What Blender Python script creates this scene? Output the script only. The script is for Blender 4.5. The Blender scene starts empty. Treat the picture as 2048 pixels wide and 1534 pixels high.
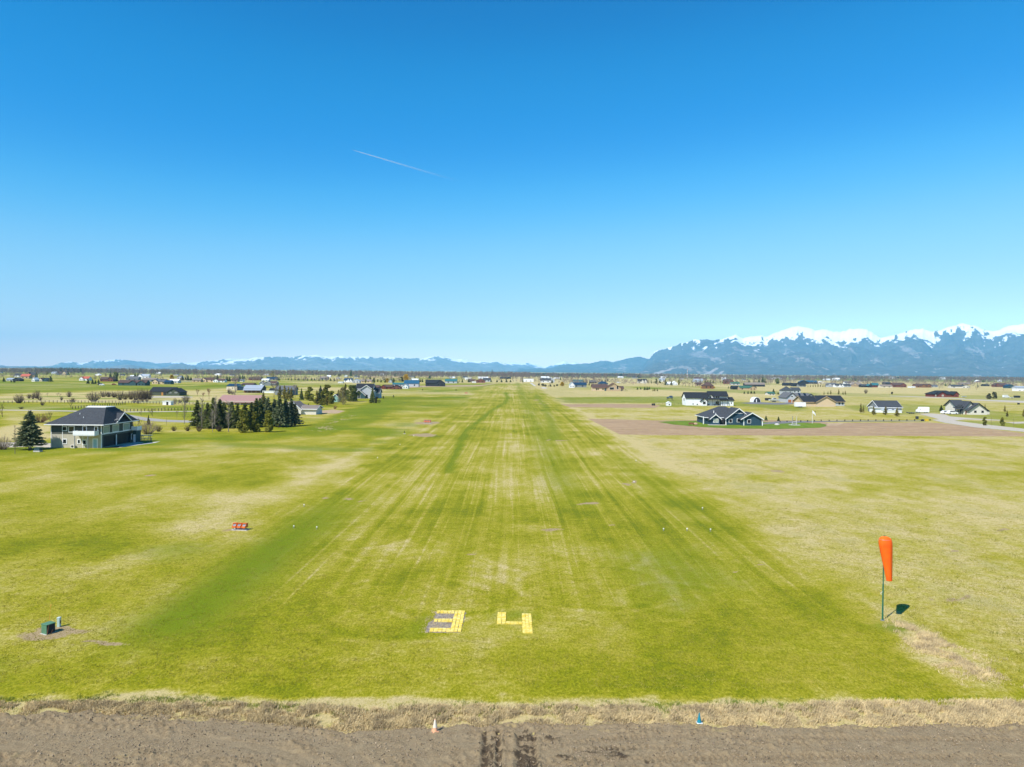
import bpy, math, random
import numpy as np
from mathutils import Vector, Matrix

scene = bpy.context.scene
COL = scene.collection
R = math.radians

# ------------------------------------------------------------------ camera
CAM_H = 20.0
FPX = 1420.0                      # focal length in pixels of the 2048 px wide photograph
PITCH = math.atan(25.0 / FPX)
ROLL = 0.0085
_f = Vector((0, math.cos(PITCH), -math.sin(PITCH)))
_r0 = Vector((1, 0, 0))
_u0 = Vector((0, math.sin(PITCH), math.cos(PITCH)))
RIGHT = _r0 * math.cos(ROLL) + _u0 * math.sin(ROLL)
UP = _u0 * math.cos(ROLL) - _r0 * math.sin(ROLL)
cam_data = bpy.data.cameras.new('camera')
cam_data.sensor_width = 36.0
cam_data.lens = 36.0 * FPX / 2048.0
cam_data.clip_start = 0.5
cam_data.clip_end = 200000.0
cam = bpy.data.objects.new('camera', cam_data)
COL.objects.link(cam)
m = Matrix((RIGHT, UP, -_f)).transposed().to_4x4()
m.translation = Vector((0, 0, CAM_H))
cam.matrix_world = m
scene.camera = cam

# ------------------------------------------------------------------ sky, sun, exposure
SUN_EL = R(50.0)
TO_SUN = Vector((-0.69 * math.cos(SUN_EL), -0.724 * math.cos(SUN_EL), math.sin(SUN_EL))).normalized()
world = bpy.data.worlds.new('World')
scene.world = world
world.use_nodes = True
nt = world.node_tree
bg = nt.nodes['Background']
sky = nt.nodes.new('ShaderNodeTexSky')
sky.sky_type = 'NISHITA'
sky.sun_disc = False
sky.sun_elevation = SUN_EL
sky.sun_rotation = math.atan2(TO_SUN.x, TO_SUN.y)
sky.altitude = 900
sky.air_density = 1.0
sky.dust_density = 0.0
sky.ozone_density = 3.0
# the photograph's sky is graded: deep azure above, near white over the far hills
dim = nt.nodes.new('ShaderNodeVectorMath'); dim.operation = 'SCALE'; dim.inputs['Scale'].default_value = 0.1
cur = nt.nodes.new('ShaderNodeRGBCurve')
SKY_IN = dict(R=(.094, .113, .146, .187, .250, .392, .514, .714, .895), G=(.166, .196, .250, .315, .407, .582, .699, .83, .889), B=(.314, .363, .442, .525, .624, .746, .776, .85))
SKY_OUT = dict(R=(0, .003, .016, .064, .172, .365, .57, .96, 1.12), G=(.132, .180, .235, .342, .455, .595, .73, .98, 1.02), B=(.40, .496, .605, .69, .728, .745, .79, .80))
for ci, ch in enumerate('RGB'):
    cv = cur.mapping.curves[ci]
    pts = [(0.0, 0.0)] + [(a_, b_ * .5) for a_, b_ in zip(SKY_IN[ch], SKY_OUT[ch])]
    cv.points[0].location = pts[0]
    cv.points[1].location = (1.0, pts[-1][1])
    for q in pts[1:]: cv.points.new(*q)
cur.mapping.update()
up = nt.nodes.new('ShaderNodeVectorMath'); up.operation = 'SCALE'; up.inputs['Scale'].default_value = 20.0
nt.links.new(sky.outputs[0], dim.inputs[0])
nt.links.new(dim.outputs[0], cur.inputs['Color'])
nt.links.new(cur.outputs[0], up.inputs[0])
nt.links.new(up.outputs[0], bg.inputs['Color'])
bg.inputs['Strength'].default_value = 0.10

sun_d = bpy.data.lights.new('sun', 'SUN')
sun_d.energy = 5.0
sun_d.angle = R(0.53)
sun_d.color = (1.0, 0.955, 0.89)
sun = bpy.data.objects.new('sun', sun_d)
COL.objects.link(sun)
sun.rotation_euler = TO_SUN.to_track_quat('Z', 'Y').to_euler()
sun.location = (-60, -60, 90)

vs = scene.view_settings
vs.view_transform = 'Standard'
vs.look = 'None'
vs.exposure = 0.5
vs.gamma = 1.0
vs.use_curve_mapping = False
scene.cycles.volume_bounces = 1

# ------------------------------------------------------------------ helpers
def ray(x, y):
    return _f * FPX + RIGHT * (x - 1024.0) - UP * (y - 767.0)

def P(x, y, z=0.0):
    """ground point seen at a place of the photograph"""
    d = ray(x, y)
    t = (z - CAM_H) / d.z
    return Vector((d.x * t, d.y * t, z))

def S(x, y):
    """metres per photograph pixel at that ground point"""
    d = ray(x, y)
    return -CAM_H / d.z

def tag(o, label=None, cat=None, group=None, kind=None):
    if label: o['label'] = label
    if cat: o['category'] = cat
    if group: o['group'] = group
    if kind: o['kind'] = kind
    return o

def empty(name, loc, label=None, cat=None, group=None, rz=0.0):
    o = bpy.data.objects.new(name, None)
    o.empty_display_size = 0.5
    COL.objects.link(o)
    o.location = loc
    o.rotation_euler = (0, 0, rz)
    return tag(o, label, cat, group)

def np_mesh(name, verts, faces, mats, attrs=None, smooth=False, matidx=None):
    """faces: int array (n,3) or (n,4)"""
    verts = np.asarray(verts, dtype=np.float32)
    faces = np.asarray(faces, dtype=np.int32)
    me = bpy.data.meshes.new(name)
    n, k = faces.shape
    me.vertices.add(len(verts))
    me.vertices.foreach_set('co', verts.ravel())
    me.loops.add(n * k)
    me.loops.foreach_set('vertex_index', faces.ravel())
    me.polygons.add(n)
    me.polygons.foreach_set('loop_start', np.arange(0, n * k, k, dtype=np.int32))
    if matidx is not None:
        me.polygons.foreach_set('material_index', np.asarray(matidx, dtype=np.int32))
    if smooth:
        me.polygons.foreach_set('use_smooth', np.ones(n, dtype=bool))
    for mm in (mats if isinstance(mats, (list, tuple)) else [mats]):
        me.materials.append(mm)
    if attrs:
        for an, av in attrs.items():
            a = me.attributes.new(an, 'FLOAT', 'POINT')
            a.data.foreach_set('value', np.asarray(av, dtype=np.float32))
    me.update(calc_edges=True)
    me.validate()
    return me

def link(name, me, parent=None):
    o = bpy.data.objects.new(name, me)
    COL.objects.link(o)
    if parent is not None:
        o.parent = parent
    return o

# ---- noise in numpy
def _hash(ix, iy, seed):
    h = (ix.astype(np.int64) * 374761393 + iy.astype(np.int64) * 668265263 + seed * 982451653) & 0x7fffffff
    h = ((h ^ (h >> 13)) * 1274126177) & 0x7fffffff
    h = (h ^ (h >> 16)) & 0x7fffffff
    return h / float(0x7fffffff)

def vnoise(x, y, seed=0):
    x = np.asarray(x, dtype=np.float64); y = np.asarray(y, dtype=np.float64)
    x0 = np.floor(x); y0 = np.floor(y)
    fx = x - x0; fy = y - y0
    fx = fx * fx * fx * (fx * (fx * 6 - 15) + 10); fy = fy * fy * fy * (fy * (fy * 6 - 15) + 10)
    a = _hash(x0, y0, seed); b = _hash(x0 + 1, y0, seed)
    c = _hash(x0, y0 + 1, seed); d = _hash(x0 + 1, y0 + 1, seed)
    return (a * (1 - fx) + b * fx) * (1 - fy) + (c * (1 - fx) + d * fx) * fy

def fbm(x, y, seed=0, octs=4, gain=0.5):
    s = 0; a = 1.0; t = 0
    ca, sa = math.cos(0.6), math.sin(0.6)
    for i in range(octs):
        s = s + a * vnoise(x, y, seed + i * 17)
        t += a
        a *= gain
        x, y = (x * ca - y * sa) * 2.03 + 5.1, (x * sa + y * ca) * 2.03 + 1.7
    return s / t

def ridged(x, y, seed=0, octs=4):
    s = 0; a = 1.0; t = 0
    for i in range(octs):
        s = s + a * (1 - np.abs(2 * vnoise(x, y, seed + i * 31) - 1))
        t += a; a *= 0.5
        x = x * 2.07 + 3.3; y = y * 2.07 + 8.1
    return s / t

def sstep(a, b, x):
    t = np.clip((x - a) / (b - a), 0, 1)
    return t * t * (3 - 2 * t)

def inpoly(x, y, poly):
    r = np.zeros(x.shape, dtype=bool)
    n = len(poly)
    for i in range(n):
        x1, y1 = poly[i]; x2, y2 = poly[(i + 1) % n]
        if y1 == y2: continue
        c = (y1 > y) != (y2 > y)
        r ^= c & (x < (x2 - x1) * (y - y1) / (y2 - y1) + x1)
    return r

def dist_poly(x, y, pts):
    d = np.full(x.shape, 1e9)
    for (x1, y1), (x2, y2) in zip(pts[:-1], pts[1:]):
        dx, dy = x2 - x1, y2 - y1
        t = np.clip(((x - x1) * dx + (y - y1) * dy) / (dx * dx + dy * dy + 1e-9), 0, 1)
        d = np.minimum(d, np.hypot(x - x1 - t * dx, y - y1 - t * dy))
    return d

def W(pts):
    return [tuple(P(*p).xy) for p in pts]

# ---- material helpers
class NT:
    def __init__(self, name):
        self.m = bpy.data.materials.new(name)
        self.m.use_nodes = True
        self.t = self.m.node_tree
        self.b = self.t.nodes['Principled BSDF']
        self.b.inputs['Roughness'].default_value = 0.8
        self.b.inputs['Specular IOR Level'].default_value = 0.25
    def n(self, typ, **kw):
        nd = self.t.nodes.new(typ)
        for k, v in kw.items():
            if k in nd.inputs: nd.inputs[k].default_value = v
            else: setattr(nd, k, v)
        return nd
    def l(self, a, b): self.t.links.new(a, b)
    def noise(self, vec, scale, detail=4, rough=0.55, dist=0.0):
        nd = self.n('ShaderNodeTexNoise', Scale=scale, Detail=detail, Roughness=rough, Distortion=dist)
        if vec is not None: self.l(vec, nd.inputs['Vector'])
        return nd.outputs['Fac']
    def ramp(self, fac, lo, hi, a=0.0, b=1.0):
        nd = self.n('ShaderNodeMapRange', interpolation_type='SMOOTHSTEP')
        nd.inputs[1].default_value = lo; nd.inputs[2].default_value = hi
        nd.inputs[3].default_value = a; nd.inputs[4].default_value = b
        self.l(fac, nd.inputs[0])
        return nd.outputs[0]
    def math(self, op, a, b=None, clamp=False):
        nd = self.n('ShaderNodeMath', operation=op, use_clamp=clamp)
        for i, v in enumerate((a, b)):
            if v is None: continue
            if isinstance(v, (int, float)): nd.inputs[i].default_value = v
            else: self.l(v, nd.inputs[i])
        return nd.outputs[0]
    def mix(self, fac, a, b, mode='MIX'):
        nd = self.n('ShaderNodeMix', data_type='RGBA', blend_type=mode)
        for i, v in ((0, fac), (6, a), (7, b)):
            if isinstance(v, (int, float)): nd.inputs[i].default_value = v
            elif isinstance(v, tuple): nd.inputs[i].default_value = (*v, 1.0)
            else: self.l(v, nd.inputs[i])
        return nd.outputs[2]
    def attr(self, name): return self.n('ShaderNodeAttribute', attribute_name=name).outputs['Fac']
    def obj(self): return self.n('ShaderNodeTexCoord').outputs['Object']
    def scale(self, vec, s):
        nd = self.n('ShaderNodeMapping'); nd.inputs['Scale'].default_value = s
        self.l(vec, nd.inputs['Vector']); return nd.outputs[0]
    def bump(self, h, strength=0.5, dist=0.05):
        nd = self.n('ShaderNodeBump', Strength=strength, Distance=dist)
        self.l(h, nd.inputs['Height']); self.l(nd.outputs[0], self.b.inputs['Normal'])
    def color(self, c): self.l(c, self.b.inputs['Base Color'])

_mats = {}
def mat(name, col, rough=0.8, var=0.12, scale=1.5, spec=0.25, metal=0.0, bump=0.0, ribs=None):
    """plain painted / clad surface with a little mottling; ribs=(axis scale, strength) adds boards or metal ribs"""
    if name in _mats: return _mats[name]
    k = NT(name)
    o = k.obj()
    f = k.noise(o, scale, 5, 0.6)
    fr = k.ramp(f, 0.3, 0.7)
    dark = tuple(c * (1 - var) for c in col); lite = tuple(min(1, c * (1 + var)) for c in col)
    c = k.mix(fr, dark, lite)
    k.b.inputs['Roughness'].default_value = rough
    k.b.inputs['Specular IOR Level'].default_value = spec
    k.b.inputs['Metallic'].default_value = metal
    if ribs:
        ax, sc, st = ribs
        w = k.n('ShaderNodeTexWave', wave_type='BANDS', bands_direction=ax, wave_profile='SAW')
        w.inputs['Scale'].default_value = sc
        k.l(o, w.inputs['Vector'])
        c = k.mix(k.math('MULTIPLY', k.ramp(w.outputs['Fac'], 0.75, 1.0), st), c, tuple(x * 0.5 for x in col))
        k.bump(w.outputs['Fac'], 0.4, 0.03)
    elif bump:
        k.bump(k.noise(o, scale * 6, 6, 0.65), bump, 0.04)
    k.color(c)
    _mats[name] = k.m
    return k.m

# ------------------------------------------------------------------ ground
def axis_x():
    a = list(np.arange(0, 60.01, 0.5))
    v = 60.0
    while v < 2600: v *= 1.012; a.append(v)
    while v < 26000: v *= 1.10; a.append(v)
    a = np.array(a)
    return np.concatenate([-a[:0:-1], a])

def axis_y():
    a = [-3000, -1500, -700, -300, -150, -80, -40, -20, -8, 0, 8, 16, 22, 28, 33, 36, 38]
    v = 38.0
    while v < 2600: v *= 1.0068; a.append(v)
    while v < 26000: v *= 1.06; a.append(v)
    return np.array(a)

gx, gy = axis_x(), axis_y()
GX, GY = np.meshgrid(gx, gy)
GX = GX.ravel(); GY = GY.ravel()
nxg, nyg = len(gx), len(gy)

n1 = fbm(GX / 26, GY / 26, 1, 5)
n2 = fbm(GX / 7.0, GY / 9.0, 5, 5, 0.6)
n3 = fbm(GX / 90, GY / 90, 9, 4)
n4 = fbm(GX / 2.6, GY / 4.5, 15, 4, 0.6)
dry = np.full(GX.shape, 0.42); lush = np.zeros(GX.shape); bare = np.zeros(GX.shape)
# jittered coordinates keep hand-drawn borders ragged
JX = GX + (fbm(GX / 5, GY / 7, 21, 5, .6) - 0.5) * (3 + GY * 0.016)
JY = GY + (fbm(GX / 5, GY / 7, 27, 5, .6) - 0.5) * (3 + GY * 0.04)

def soft(poly_px, amt=1.0):
    w = W(poly_px)
    a = 0
    rr = 0.6 + GY * 0.0045
    for i_ in range(9):
        q = i_ * 2.399; r_ = math.sqrt((i_ + .5) / 9)
        a = a + inpoly(JX + rr * r_ * math.cos(q), JY + rr * 2.2 * r_ * math.sin(q), w)
    return a / 9.0 * amt
def blob(px, py, rx, ry, amt=1.0):
    c = P(px, py)
    d = np.hypot((JX - c.x) / rx, (JY - c.y) / ry)
    return np.clip(1.3 - d, 0, 1) ** 0.7 * amt * (0.5 + n4)

RW = 31.0                                              # half width of the mown strip
edge = (fbm(GX / 5, GY / 14, 33, 4) - 0.5) * 5
inr = sstep(RW + 4, RW - 4, np.abs(GX + 0.5) + edge) * sstep(1290, 1230, GY)
right_f = sstep(RW - 3, RW + 8, GX + edge)
left_f = sstep(-RW + 4, -RW - 8, GX + edge)

# mown strip: long drive / mower lines, bands of different grass
streak = fbm(GX / 0.85, GY / 60, 41, 3, 0.6)
streak2 = fbm(GX / 2.4, GY / 120, 45, 3, 0.6)
lines = sstep(0.55, 0.72, streak) * 0.15 - sstep(0.45, 0.3, streak) * 0.12 + (streak2 - 0.5) * 0.30
r_dry = 0.40 + (n1 - 0.5) * 0.7 + (n2 - 0.5) * 0.75 + (n4 - .5) * 0.4 + lines * sstep(52, 75, GY)
r_dry += 0.10 * np.exp(-((GX + 1.0) / 4.0) ** 2)               # paler centre
r_dry += 0.14 * np.exp(-((GX - 0.9) / 0.7) ** 2) * sstep(80, 120, GY) * sstep(.35, .6, n2 * .5 + streak * .5)
r_lush = 0.42 * np.exp(-((GX - 9.0) / 3.6) ** 2) * sstep(90, 130, GY) * (0.5 + n2)
r_lush += 0.5 * np.exp(-((GX - 17) / 7.0) ** 2) * sstep(48, 58, GY) * sstep(115, 80, GY) * sstep(.40, .65, n1 * .5 + n2 * .5) * 1.3
r_lush += 1.0 * np.exp(-((GX + 26.0) / 4.2) ** 2) * sstep(46, 56, GY) * sstep(125, 85, GY) * (0.55 + n2 * 0.8)
r_lush += 0.2 * np.exp(-((GX - 25) / 4.0) ** 2) * sstep(75, 90, GY) * sstep(190, 150, GY)
# one dark winding wheel track
trk = W([(1012, 785), (1016, 797), (1010, 806), (985, 820), (958, 842), (932, 862), (922, 885), (914, 905), (898, 945)])
dt = dist_poly(GX + (n4 - .5) * 1.4, GY, trk)
r_lush += 0.75 * np.exp(-(dt / (0.7 + 0.0022 * GY)) ** 2)
r_dry -= 0.25 * np.exp(-(dt / 1.2) ** 2)
trk2 = W([(1072, 790), (1090, 815), (1105, 850), (1112, 880)])
r_lush += 0.6 * np.exp(-(dist_poly(GX, GY, trk2) / 2.2) ** 2)
# turning circles of the mower on the near end
for (cx_, cy_, rr) in ((-5.5, 63, 5.5), (-9, 60, 7.5), (8, 66, 6.5), (-20, 60, 6), (15, 62, 4.5), (-14, 80, 5.0), (-19, 86, 6.5), (6, 78, 8)):
    q = np.abs(np.hypot(GX - cx_, GY - cy_) - rr + (n2 - .5) * 1.0)
    r_dry -= 0.16 * np.exp(-(q / 0.5) ** 2) * sstep(.42, .6, n2)
    q2 = np.abs(np.hypot(GX - cx_, GY - cy_) - rr - 0.9)
    r_dry += 0.16 * np.exp(-(q2 / 0.4) ** 2) * sstep(.42, .6, n2)
# right field: rough, dry, tussocky
rf = 0.80 + (n1 - .5) * 0.55 + (n2 - .5) * 0.75 + (n4 - .5) * 0.5
rl = sstep(.60, .78, n2) * 0.25
# left field: mown, olive, with tan clouds
lf = 0.45 + (n1 - .5) * 1.1 + (n3 - .5) * 0.6 + (n2 - .5) * 0.75 + (n4 - .5) * .3
lf += 0.35 * np.exp(-((GX + 40 + (n1 - .5) * 8) / 4.5) ** 2) * sstep(60, 75, GY) * sstep(190, 120, GY)
ll = sstep(.55, .75, fbm(GX / 34, GY / 20, 51, 4)) * 0.75
dry = inr * r_dry + (1 - inr) * np.where(GX > 0, rf, lf)
lush = inr * r_lush + (1 - inr) * np.where(GX > 0, rl * right_f, ll * left_f)
dry += 0.25 * np.exp(-((GX + 36.5 + edge) / 2.2) ** 2) * sstep(100, 130, GY) * sstep(420, 250, GY)
dry += 0.28 * np.exp(-((GX - 35 + edge) / 2.0) ** 2) * sstep(140, 170, GY)
# near end between the numerals and the tall grass
near = sstep(51, 46, GY)
dry = dry * (1 - near * .6) + near * .6 * (0.40 + (n2 - .5) * 1.0 + (n1 - .5) * .6)
lush += near * sstep(.5, .7, n1) * 0.35

# named patches (places seen in the photograph)
dry += soft([(560, 898), (700, 893), (790, 900), (770, 915), (700, 940), (560, 938), (300, 915), (380, 900)], .24)
dry += blob(590, 925, 16, 22, .12)
lush += soft([(100, 893), (205, 897), (262, 886), (300, 866), (380, 866), (520, 868), (600, 864), (640, 846), (690, 820), (770, 800), (800, 800), (740, 850), (650, 872), (400, 880), (280, 893), (210, 905), (30, 915), (0, 905), (0, 896)], .42)
dry -= soft([(262, 886), (300, 866), (600, 864), (690, 815), (770, 795), (840, 795), (780, 830), (650, 875), (400, 885)], .25)
dry += soft([(0, 827), (95, 835), (110, 858), (95, 880), (0, 884)], .55)
lush *= 1 - soft([(0, 827), (95, 835), (110, 858), (95, 880), (0, 884)], .8)
# far left bands
lush += soft([(-300, 760), (0, 764), (220, 768), (360, 773), (560, 765), (600, 768), (420, 779), (180, 780), (0, 787), (-300, 787)], .62)
dry += soft([(-300, 788), (0, 788), (200, 782), (440, 781), (550, 790), (430, 800), (300, 806), (100, 804), (-300, 806)], .55)
lush += soft([(-300, 808), (0, 808), (330, 812), (440, 806), (440, 822), (240, 818), (0, 820), (-300, 820)], .5)
lush += soft([(250, 822), (440, 822), (440, 838), (290, 832)], .45)
dry += soft([(560, 760), (740, 766), (745, 771), (600, 768)], .3)
dry += soft([(700, 786), (940, 782), (950, 792), (760, 794)], .30)
lush += soft([(760, 795), (945, 793), (935, 812), (700, 835), (660, 838)], .35)
lush += soft([(770, 776), (960, 768), (985, 766), (940, 785), (770, 787)], .3)
dry += blob(665, 823, 14, 12, .8)
# far right bands
lush += soft([(1112, 795), (1200, 794), (1450, 792), (1440, 812), (1330, 806), (1125, 806)], .62)
dry += soft([(1090, 782), (1460, 783), (1560, 790), (1450, 793), (1105, 794)], .4)
lush += soft([(1260, 774), (1430, 778), (1640, 786), (1640, 792), (1400, 783), (1300, 779)], .55)
lush += soft([(1440, 803), (1560, 806), (1610, 815), (1600, 823), (1480, 812), (1320, 814), (1310, 810)], .62)
lush += soft([(1690, 812), (1760, 806), (1900, 812), (2060, 830), (2060, 845), (1900, 833), (1880, 826), (1800, 830), (1700, 820)], .5)
lush += soft([(1905, 840), (2060, 846), (2060, 860), (1960, 850)], .55)
lush += soft([(1640, 785), (1900, 790), (2060, 792), (2060, 803), (1850, 795), (1700, 793)], .4)
dry += soft([(1640, 772), (2060, 776), (2060, 784), (1700, 786)], .45)
lush += soft([(-200, 742), (400, 743), (900, 748), (1700, 756), (2300, 760), (2300, 768), (1700, 762), (900, 751), (300, 750), (-200, 751)], .6)
far_ = sstep(350, 900, GY)
ff = fbm(GX / 210, GY / 330, 63, 4, .55)
dry += far_ * ((ff - .42) * 1.1 + .18)
lush += far_ * sstep(.5, .35, ff) * .35
dry += sstep(900, 1600, GY) * 0.2
# animal diggings and worn spots
for (px, py, rx, ry) in ((1545, 940, 1.9, 2.6), (1527, 1134, .55, .35), (1482, 1142, .5, .3), (1237, 1056, .5, .5), (1110, 1061, 1.3, .7), (1245, 966, .8, 1.2),
        (1890, 1192, .9, .5), (1925, 1190, .9, .5), (1860, 1195, .5, .5), (1490, 980, .5, 1), (1268, 965, .7, 1), (1180, 1005, 1.5, 1.0),
        (930, 1105, .8, .4), (120, 1262, 2.3, 0.8), (75, 1275, 2.2, .8), (190, 1285, 1.0, .35), (95, 1264, 1.5, .9), (225, 1290, .9, .35), (298, 951, 1.2, 1.2),
        (845, 870, 4, 6), (853, 846, 5, 6), (700, 998, .5, .6), (735, 1000, .4, .5), (640, 995, .8, .8), (1480, 880, 1.2, 3), (2000, 1060, 1.2, .8), (1915, 1108, .6, .5),
        (1060, 785, .8, 22), (1070, 800, 1.0, 14), (1095, 880, .8, 3), (1082, 808, .8, 12), (1130, 882, 2.5, 2), (475, 1060, 1.6, 1.0)):
    bare += blob(px, py, rx, ry, 1.1)
# paler grass trailing away from the windsock
dry += soft([(1735, 1215), (1770, 1205), (1800, 1235), (1850, 1265), (1960, 1330), (2010, 1380), (1900, 1380), (1830, 1320), (1790, 1265)], .40)
bare += soft([(1800, 1248), (1860, 1280), (1990, 1345), (2020, 1385), (1930, 1370), (1850, 1315)], .42) * sstep(.35, .6, n4)
lush += blob(1770, 1244, 2.2, 1.2, .8)
lush += blob(835, 1262, 1.3, 1.8, .7) + blob(1035, 1235, 2.0, 1.2, .5)
dry += 0.75 * sstep(43.7, 42.2, GY + (fbm(GX / 3, GY / 2, 61, 4, .6) - .5) * 3.0)
bare += .40 * sstep(43.5, 42.2, GY + (fbm(GX / 3, GY / 2, 61, 4, .6) - .5) * 3.0)
dry = np.clip(dry, 0, 1); lush = np.clip(lush, 0, 1); bare = np.clip(bare, 0, 1)

k = NT('meadow_grass')
o = k.obj()
a_dry, a_lush, a_bare = k.attr('dry'), k.attr('lush'), k.attr('bare')
fine = k.noise(k.scale(o, (1.0, 0.55, 1.0)), 5.5, 5, 0.68)
finer = k.noise(k.scale(o, (1.0, 0.6, 1.0)), 17.0, 4, 0.7)
med = k.noise(o, 1.1, 5, 0.62)
d = k.math('ADD', a_dry, k.math('MULTIPLY', k.math('SUBTRACT', fine, 0.5), 0.95))
d = k.math('ADD', d, k.math('MULTIPLY', k.math('SUBTRACT', finer, 0.5), 0.75))
d = k.math('ADD', d, k.math('MULTIPLY', k.math('SUBTRACT', med, 0.5), 0.85))
sp_ = k.n('ShaderNodeSeparateXYZ'); k.l(o, sp_.inputs[0])
wob = k.n('ShaderNodeTexNoise', noise_dimensions='1D'); wob.inputs['Scale'].default_value = .011; wob.inputs['Detail'].default_value = 2; k.l(sp_.outputs[1], wob.inputs['W'])
cb_ = k.n('ShaderNodeCombineXYZ'); k.l(k.math('ADD', sp_.outputs[0], k.math('MULTIPLY', wob.outputs['Fac'], 2.2)), cb_.inputs[0]); k.l(sp_.outputs[1], cb_.inputs[1])
ov = cb_.outputs[0]
ln = k.noise(k.scale(ov, (1.7, 0.014, 1.0)), 1.0, 3, .6)
ln2 = k.noise(k.scale(ov, (.75, 0.006, 1.0)), 1.0, 2, .6)
lm = k.math('ADD', k.math('MULTIPLY', k.ramp(ln, .53, .66), .28), k.math('MULTIPLY', k.math('SUBTRACT', ln2, .5), .85))
lm = k.math('MULTIPLY', lm, k.math('MULTIPLY', k.attr('mown'), k.ramp(med, .25, .6, .25, 1.0)))
d = k.math('ADD', d, lm)
cr = k.n('ShaderNodeValToRGB')
e = cr.color_ramp.elements
e[0].position = 0.0; e[0].color = (0.130, 0.150, 0.003, 1)
e[1].position = 1.0; e[1].color = (0.455, 0.365, 0.165, 1)
for p_, c_ in ((0.25, (0.204, 0.204, 0.004)), (0.5, (0.280, 0.252, 0.018)), (0.75, (0.355, 0.302, 0.072))):
    q_ = e.new(p_); q_.color = (*c_, 1)
k.l(d, cr.inputs[0])
lu = k.math('MULTIPLY', a_lush, k.ramp(fine, 0.25, 0.75, 0.65, 1.25), clamp=True)
c = k.mix(lu, cr.outputs[0], k.mix(k.ramp(finer, .3, .7), (0.082, 0.134, 0.002), (0.168, 0.205, 0.004)))
ba = k.ramp(k.math('ADD', a_bare, k.math('MULTIPLY', k.math('SUBTRACT', fine, .5), 1.0)), 0.35, 0.75)
c = k.mix(ba, c, k.mix(finer, (0.25, 0.18, 0.09), (0.38, 0.29, 0.165)))
gr = k.ramp(k.math('ADD', k.math('MULTIPLY', fine, .5), k.math('MULTIPLY', finer, .5)), .30, .70, .62, 1.36)
gv = k.n('ShaderNodeVectorMath', operation='SCALE')
k.l(c, gv.inputs[0]); k.l(gr, gv.inputs['Scale'])
k.color(gv.outputs[0])
k.b.inputs['Roughness'].default_value = 0.95
k.b.inputs['Specular IOR Level'].default_value = 0.1
k.bump(k.math('ADD', fine, k.math('MULTIPLY', finer, 0.6)), 0.55, 0.10)
M_GROUND = k.m

ii = (np.arange(nyg - 1)[:, None] * nxg + np.arange(nxg - 1)[None, :]).ravel()
faces = np.stack([ii, ii + 1, ii + nxg + 1, ii + nxg], 1)
gz = np.where(GY < 38.6, -0.35, 0.0)
me = np_mesh('ground', np.stack([GX, GY, gz], 1), faces, M_GROUND, dict(dry=dry, lush=lush, bare=bare, mown=inr * sstep(50, 70, GY)))
ground = tag(link('ground', me), kind='structure')
del n1, n2, n3, n4, JX, JY, streak, streak2, lines, r_dry, r_lush, rf, lf, dt

# ------------------------------------------------------------------ mountains
def mountain_material(name, forest, rock, snow=(0.74, 0.76, 0.80)):
    k = NT(name)
    o = k.obj()
    sn, sc = k.attr('snow'), k.attr('scar')
    f = k.noise(k.scale(o, (1 / 240, 1 / 240, 1 / 240)), 1.0, 6, 0.65)
    f2 = k.noise(k.scale(o, (1 / 75, 1 / 110, 1 / 75)), 1.0, 8, 0.72)
    c = k.mix(k.ramp(f, .35, .7), forest, tuple(x * 1.7 for x in forest))
    c = k.mix(k.ramp(k.math('ADD', sc, k.math('MULTIPLY', k.math('SUBTRACT', f2, .5), .9)), .45, .8), c, rock)
    s = k.math('ADD', sn, k.math('MULTIPLY', k.math('SUBTRACT', f2, .5), 3.0))
    c = k.mix(k.ramp(s, .40, .66), c, snow)
    k.color(c)
    k.b.inputs['Roughness'].default_value = 0.95
    k.b.inputs['Specular IOR Level'].default_value = 0.0
    return k.m

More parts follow.
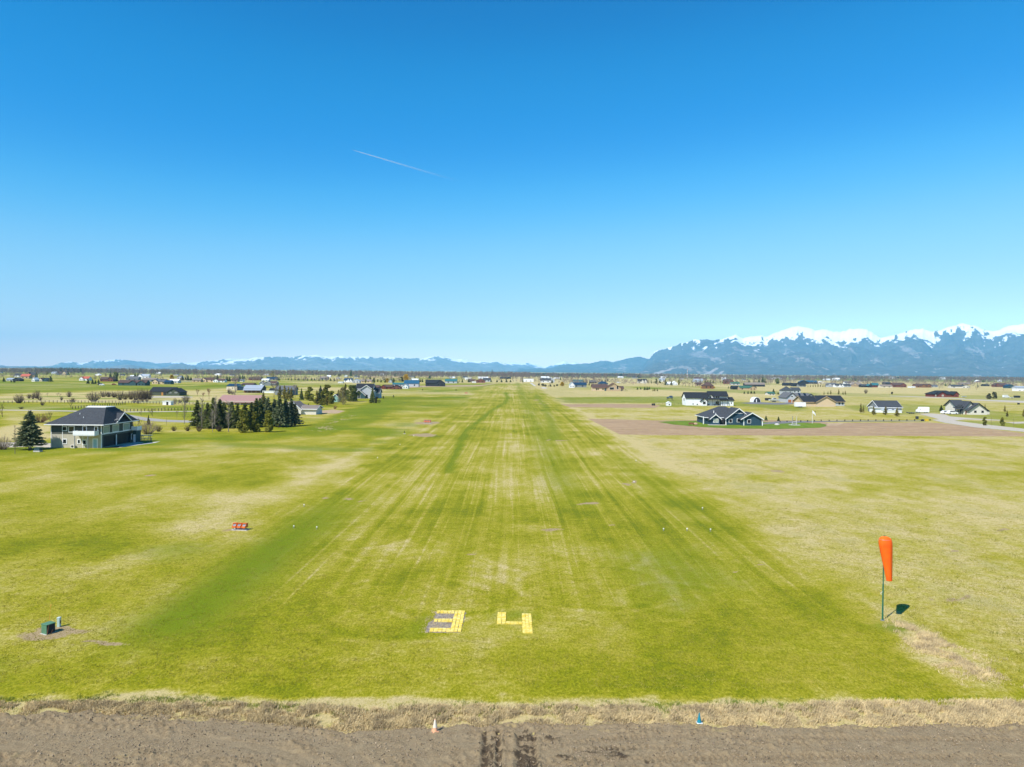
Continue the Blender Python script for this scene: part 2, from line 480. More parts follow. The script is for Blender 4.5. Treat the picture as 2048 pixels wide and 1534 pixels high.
def mountains(name, prof, dist, foot, mats, snow_lo, snow_hi, step=2.0, rows=70, seed=1, spur=0.42, crest=1.0, snow_bias=0.0, scars=(), fr=1.0, snowx=None):
    """terrain ridge: prof lists the skyline, dist the metres to the crest, foot the half width of the range"""
    xs = np.arange(prof[0][0], prof[-1][0] + 0.1, step)
    px = np.array([p[0] for p in prof], float); py = np.array([p[1] for p in prof], float)
    ys = np.interp(xs, px, py)
    ys = ys + ((fbm(xs / 16.0, xs * 0 + seed, seed, 3) - .5) * 7.0 + (fbm(xs / 5.0, xs * 0 + seed, seed + 1, 2) - .5) * 1.4) * crest
    dirs = np.array([ray(x, y)[:] for x, y in zip(xs, ys)])
    hl = np.hypot(dirs[:, 0], dirs[:, 1])
    dv = dist if callable(dist) else (lambda x: np.full(x.shape, float(dist)))
    D = dv(xs)
    H = CAM_H + dirs[:, 2] / hl * D
    H = np.maximum(H, 5)
    ux, uy = dirs[:, 0] / hl, dirs[:, 1] / hl
    t = np.concatenate([np.linspace(-1, 0, rows), np.linspace(0, .7, 14)[1:]])
    T, I = np.meshgrid(t, np.arange(len(xs)), indexing='ij')
    X = ux[I] * (D[I] + T * foot); Y = uy[I] * (D[I] + T * foot)
    u = 1 - np.abs(T)
    base = np.where(u < 1, u ** 1.15, 1.0)
    sa = I * step * D[I] / FPX; dd = T * foot            # metres along the range and down its flank
    rg = ridged(sa / (1300 * fr) + fbm(sa / 1500, dd / 2500, seed + 5, 3) * .9, dd / (4200 * fr), seed * 7, 5)
    rg2 = ridged(sa / (520 * fr) + dd / 2600 + fbm(sa / 800, dd / 1600, seed + 6, 3) * 1.1, dd / (2100 * fr), seed * 5 + 2, 4)
    win = np.clip(4 * u * (1 - u), 0, 1) ** 0.5
    Z = H[I] * base * (1 - spur * (1 - rg * .62 - rg2 * .38) * 2.1 * win) + (fbm(sa / 200, dd / 400, seed, 4) - .5) * 60 * win * fr
    # the crest must stay the skyline: keep the front below the line of sight
    lim = CAM_H + (H[I] - CAM_H) * (D[I] + T * foot) / D[I] - 6
    Z = np.where(T < 0, np.minimum(Z, lim), Z)
    Z[0] = -30; Z[-1] = np.minimum(Z[-1], H * 0.4)
    fin = fbm(sa / (95 * fr) + dd / 260, dd / 300 - sa / 400, seed + 3, 5, .66)
    patch = fbm(sa / (260 * fr) - dd / 900, dd / 900, seed + 13, 4, .6)
    blot = fbm(sa / 900, dd / 1500, seed + 9, 3, .6)
    depth_ = (H[I] - Z) / np.maximum(H.max(), 1)                 # how far below its own crest
    zr = Z / np.maximum(H.max(), 1)
    bias = np.interp(xs, [q[0] for q in snowx], [q[1] for q in snowx])[I] if snowx else 0.0
    lev = snow_lo + bias - depth_ / .30 * .80 + (fin - .5) * 1.3 + (patch - .5) * 1.1 + (.60 - rg2) * 1.1 + (blot - .5) * .5
    sn = np.clip(.5 + lev / .30, -.6, 1.35) * sstep(snow_hi - .12, snow_hi + .08, zr)
    sc = sstep(.52, .70, fbm(sa / 420 + dd / 1500, dd / 1800, seed + 21, 5, .62) + (fin - .5) * .35) * sstep(.8, .45, zr) * .62
    for (x1, y1, x2, y2, w_) in scars:
        # bare slide between two places on the slope, measured along the range
        ax = xs[I]
        f_ = np.clip((T - y1) / (y2 - y1), 0, 1)
        cx_ = x1 + (x2 - x1) * f_
        sc = np.maximum(sc, np.exp(-((ax - cx_) / (w_ * (1.2 - .6 * f_))) ** 2) * ((T > min(y1, y2)) & (T < max(y1, y2))) * 1.2)
    V = np.stack([X.ravel(), Y.ravel(), Z.ravel()], 1)
    n = len(xs)
    ii = (np.arange(len(t) - 1)[:, None] * n + np.arange(n - 1)[None, :]).ravel()
    F = np.stack([ii, ii + 1, ii + n + 1, ii + n], 1)
    me = np_mesh(name, V, F, mats, dict(snow=sn.ravel(), scar=sc.ravel()), smooth=True)
    return tag(link(name, me), kind='structure')

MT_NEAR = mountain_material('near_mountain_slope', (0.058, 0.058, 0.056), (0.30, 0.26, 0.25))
MT_FAR = mountain_material('far_mountain_slope', (0.115, 0.128, 0.132), (0.28, 0.29, 0.30))  # paler base: light snow-dusted slopes, plus extra distance haze put into the colour

right_prof = [(1280, 741), (1297, 718), (1307, 706), (1326, 698), (1353, 691.5), (1373, 682.5), (1392, 680.5), (1420, 679.4), (1443, 678.6), (1471, 669.6), (1486, 674.7),
    (1517, 670.8), (1537, 670.8), (1560, 661), (1584, 654.4), (1603, 655), (1627, 659), (1654, 660), (1670, 664), (1682, 666), (1697, 659), (1717, 656.7), (1732, 658.3),
    (1756, 671), (1771, 674.7), (1795, 670), (1822, 661), (1846, 656.3), (1865, 663.7), (1881, 660), (1904, 652), (1928, 647.3), (1947, 650.5), (1967, 657), (1982, 662),
    (1998, 661), (2017, 652), (2045, 648), (2075, 655), (2110, 668), (2150, 662), (2200, 668), (2260, 655), (2330, 672), (2420, 690), (2520, 720)]
mountains('mountains', right_prof, 16000, 6500, MT_NEAR, .40, .46, 2.0, 150, 3, .40, snowx=[(1300, -.45), (1400, -.18), (1500, -.02), (1600, .16), (1700, .10), (1770, -.10), (1850, .0), (1900, .05), (2050, .16)],
          scars=((1312, -1.0, 1352, -.72, 9), (1416, -.98, 1436, -.80, 6), (1440, -.98, 1450, -.88, 4)))
hill_prof = [(1010, 741.5), (1040, 739), (1095, 735.0), (1119, 731.3), (1147, 728.4), (1177, 727.2), (1198, 724.4), (1212, 721.8), (1225, 724), (1242, 719), (1263, 715.5), (1277, 713.2), (1297, 716.8), (1320, 722), (1350, 735), (1370, 745)]
mountains('mountains', hill_prof, 18000, 4500, MT_NEAR, -3, 1.7, 2.0, 60, 8, .4)
mid_prof = [(330, 739), (381, 734), (420, 729), (454, 723), (492, 717.5), (516, 715), (542, 712.8), (557, 713.7), (583, 715), (600, 712.5), (617, 711.4), (634, 709.5), (651, 713), (668, 713.7), (685, 711.2), (699, 714.2), (720, 713), (737, 712.3),
    (754, 715), (778, 713), (805, 716), (822, 717.6), (846, 716), (873, 712.2), (908, 716), (942, 721.7), (959, 722.8), (976, 721.7), (1003, 725), (1030, 728.4), (1058, 731.6), (1089, 736), (1120, 739), (1160, 744)]
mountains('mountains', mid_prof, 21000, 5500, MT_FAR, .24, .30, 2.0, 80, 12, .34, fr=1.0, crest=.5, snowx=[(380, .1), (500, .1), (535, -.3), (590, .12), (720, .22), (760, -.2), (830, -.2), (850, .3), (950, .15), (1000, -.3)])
far_prof = [(-300, 728), (-150, 724), (-40, 728), (0, 730.6), (40, 732.5), (100, 732.7), (123, 724.6), (141, 723.6), (164, 725.6), (187, 721.4), (211, 720), (234, 718.7), (263, 721), (293, 724), (322, 727), (346, 724.6), (381, 725.2), (410, 723.4),
    (425, 720.6), (454, 717.6), (492, 716.6), (530, 722), (600, 728), (800, 728), (960, 727), (1010, 726), (1024, 725), (1044, 726), (1071, 728), (1085, 733), (1105, 731), (1118, 725), (1128, 721.6), (1138, 726), (1149, 723.6), (1165, 729), (1220, 726), (1226, 722.5), (1236, 726), (1290, 738)]
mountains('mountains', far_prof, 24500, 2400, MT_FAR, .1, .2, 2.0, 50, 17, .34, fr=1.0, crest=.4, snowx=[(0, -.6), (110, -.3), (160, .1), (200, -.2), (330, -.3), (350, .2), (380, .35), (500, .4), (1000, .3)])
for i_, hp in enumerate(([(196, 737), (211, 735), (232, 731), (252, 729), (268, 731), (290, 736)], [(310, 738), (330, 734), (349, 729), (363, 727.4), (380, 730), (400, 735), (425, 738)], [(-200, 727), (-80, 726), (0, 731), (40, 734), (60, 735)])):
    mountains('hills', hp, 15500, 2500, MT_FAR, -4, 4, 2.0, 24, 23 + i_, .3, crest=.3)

# ------------------------------------------------------------------ haze
hz = bpy.data.materials.new('valley_air')
hz.use_nodes = True
ht = hz.node_tree
ht.nodes.remove(ht.nodes['Principled BSDF'])
pv = ht.nodes.new('ShaderNodeVolumePrincipled')
pv.inputs['Color'].default_value = (0.21, 0.63, 1.0, 1)
pv.inputs['Density'].default_value = 4.3e-5
pv.inputs['Anisotropy'].default_value = -0.3
ht.links.new(pv.outputs[0], ht.nodes['Material Output'].inputs['Volume'])
hx, hy0, hy1, hzt = 27000, -3200, 27000, 1260
v = [(-hx, hy0, -31), (hx, hy0, -31), (hx, hy1, -31), (-hx, hy1, -31), (-hx, hy0, hzt), (hx, hy0, hzt), (hx, hy1, hzt), (-hx, hy1, hzt)]
fq = [(0, 3, 2, 1), (4, 5, 6, 7), (0, 1, 5, 4), (1, 2, 6, 5), (2, 3, 7, 6), (3, 0, 4, 7)]
tag(link('haze', np_mesh('haze', v, fq, hz)), kind='stuff')

# ================================================================== mesh building helpers
class MB:
    def __init__(self): self.v = []; self.f = []
    def add(self, vs, fs):
        n = len(self.v); self.v += [tuple(p) for p in vs]; self.f += [tuple(i + n for i in f) for f in fs]
    def box(self, x0, y0, z0, x1, y1, z1):
        self.add([(x0, y0, z0), (x1, y0, z0), (x1, y1, z0), (x0, y1, z0), (x0, y0, z1), (x1, y0, z1), (x1, y1, z1), (x0, y1, z1)],
                 [(0, 3, 2, 1), (4, 5, 6, 7), (0, 1, 5, 4), (1, 2, 6, 5), (2, 3, 7, 6), (3, 0, 4, 7)])
    def slab(self, q, t):
        """sheet with four top corners (counter-clockwise seen from above) and thickness t"""
        b = [(p[0], p[1], p[2] - t) for p in q]
        self.add(list(q) + b, [(0, 1, 2, 3), (7, 6, 5, 4), (0, 4, 5, 1), (1, 5, 6, 2), (2, 6, 7, 3), (3, 7, 4, 0)])
    def prism(self, poly, axis, a, b):
        """extrude a 2-D outline along x ('x': outline in y,z) or y ('y': outline in x,z) or z"""
        n = len(poly)
        def pt(p, t):
            return (t, p[0], p[1]) if axis == 'x' else ((p[0], t, p[1]) if axis == 'y' else (p[0], p[1], t))
        self.add([pt(p, a) for p in poly] + [pt(p, b) for p in poly],
                 [tuple(range(n)), tuple(range(2 * n - 1, n - 1, -1))] + [(i, i + n, (i + 1) % n + n, (i + 1) % n) for i in range(n)])
    def tube(self, pts, rad, k=6, cap=True):
        pts = [Vector(p) for p in pts]
        rads = rad if isinstance(rad, (list, tuple)) else [rad] * len(pts)
        n0 = len(self.v)
        for i, p in enumerate(pts):
            d = (pts[min(i + 1, len(pts) - 1)] - pts[max(i - 1, 0)])
            d = d.normalized() if d.length > 1e-9 else Vector((0, 0, 1))
            a = d.orthogonal().normalized(); b = d.cross(a)
            for j in range(k):
                t = 2 * math.pi * j / k
                self.v.append(tuple(p + (a * math.cos(t) + b * math.sin(t)) * rads[i]))
        for i in range(len(pts) - 1):
            for j in range(k):
                self.f.append((n0 + i * k + j, n0 + i * k + (j + 1) % k, n0 + (i + 1) * k + (j + 1) % k, n0 + (i + 1) * k + j))
        if cap:
            self.f.append(tuple(n0 + j for j in reversed(range(k))))
            self.f.append(tuple(n0 + (len(pts) - 1) * k + j for j in range(k)))
    def lathe(self, prof, k=12, c=(0, 0, 0)):
        n0 = len(self.v)
        for r, z in prof:
            for j in range(k):
                t = 2 * math.pi * j / k
                self.v.append((c[0] + r * math.cos(t), c[1] + r * math.sin(t), c[2] + z))
        m_ = len(prof)
        for i in range(m_ - 1):
            for j in range(k):
                self.f.append((n0 + i * k + j, n0 + i * k + (j + 1) % k, n0 + (i + 1) * k + (j + 1) % k, n0 + (i + 1) * k + j))
        self.f.append(tuple(n0 + j for j in reversed(range(k))))
        self.f.append(tuple(n0 + (m_ - 1) * k + j for j in range(k)))
    def build(self, name, m, parent=None, smooth=False, bevel=0.0):
        me = bpy.data.meshes.new(name)
        me.from_pydata(self.v, [], self.f)
        me.materials.append(m)
        if smooth:
            for p in me.polygons: p.use_smooth = True
        o = link(name, me, parent)
        if bevel:
            md = o.modifiers.new('bevel', 'BEVEL'); md.width = bevel; md.segments = 2; md.limit_method = 'ANGLE'
        return o

def box_part(name, m, parent, *b, bevel=0.0):
    k_ = MB(); k_.box(*b); return k_.build(name, m, parent, bevel=bevel)

ORD = ['first', 'second', 'third', 'fourth', 'fifth', 'sixth', 'seventh', 'eighth', 'ninth', 'tenth', 'eleventh', 'twelfth', 'thirteenth', 'fourteenth', 'fifteenth', 'sixteenth', 'seventeenth', 'eighteenth', 'nineteenth', 'twentieth']

# ================================================================== materials
WHITE = mat('white_siding', (0.74, 0.75, 0.76), .6, .04)
CREAM = mat('cream_siding', (0.62, 0.55, 0.42), .7, .06)
TAN = mat('tan_siding', (0.42, 0.31, 0.19), .75, .08)
PALE = mat('pale_stucco', (0.60, 0.57, 0.50), .8, .06)
PEACH = mat('peach_siding', (0.56, 0.43, 0.27), .75, .04)
BEIGE = mat('beige_lap_siding', (0.47, 0.430, 0.335), .7, .05, ribs=('Z', 2.2, .25))
MOSS = mat('grey_green_siding', (0.085, 0.092, 0.075), .75, .08)
OLIVE = mat('olive_siding', (0.075, 0.085, 0.055), .75, .1)
SLATEW = mat('slate_blue_siding', (0.030, 0.066, 0.098), .65, .07, ribs=('Z', 2.0, .3))
TEAL = mat('dark_teal_siding', (0.035, 0.075, 0.085), .7, .1)
NAVY = mat('navy_metal', (0.014, 0.040, 0.078), .45, .1)
BLUEM = mat('blue_metal_roof', (0.020, 0.085, 0.150), .4, .1)
TEALM = mat('teal_metal_roof', (0.035, 0.130, 0.140), .4, .1)
GREYW = mat('grey_siding', (0.20, 0.215, 0.225), .7, .08)
LGREY = mat('light_grey_siding', (0.42, 0.44, 0.46), .7, .06)
DARKW = mat('charcoal_siding', (0.028, 0.030, 0.034), .7, .15)
BARN = mat('barn_red', (0.175, 0.042, 0.032), .75, .12)
REDR = mat('red_metal_roof', (0.40, 0.095, 0.06), .5, .1)
BRICK = mat('red_brown_siding', (0.16, 0.060, 0.042), .8, .12)
LOG = mat('log_brown_siding', (0.20, 0.095, 0.048), .8, .15)
SHINGLE = mat('charcoal_shingles', (0.048, 0.053, 0.060), .9, .22, 2.5, bump=.4)
SHINGLE2 = mat('black_shingles', (0.020, 0.023, 0.028), .9, .2, 2.5)
SHINGLEG = mat('grey_shingles', (0.105, 0.108, 0.115), .9, .15, 2.5)
SHINGLEB = mat('brown_shingles', (0.085, 0.052, 0.044), .9, .18, 2.5)
SHINGLET = mat('taupe_shingles', (0.200, 0.165, 0.140), .9, .12, 2.5)
PINKR = mat('dusty_rose_metal_roof', (0.330, 0.190, 0.165), .55, .06, ribs=('X', .8, .12))
GALV = mat('galvanised_metal_roof', (0.30, 0.34, 0.39), .4, .08, spec=.5, ribs=('X', .8, .15))
WROOF = mat('white_metal_roof', (0.72, 0.74, 0.75), .5, .05)
GREENR = mat('green_metal_roof', (0.045, 0.115, 0.075), .5, .1)
TRIM = mat('white_trim', (0.78, 0.78, 0.77), .5, .03)
DTRIM = mat('dark_trim', (0.03, 0.03, 0.032), .6, .1)
GLASS = mat('window_glass', (0.012, 0.016, 0.020), .08, .1, spec=.6)
BLIND = mat('drawn_blinds', (0.30, 0.34, 0.26), .5, .1, spec=.5)
CEDAR = mat('cedar_door', (0.38, 0.130, 0.045), .6, .12, ribs=('Z', 1.4, .5))
SOLAR = mat('solar_cells', (0.008, 0.014, 0.030), .2, .2, spec=.6)
CONC = mat('pale_concrete', (0.46, 0.44, 0.40), .9, .1)
GRAVEL = mat('grey_gravel', (0.30, 0.28, 0.25), .95, .22, 4.0, bump=.5)
POSTW = mat('weathered_wood', (0.145, 0.115, 0.085), .9, .2)
POSTD = mat('dark_post', (0.035, 0.032, 0.030), .8, .2)
STEEL = mat('grey_steel', (0.25, 0.26, 0.27), .5, .1, metal=.4)
RUBBER = mat('black_rubber', (0.018, 0.018, 0.018), .8, .1)
PAINTW = mat('white_vehicle_paint', (0.78, 0.79, 0.80), .25, .02, spec=.5)
PAINTD = mat('dark_vehicle_paint', (0.03, 0.033, 0.04), .3, .05, spec=.5)
BARK = mat('grey_brown_bark', (0.155, 0.120, 0.090), .95, .25, 6)
YELPL = mat('yellow_plastic', (0.62, 0.42, 0.03), .5, .08)

def leaf_mat(name, col, var=.45, rnd=.25, trans=0.35):
    k = NT(name)
    o = k.obj()
    f = k.noise(o, 9.0, 4, .65)
    info = k.n('ShaderNodeObjectInfo')
    c = k.mix(k.ramp(f, .3, .7), tuple(x * (1 - var) for x in col), tuple(x * (1 + var) for x in col))
    hsv = k.n('ShaderNodeHueSaturation', Saturation=1.0)
    v_ = k.n('ShaderNodeMapRange'); v_.inputs[3].default_value = 1 - rnd; v_.inputs[4].default_value = 1 + rnd
    k.l(info.outputs['Random'], v_.inputs[0]); k.l(v_.outputs[0], hsv.inputs['Value']); k.l(c, hsv.inputs['Color'])
    k.color(hsv.outputs[0])
    k.b.inputs['Roughness'].default_value = .85
    k.b.inputs['Specular IOR Level'].default_value = .12
    tl = k.n('ShaderNodeBsdfTranslucent'); k.l(hsv.outputs[0], tl.inputs['Color'])
    mx = k.n('ShaderNodeMixShader'); mx.inputs[0].default_value = trans
    k.l(k.b.outputs[0], mx.inputs[1]); k.l(tl.outputs[0], mx.inputs[2])
    k.l(mx.outputs[0], k.t.nodes['Material Output'].inputs['Surface'])
    return k.m

L_SPRUCE = leaf_mat('spruce_needles', (0.190, 0.212, 0.064))
L_BLUE = leaf_mat('blue_spruce_needles', (0.165, 0.188, 0.098))
L_PINE = leaf_mat('pine_needles', (0.215, 0.210, 0.036))
L_LARCH = leaf_mat('yellow_pine_needles', (0.285, 0.240, 0.058))
L_GOLD = leaf_mat('golden_leaves', (0.52, 0.33, 0.015), .25)
L_WILLOW = leaf_mat('pale_willow_twigs', (0.30, 0.25, 0.10), .25)
L_BUSH = leaf_mat('olive_bush_leaves', (0.090, 0.085, 0.035))
T_BROWN = leaf_mat('purple_brown_twigs', (0.135, 0.098, 0.080), .3)
T_TAN = leaf_mat('tan_twigs', (0.300, 0.235, 0.170), .25)
T_GREY = leaf_mat('silver_bark_twigs', (0.36, 0.31, 0.25), .2)
T_RUST = leaf_mat('rusty_twigs', (0.26, 0.155, 0.08), .25)
W_BARE = leaf_mat('far_bare_wood', (0.200, 0.150, 0.120), .35)
W_CON = leaf_mat('far_dark_conifers', (0.030, 0.050, 0.036), .4)

# ================================================================== tree prototypes (unit height, instanced with scale)
def quads_from(cent, du, dv):
    n = len(cent)
    v = np.empty((n, 4, 3), np.float32)
    v[:, 0] = cent - du - dv * .25; v[:, 1] = cent + du * .1 - dv; v[:, 2] = cent + du; v[:, 3] = cent + du * .1 + dv
    return v.reshape(-1, 3), np.arange(n * 4).reshape(n, 4)

def conifer_crown(seed, rad=.26, levels=22, nb=9, z0=.06, clump=.052, droop=.25, per=6, pw=.85, ragged=.3):
    rng = np.random.default_rng(seed)
    C, U, V_ = [], [], []
    for li in range(levels):
        t = (li + .5) / levels
        z = z0 + (1 - z0) * t ** .92
        rz = rad * (1 - t) ** pw + .012
        for b in range(max(4, int(nb * (1 - .5 * t)))):
            a = rng.uniform(0, 2 * math.pi); L = rz * (1 - ragged * rng.random()) * (1 + .12 * math.sin(3 * a + seed))
            zz = z + rng.normal(0, .012)
            for q in range(per):
                f = (q + .6) / per
                r_ = L * f
                c = np.array([math.cos(a) * r_, math.sin(a) * r_, zz - droop * r_ * f + rng.normal(0, .006) + .03 * f * f])
                d = np.array([math.cos(a + rng.normal(0, .5)), math.sin(a + rng.normal(0, .5)), rng.normal(-.15, .3)])
                d /= np.linalg.norm(d)
                s_ = np.cross(d, rng.normal(0, 1, 3)); s_ /= np.linalg.norm(s_) + 1e-6
                k_ = clump * (1.15 - .55 * t) * rng.uniform(.7, 1.2) * (1.15 - .4 * f)
                C.append(c); U.append(d * k_); V_.append(s_ * k_ * .42)
                s2 = np.cross(d, s_)
                C.append(c); U.append(d * k_ * .9); V_.append(s2 * k_ * .42)
    # leader
    for q in range(8):
        C.append(np.array([0, 0, .95 + .006 * q])); U.append(np.array([0, 0, .03])); w = rng.normal(0, 1, 3); w[2] = 0
        V_.append(w / np.linalg.norm(w) * .008)
    return quads_from(np.array(C), np.array(U), np.array(V_))

def lobed_crown(seed, lobes=14, rad=.33, z0=.25, leaf=.035, per=150, squash=.8):
    rng = np.random.default_rng(seed)
    C, U, V_ = [], [], []
    for i in range(lobes):
        a = rng.uniform(0, 2 * math.pi); zz = z0 + (1 - z0) * (i + .5) / lobes
        env = rad * math.sin(math.pi * min(1, max(.06, (zz - z0) / (1 - z0) * .86 + .12))) ** .7
        rr = env * rng.uniform(.35, .85)
        c0 = np.array([math.cos(a) * rr, math.sin(a) * rr, zz])
        R_ = rad * rng.uniform(.36, .55) * (1.1 - .4 * (zz - z0) / (1 - z0))
        p = rng.normal(0, 1, (per, 3)); p /= np.linalg.norm(p, axis=1)[:, None]
        p *= (R_ * rng.uniform(.45, 1.08, per) ** .6)[:, None]; p[:, 2] *= squash
        d = rng.normal(0, 1, (per, 3)); d /= np.linalg.norm(d, axis=1)[:, None]
        s_ = np.cross(d, rng.normal(0, 1, (per, 3))); s_ /= np.linalg.norm(s_, axis=1)[:, None] + 1e-6
        k_ = leaf * rng.uniform(.6, 1.3, per)[:, None]
        C.append(c0 + p); U.append(d * k_); V_.append(s_ * k_ * .5)
    C = np.concatenate(C); C[:, 2] = np.clip(C[:, 2], .02, 1.0)
    return quads_from(C, np.concatenate(U), np.concatenate(V_))

def twig_tree(seed, depth=5, spread=.55, up=.55, l0=.30, shrink=.70, r0=.016, kids=3, trunk=.30, lean=0.0, stems=1):
    """tapered trunk with forking limbs; returns trunk mesh builder and limb mesh builder"""
    rng = random.Random(seed)
    tr, br = MB(), MB()
    tips = []
    def seg(mb, p, d, L, r, r2, k=3):
        q = p + d * L
        m_ = p + d * (L * .5) + Vector((rng.uniform(-1, 1), rng.uniform(-1, 1), 0)) * L * .05
        mb.tube([p, m_, q], [r, (r + r2) / 2, r2], k, cap=False)
        return q
    def grow(p, d, L, r, lev):
        if lev >= depth: return
        n = kids + (rng.random() < .4)
        for i in range(n):
            a = Vector((rng.gauss(0, 1), rng.gauss(0, 1), rng.gauss(0, .6)))
            nd = (d + a * spread * .55 + Vector((0, 0, up * .35))).normalized()
            l_ = L * rng.uniform(.75, 1.15)
            r2 = max(.0016, r * .6)
            q = seg(br, p + d * (-L * .3 * rng.random()) if lev else p, nd, l_, r * .8, r2)
            grow(q, nd, L * shrink, r2, lev + 1)
    for s_ in range(stems):
        d = Vector((rng.gauss(lean, .10), rng.gauss(0, .10), 1)) if stems == 1 else Vector((rng.gauss(0, .5), rng.gauss(0, .5), 1))
        d.normalize()
        p = Vector((0, 0, 0)) if stems == 1 else Vector((rng.gauss(0, .03), rng.gauss(0, .03), 0))
        q = seg(tr, p, d, trunk, r0, r0 * .8, 5)
        # side limbs all the way up a leader
        grow(q, d, l0, r0 * .75, 0)
    zmax = max(v_[2] for v_ in tr.v + br.v)
    for mb in (tr, br): mb.v = [(a / zmax, b / zmax, c / zmax) for a, b, c in mb.v]
    return tr, br

def poplar(seed, n=60, rad=.13, r0=.012, z0=.16):
    """slender bare tree: one leader and steep side branches with twigs"""
    rng = random.Random(seed)
    tr, br = MB(), MB()
    tr.tube([(0, 0, 0), (rng.gauss(0, .01), 0, .35), (rng.gauss(0, .015), rng.gauss(0, .01), .7), (0, 0, 1)], [r0, r0 * .8, r0 * .5, .002], 5)
    for i in range(n):
        z = z0 + (1 - z0) * (i / n) ** .9 * .93
        a = rng.uniform(0, 6.28); L = rad * (1.25 - .8 * (z - z0) / (1 - z0)) * rng.uniform(.6, 1.2)
        d = Vector((math.cos(a), math.sin(a), rng.uniform(.9, 1.9))).normalized()
        p = Vector((0, 0, z)); q = p + d * L * 1.5
        br.tube([p, q], [.0042, .0016], 3, cap=False)
        for j in range(4):
            t = rng.uniform(.3, 1); p2 = p + (q - p) * t
            d2 = (d + Vector((rng.gauss(0, .6), rng.gauss(0, .6), .3))).normalized()
            br.tube([p2, p2 + d2 * L * .5], [.0022, .0010], 3, cap=False)
    return tr, br

def shrub(seed, stems=70, rad=.55, forks=4, r=.008):
    """many twigs fanning up from one root, unit height"""
    rng = random.Random(seed)
    br = MB(); tr = MB()
    for i in range(stems):
        a = rng.uniform(0, 6.28); k_ = math.sqrt(rng.random())
        tip = Vector((math.cos(a) * rad * k_, math.sin(a) * rad * k_, (1 - .45 * k_ * k_) * rng.uniform(.7, 1.0)))
        p0 = Vector((tip.x * .25, tip.y * .25, 0)); md = Vector((tip.x * .75, tip.y * .75, tip.z * .5))
        (tr if i < 5 else br).tube([p0, md, tip], [r * 1.3, r, r * .4], 3, cap=False)
        for j in range(forks):
            t = rng.uniform(.35, 1); b = p0.lerp(md, t * 2) if t < .5 else md.lerp(tip, t * 2 - 1)
            d = Vector((rng.gauss(0, .5), rng.gauss(0, .5), rng.uniform(.2, 1))).normalized()
            br.tube([b, b + d * rng.uniform(.10, .24)], [r * .6, r * .25], 3, cap=False)
    return tr, br

def trunk_mb(r=.018, h=.5, k=7):
    b = MB(); b.tube([(0, 0, -.01), (0, 0, h * .15), (0, 0, h)], [r * 1.3, r, r * .35], k); return b

def mb_mesh(name, mb, m):
    me = bpy.data.meshes.new(name); me.from_pydata(mb.v, [], mb.f); me.materials.append(m); return me

PROTO = {}
def proto(kind, variants):
    PROTO[kind] = variants          # list of (trunk mesh, crown mesh)

proto('spruce', [(mb_mesh('trunk', trunk_mb(.018, .8), BARK), np_mesh('crown', *conifer_crown(s, .30, 24, 11, .05, .068, .30, 6, .92), L_SPRUCE)) for s in (1, 2, 3)])
proto('bluespruce', [(mb_mesh('trunk', trunk_mb(.024, .8), BARK), np_mesh('crown', *conifer_crown(s, .31, 21, 12, .08, .068, .10, 6, .90, .38), L_BLUE)) for s in (4, 5)])
proto('bigspruce', [(mb_mesh('trunk', trunk_mb(.026, .85), BARK), np_mesh('crown', *conifer_crown(9, .33, 30, 14, .10, .052, .12, 8, .68, .42), L_BLUE))])
proto('pine', [(mb_mesh('trunk', trunk_mb(.022, .75), BARK), np_mesh('crown', *lobed_crown(s, 18, .27, .06, .042, 170, 1.0), L_PINE)) for s in (6, 7)])
proto('roundpine', [(mb_mesh('trunk', trunk_mb(.026, .6), BARK), np_mesh('crown', *lobed_crown(s, 22, .40, .05, .045, 170, .9), L_SPRUCE)) for s in (10,)])
proto('ypine', [(mb_mesh('trunk', trunk_mb(.022, .8), BARK), np_mesh('crown', *conifer_crown(s, .27, 13, 8, .08, .085, -.15, 4, .75, .5), L_LARCH)) for s in (11, 12)])
proto('golden', [(mb_mesh('trunk', trunk_mb(.03, .5), BARK), np_mesh('crown', *lobed_crown(13, 16, .50, .18, .05, 150), L_GOLD))])
proto('willow', [(mb_mesh('trunk', trunk_mb(.03, .6), T_GREY), np_mesh('crown', *lobed_crown(s, 14, .40, .12, .035, 90), L_WILLOW)) for s in (14, 24)])
proto('bush', [(mb_mesh('trunk', trunk_mb(.03, .5), BARK), np_mesh('crown', *lobed_crown(s, 12, .52, .02, .07, 90, .9), L_BUSH)) for s in (15, 16)])
def pair(f, m, **kw):
    out = []
    for s in kw.pop('seeds'):
        a, b = f(s, **kw)
        out.append((mb_mesh('trunk', a, m), mb_mesh('branches', b, m)))
    return out
proto('bare', pair(twig_tree, T_TAN, seeds=(31, 32), depth=4, r0=.018))
proto('barebrown', pair(twig_tree, T_BROWN, seeds=(33, 34), depth=4, r0=.02, trunk=.16, spread=.75))
proto('barerust', pair(twig_tree, T_RUST, seeds=(35,), depth=4, r0=.02, trunk=.22))
proto('poplar', pair(poplar, T_GREY, seeds=(36, 37, 38)))
proto('slim', pair(poplar, T_TAN, seeds=(39,), n=34, rad=.10, r0=.010))
proto('shrub', pair(shrub, T_BROWN, seeds=(41, 42, 43)))
proto('shrubtan', pair(shrub, T_TAN, seeds=(44, 45)))
proto('shrubrust', pair(shrub, T_RUST, seeds=(46,)))

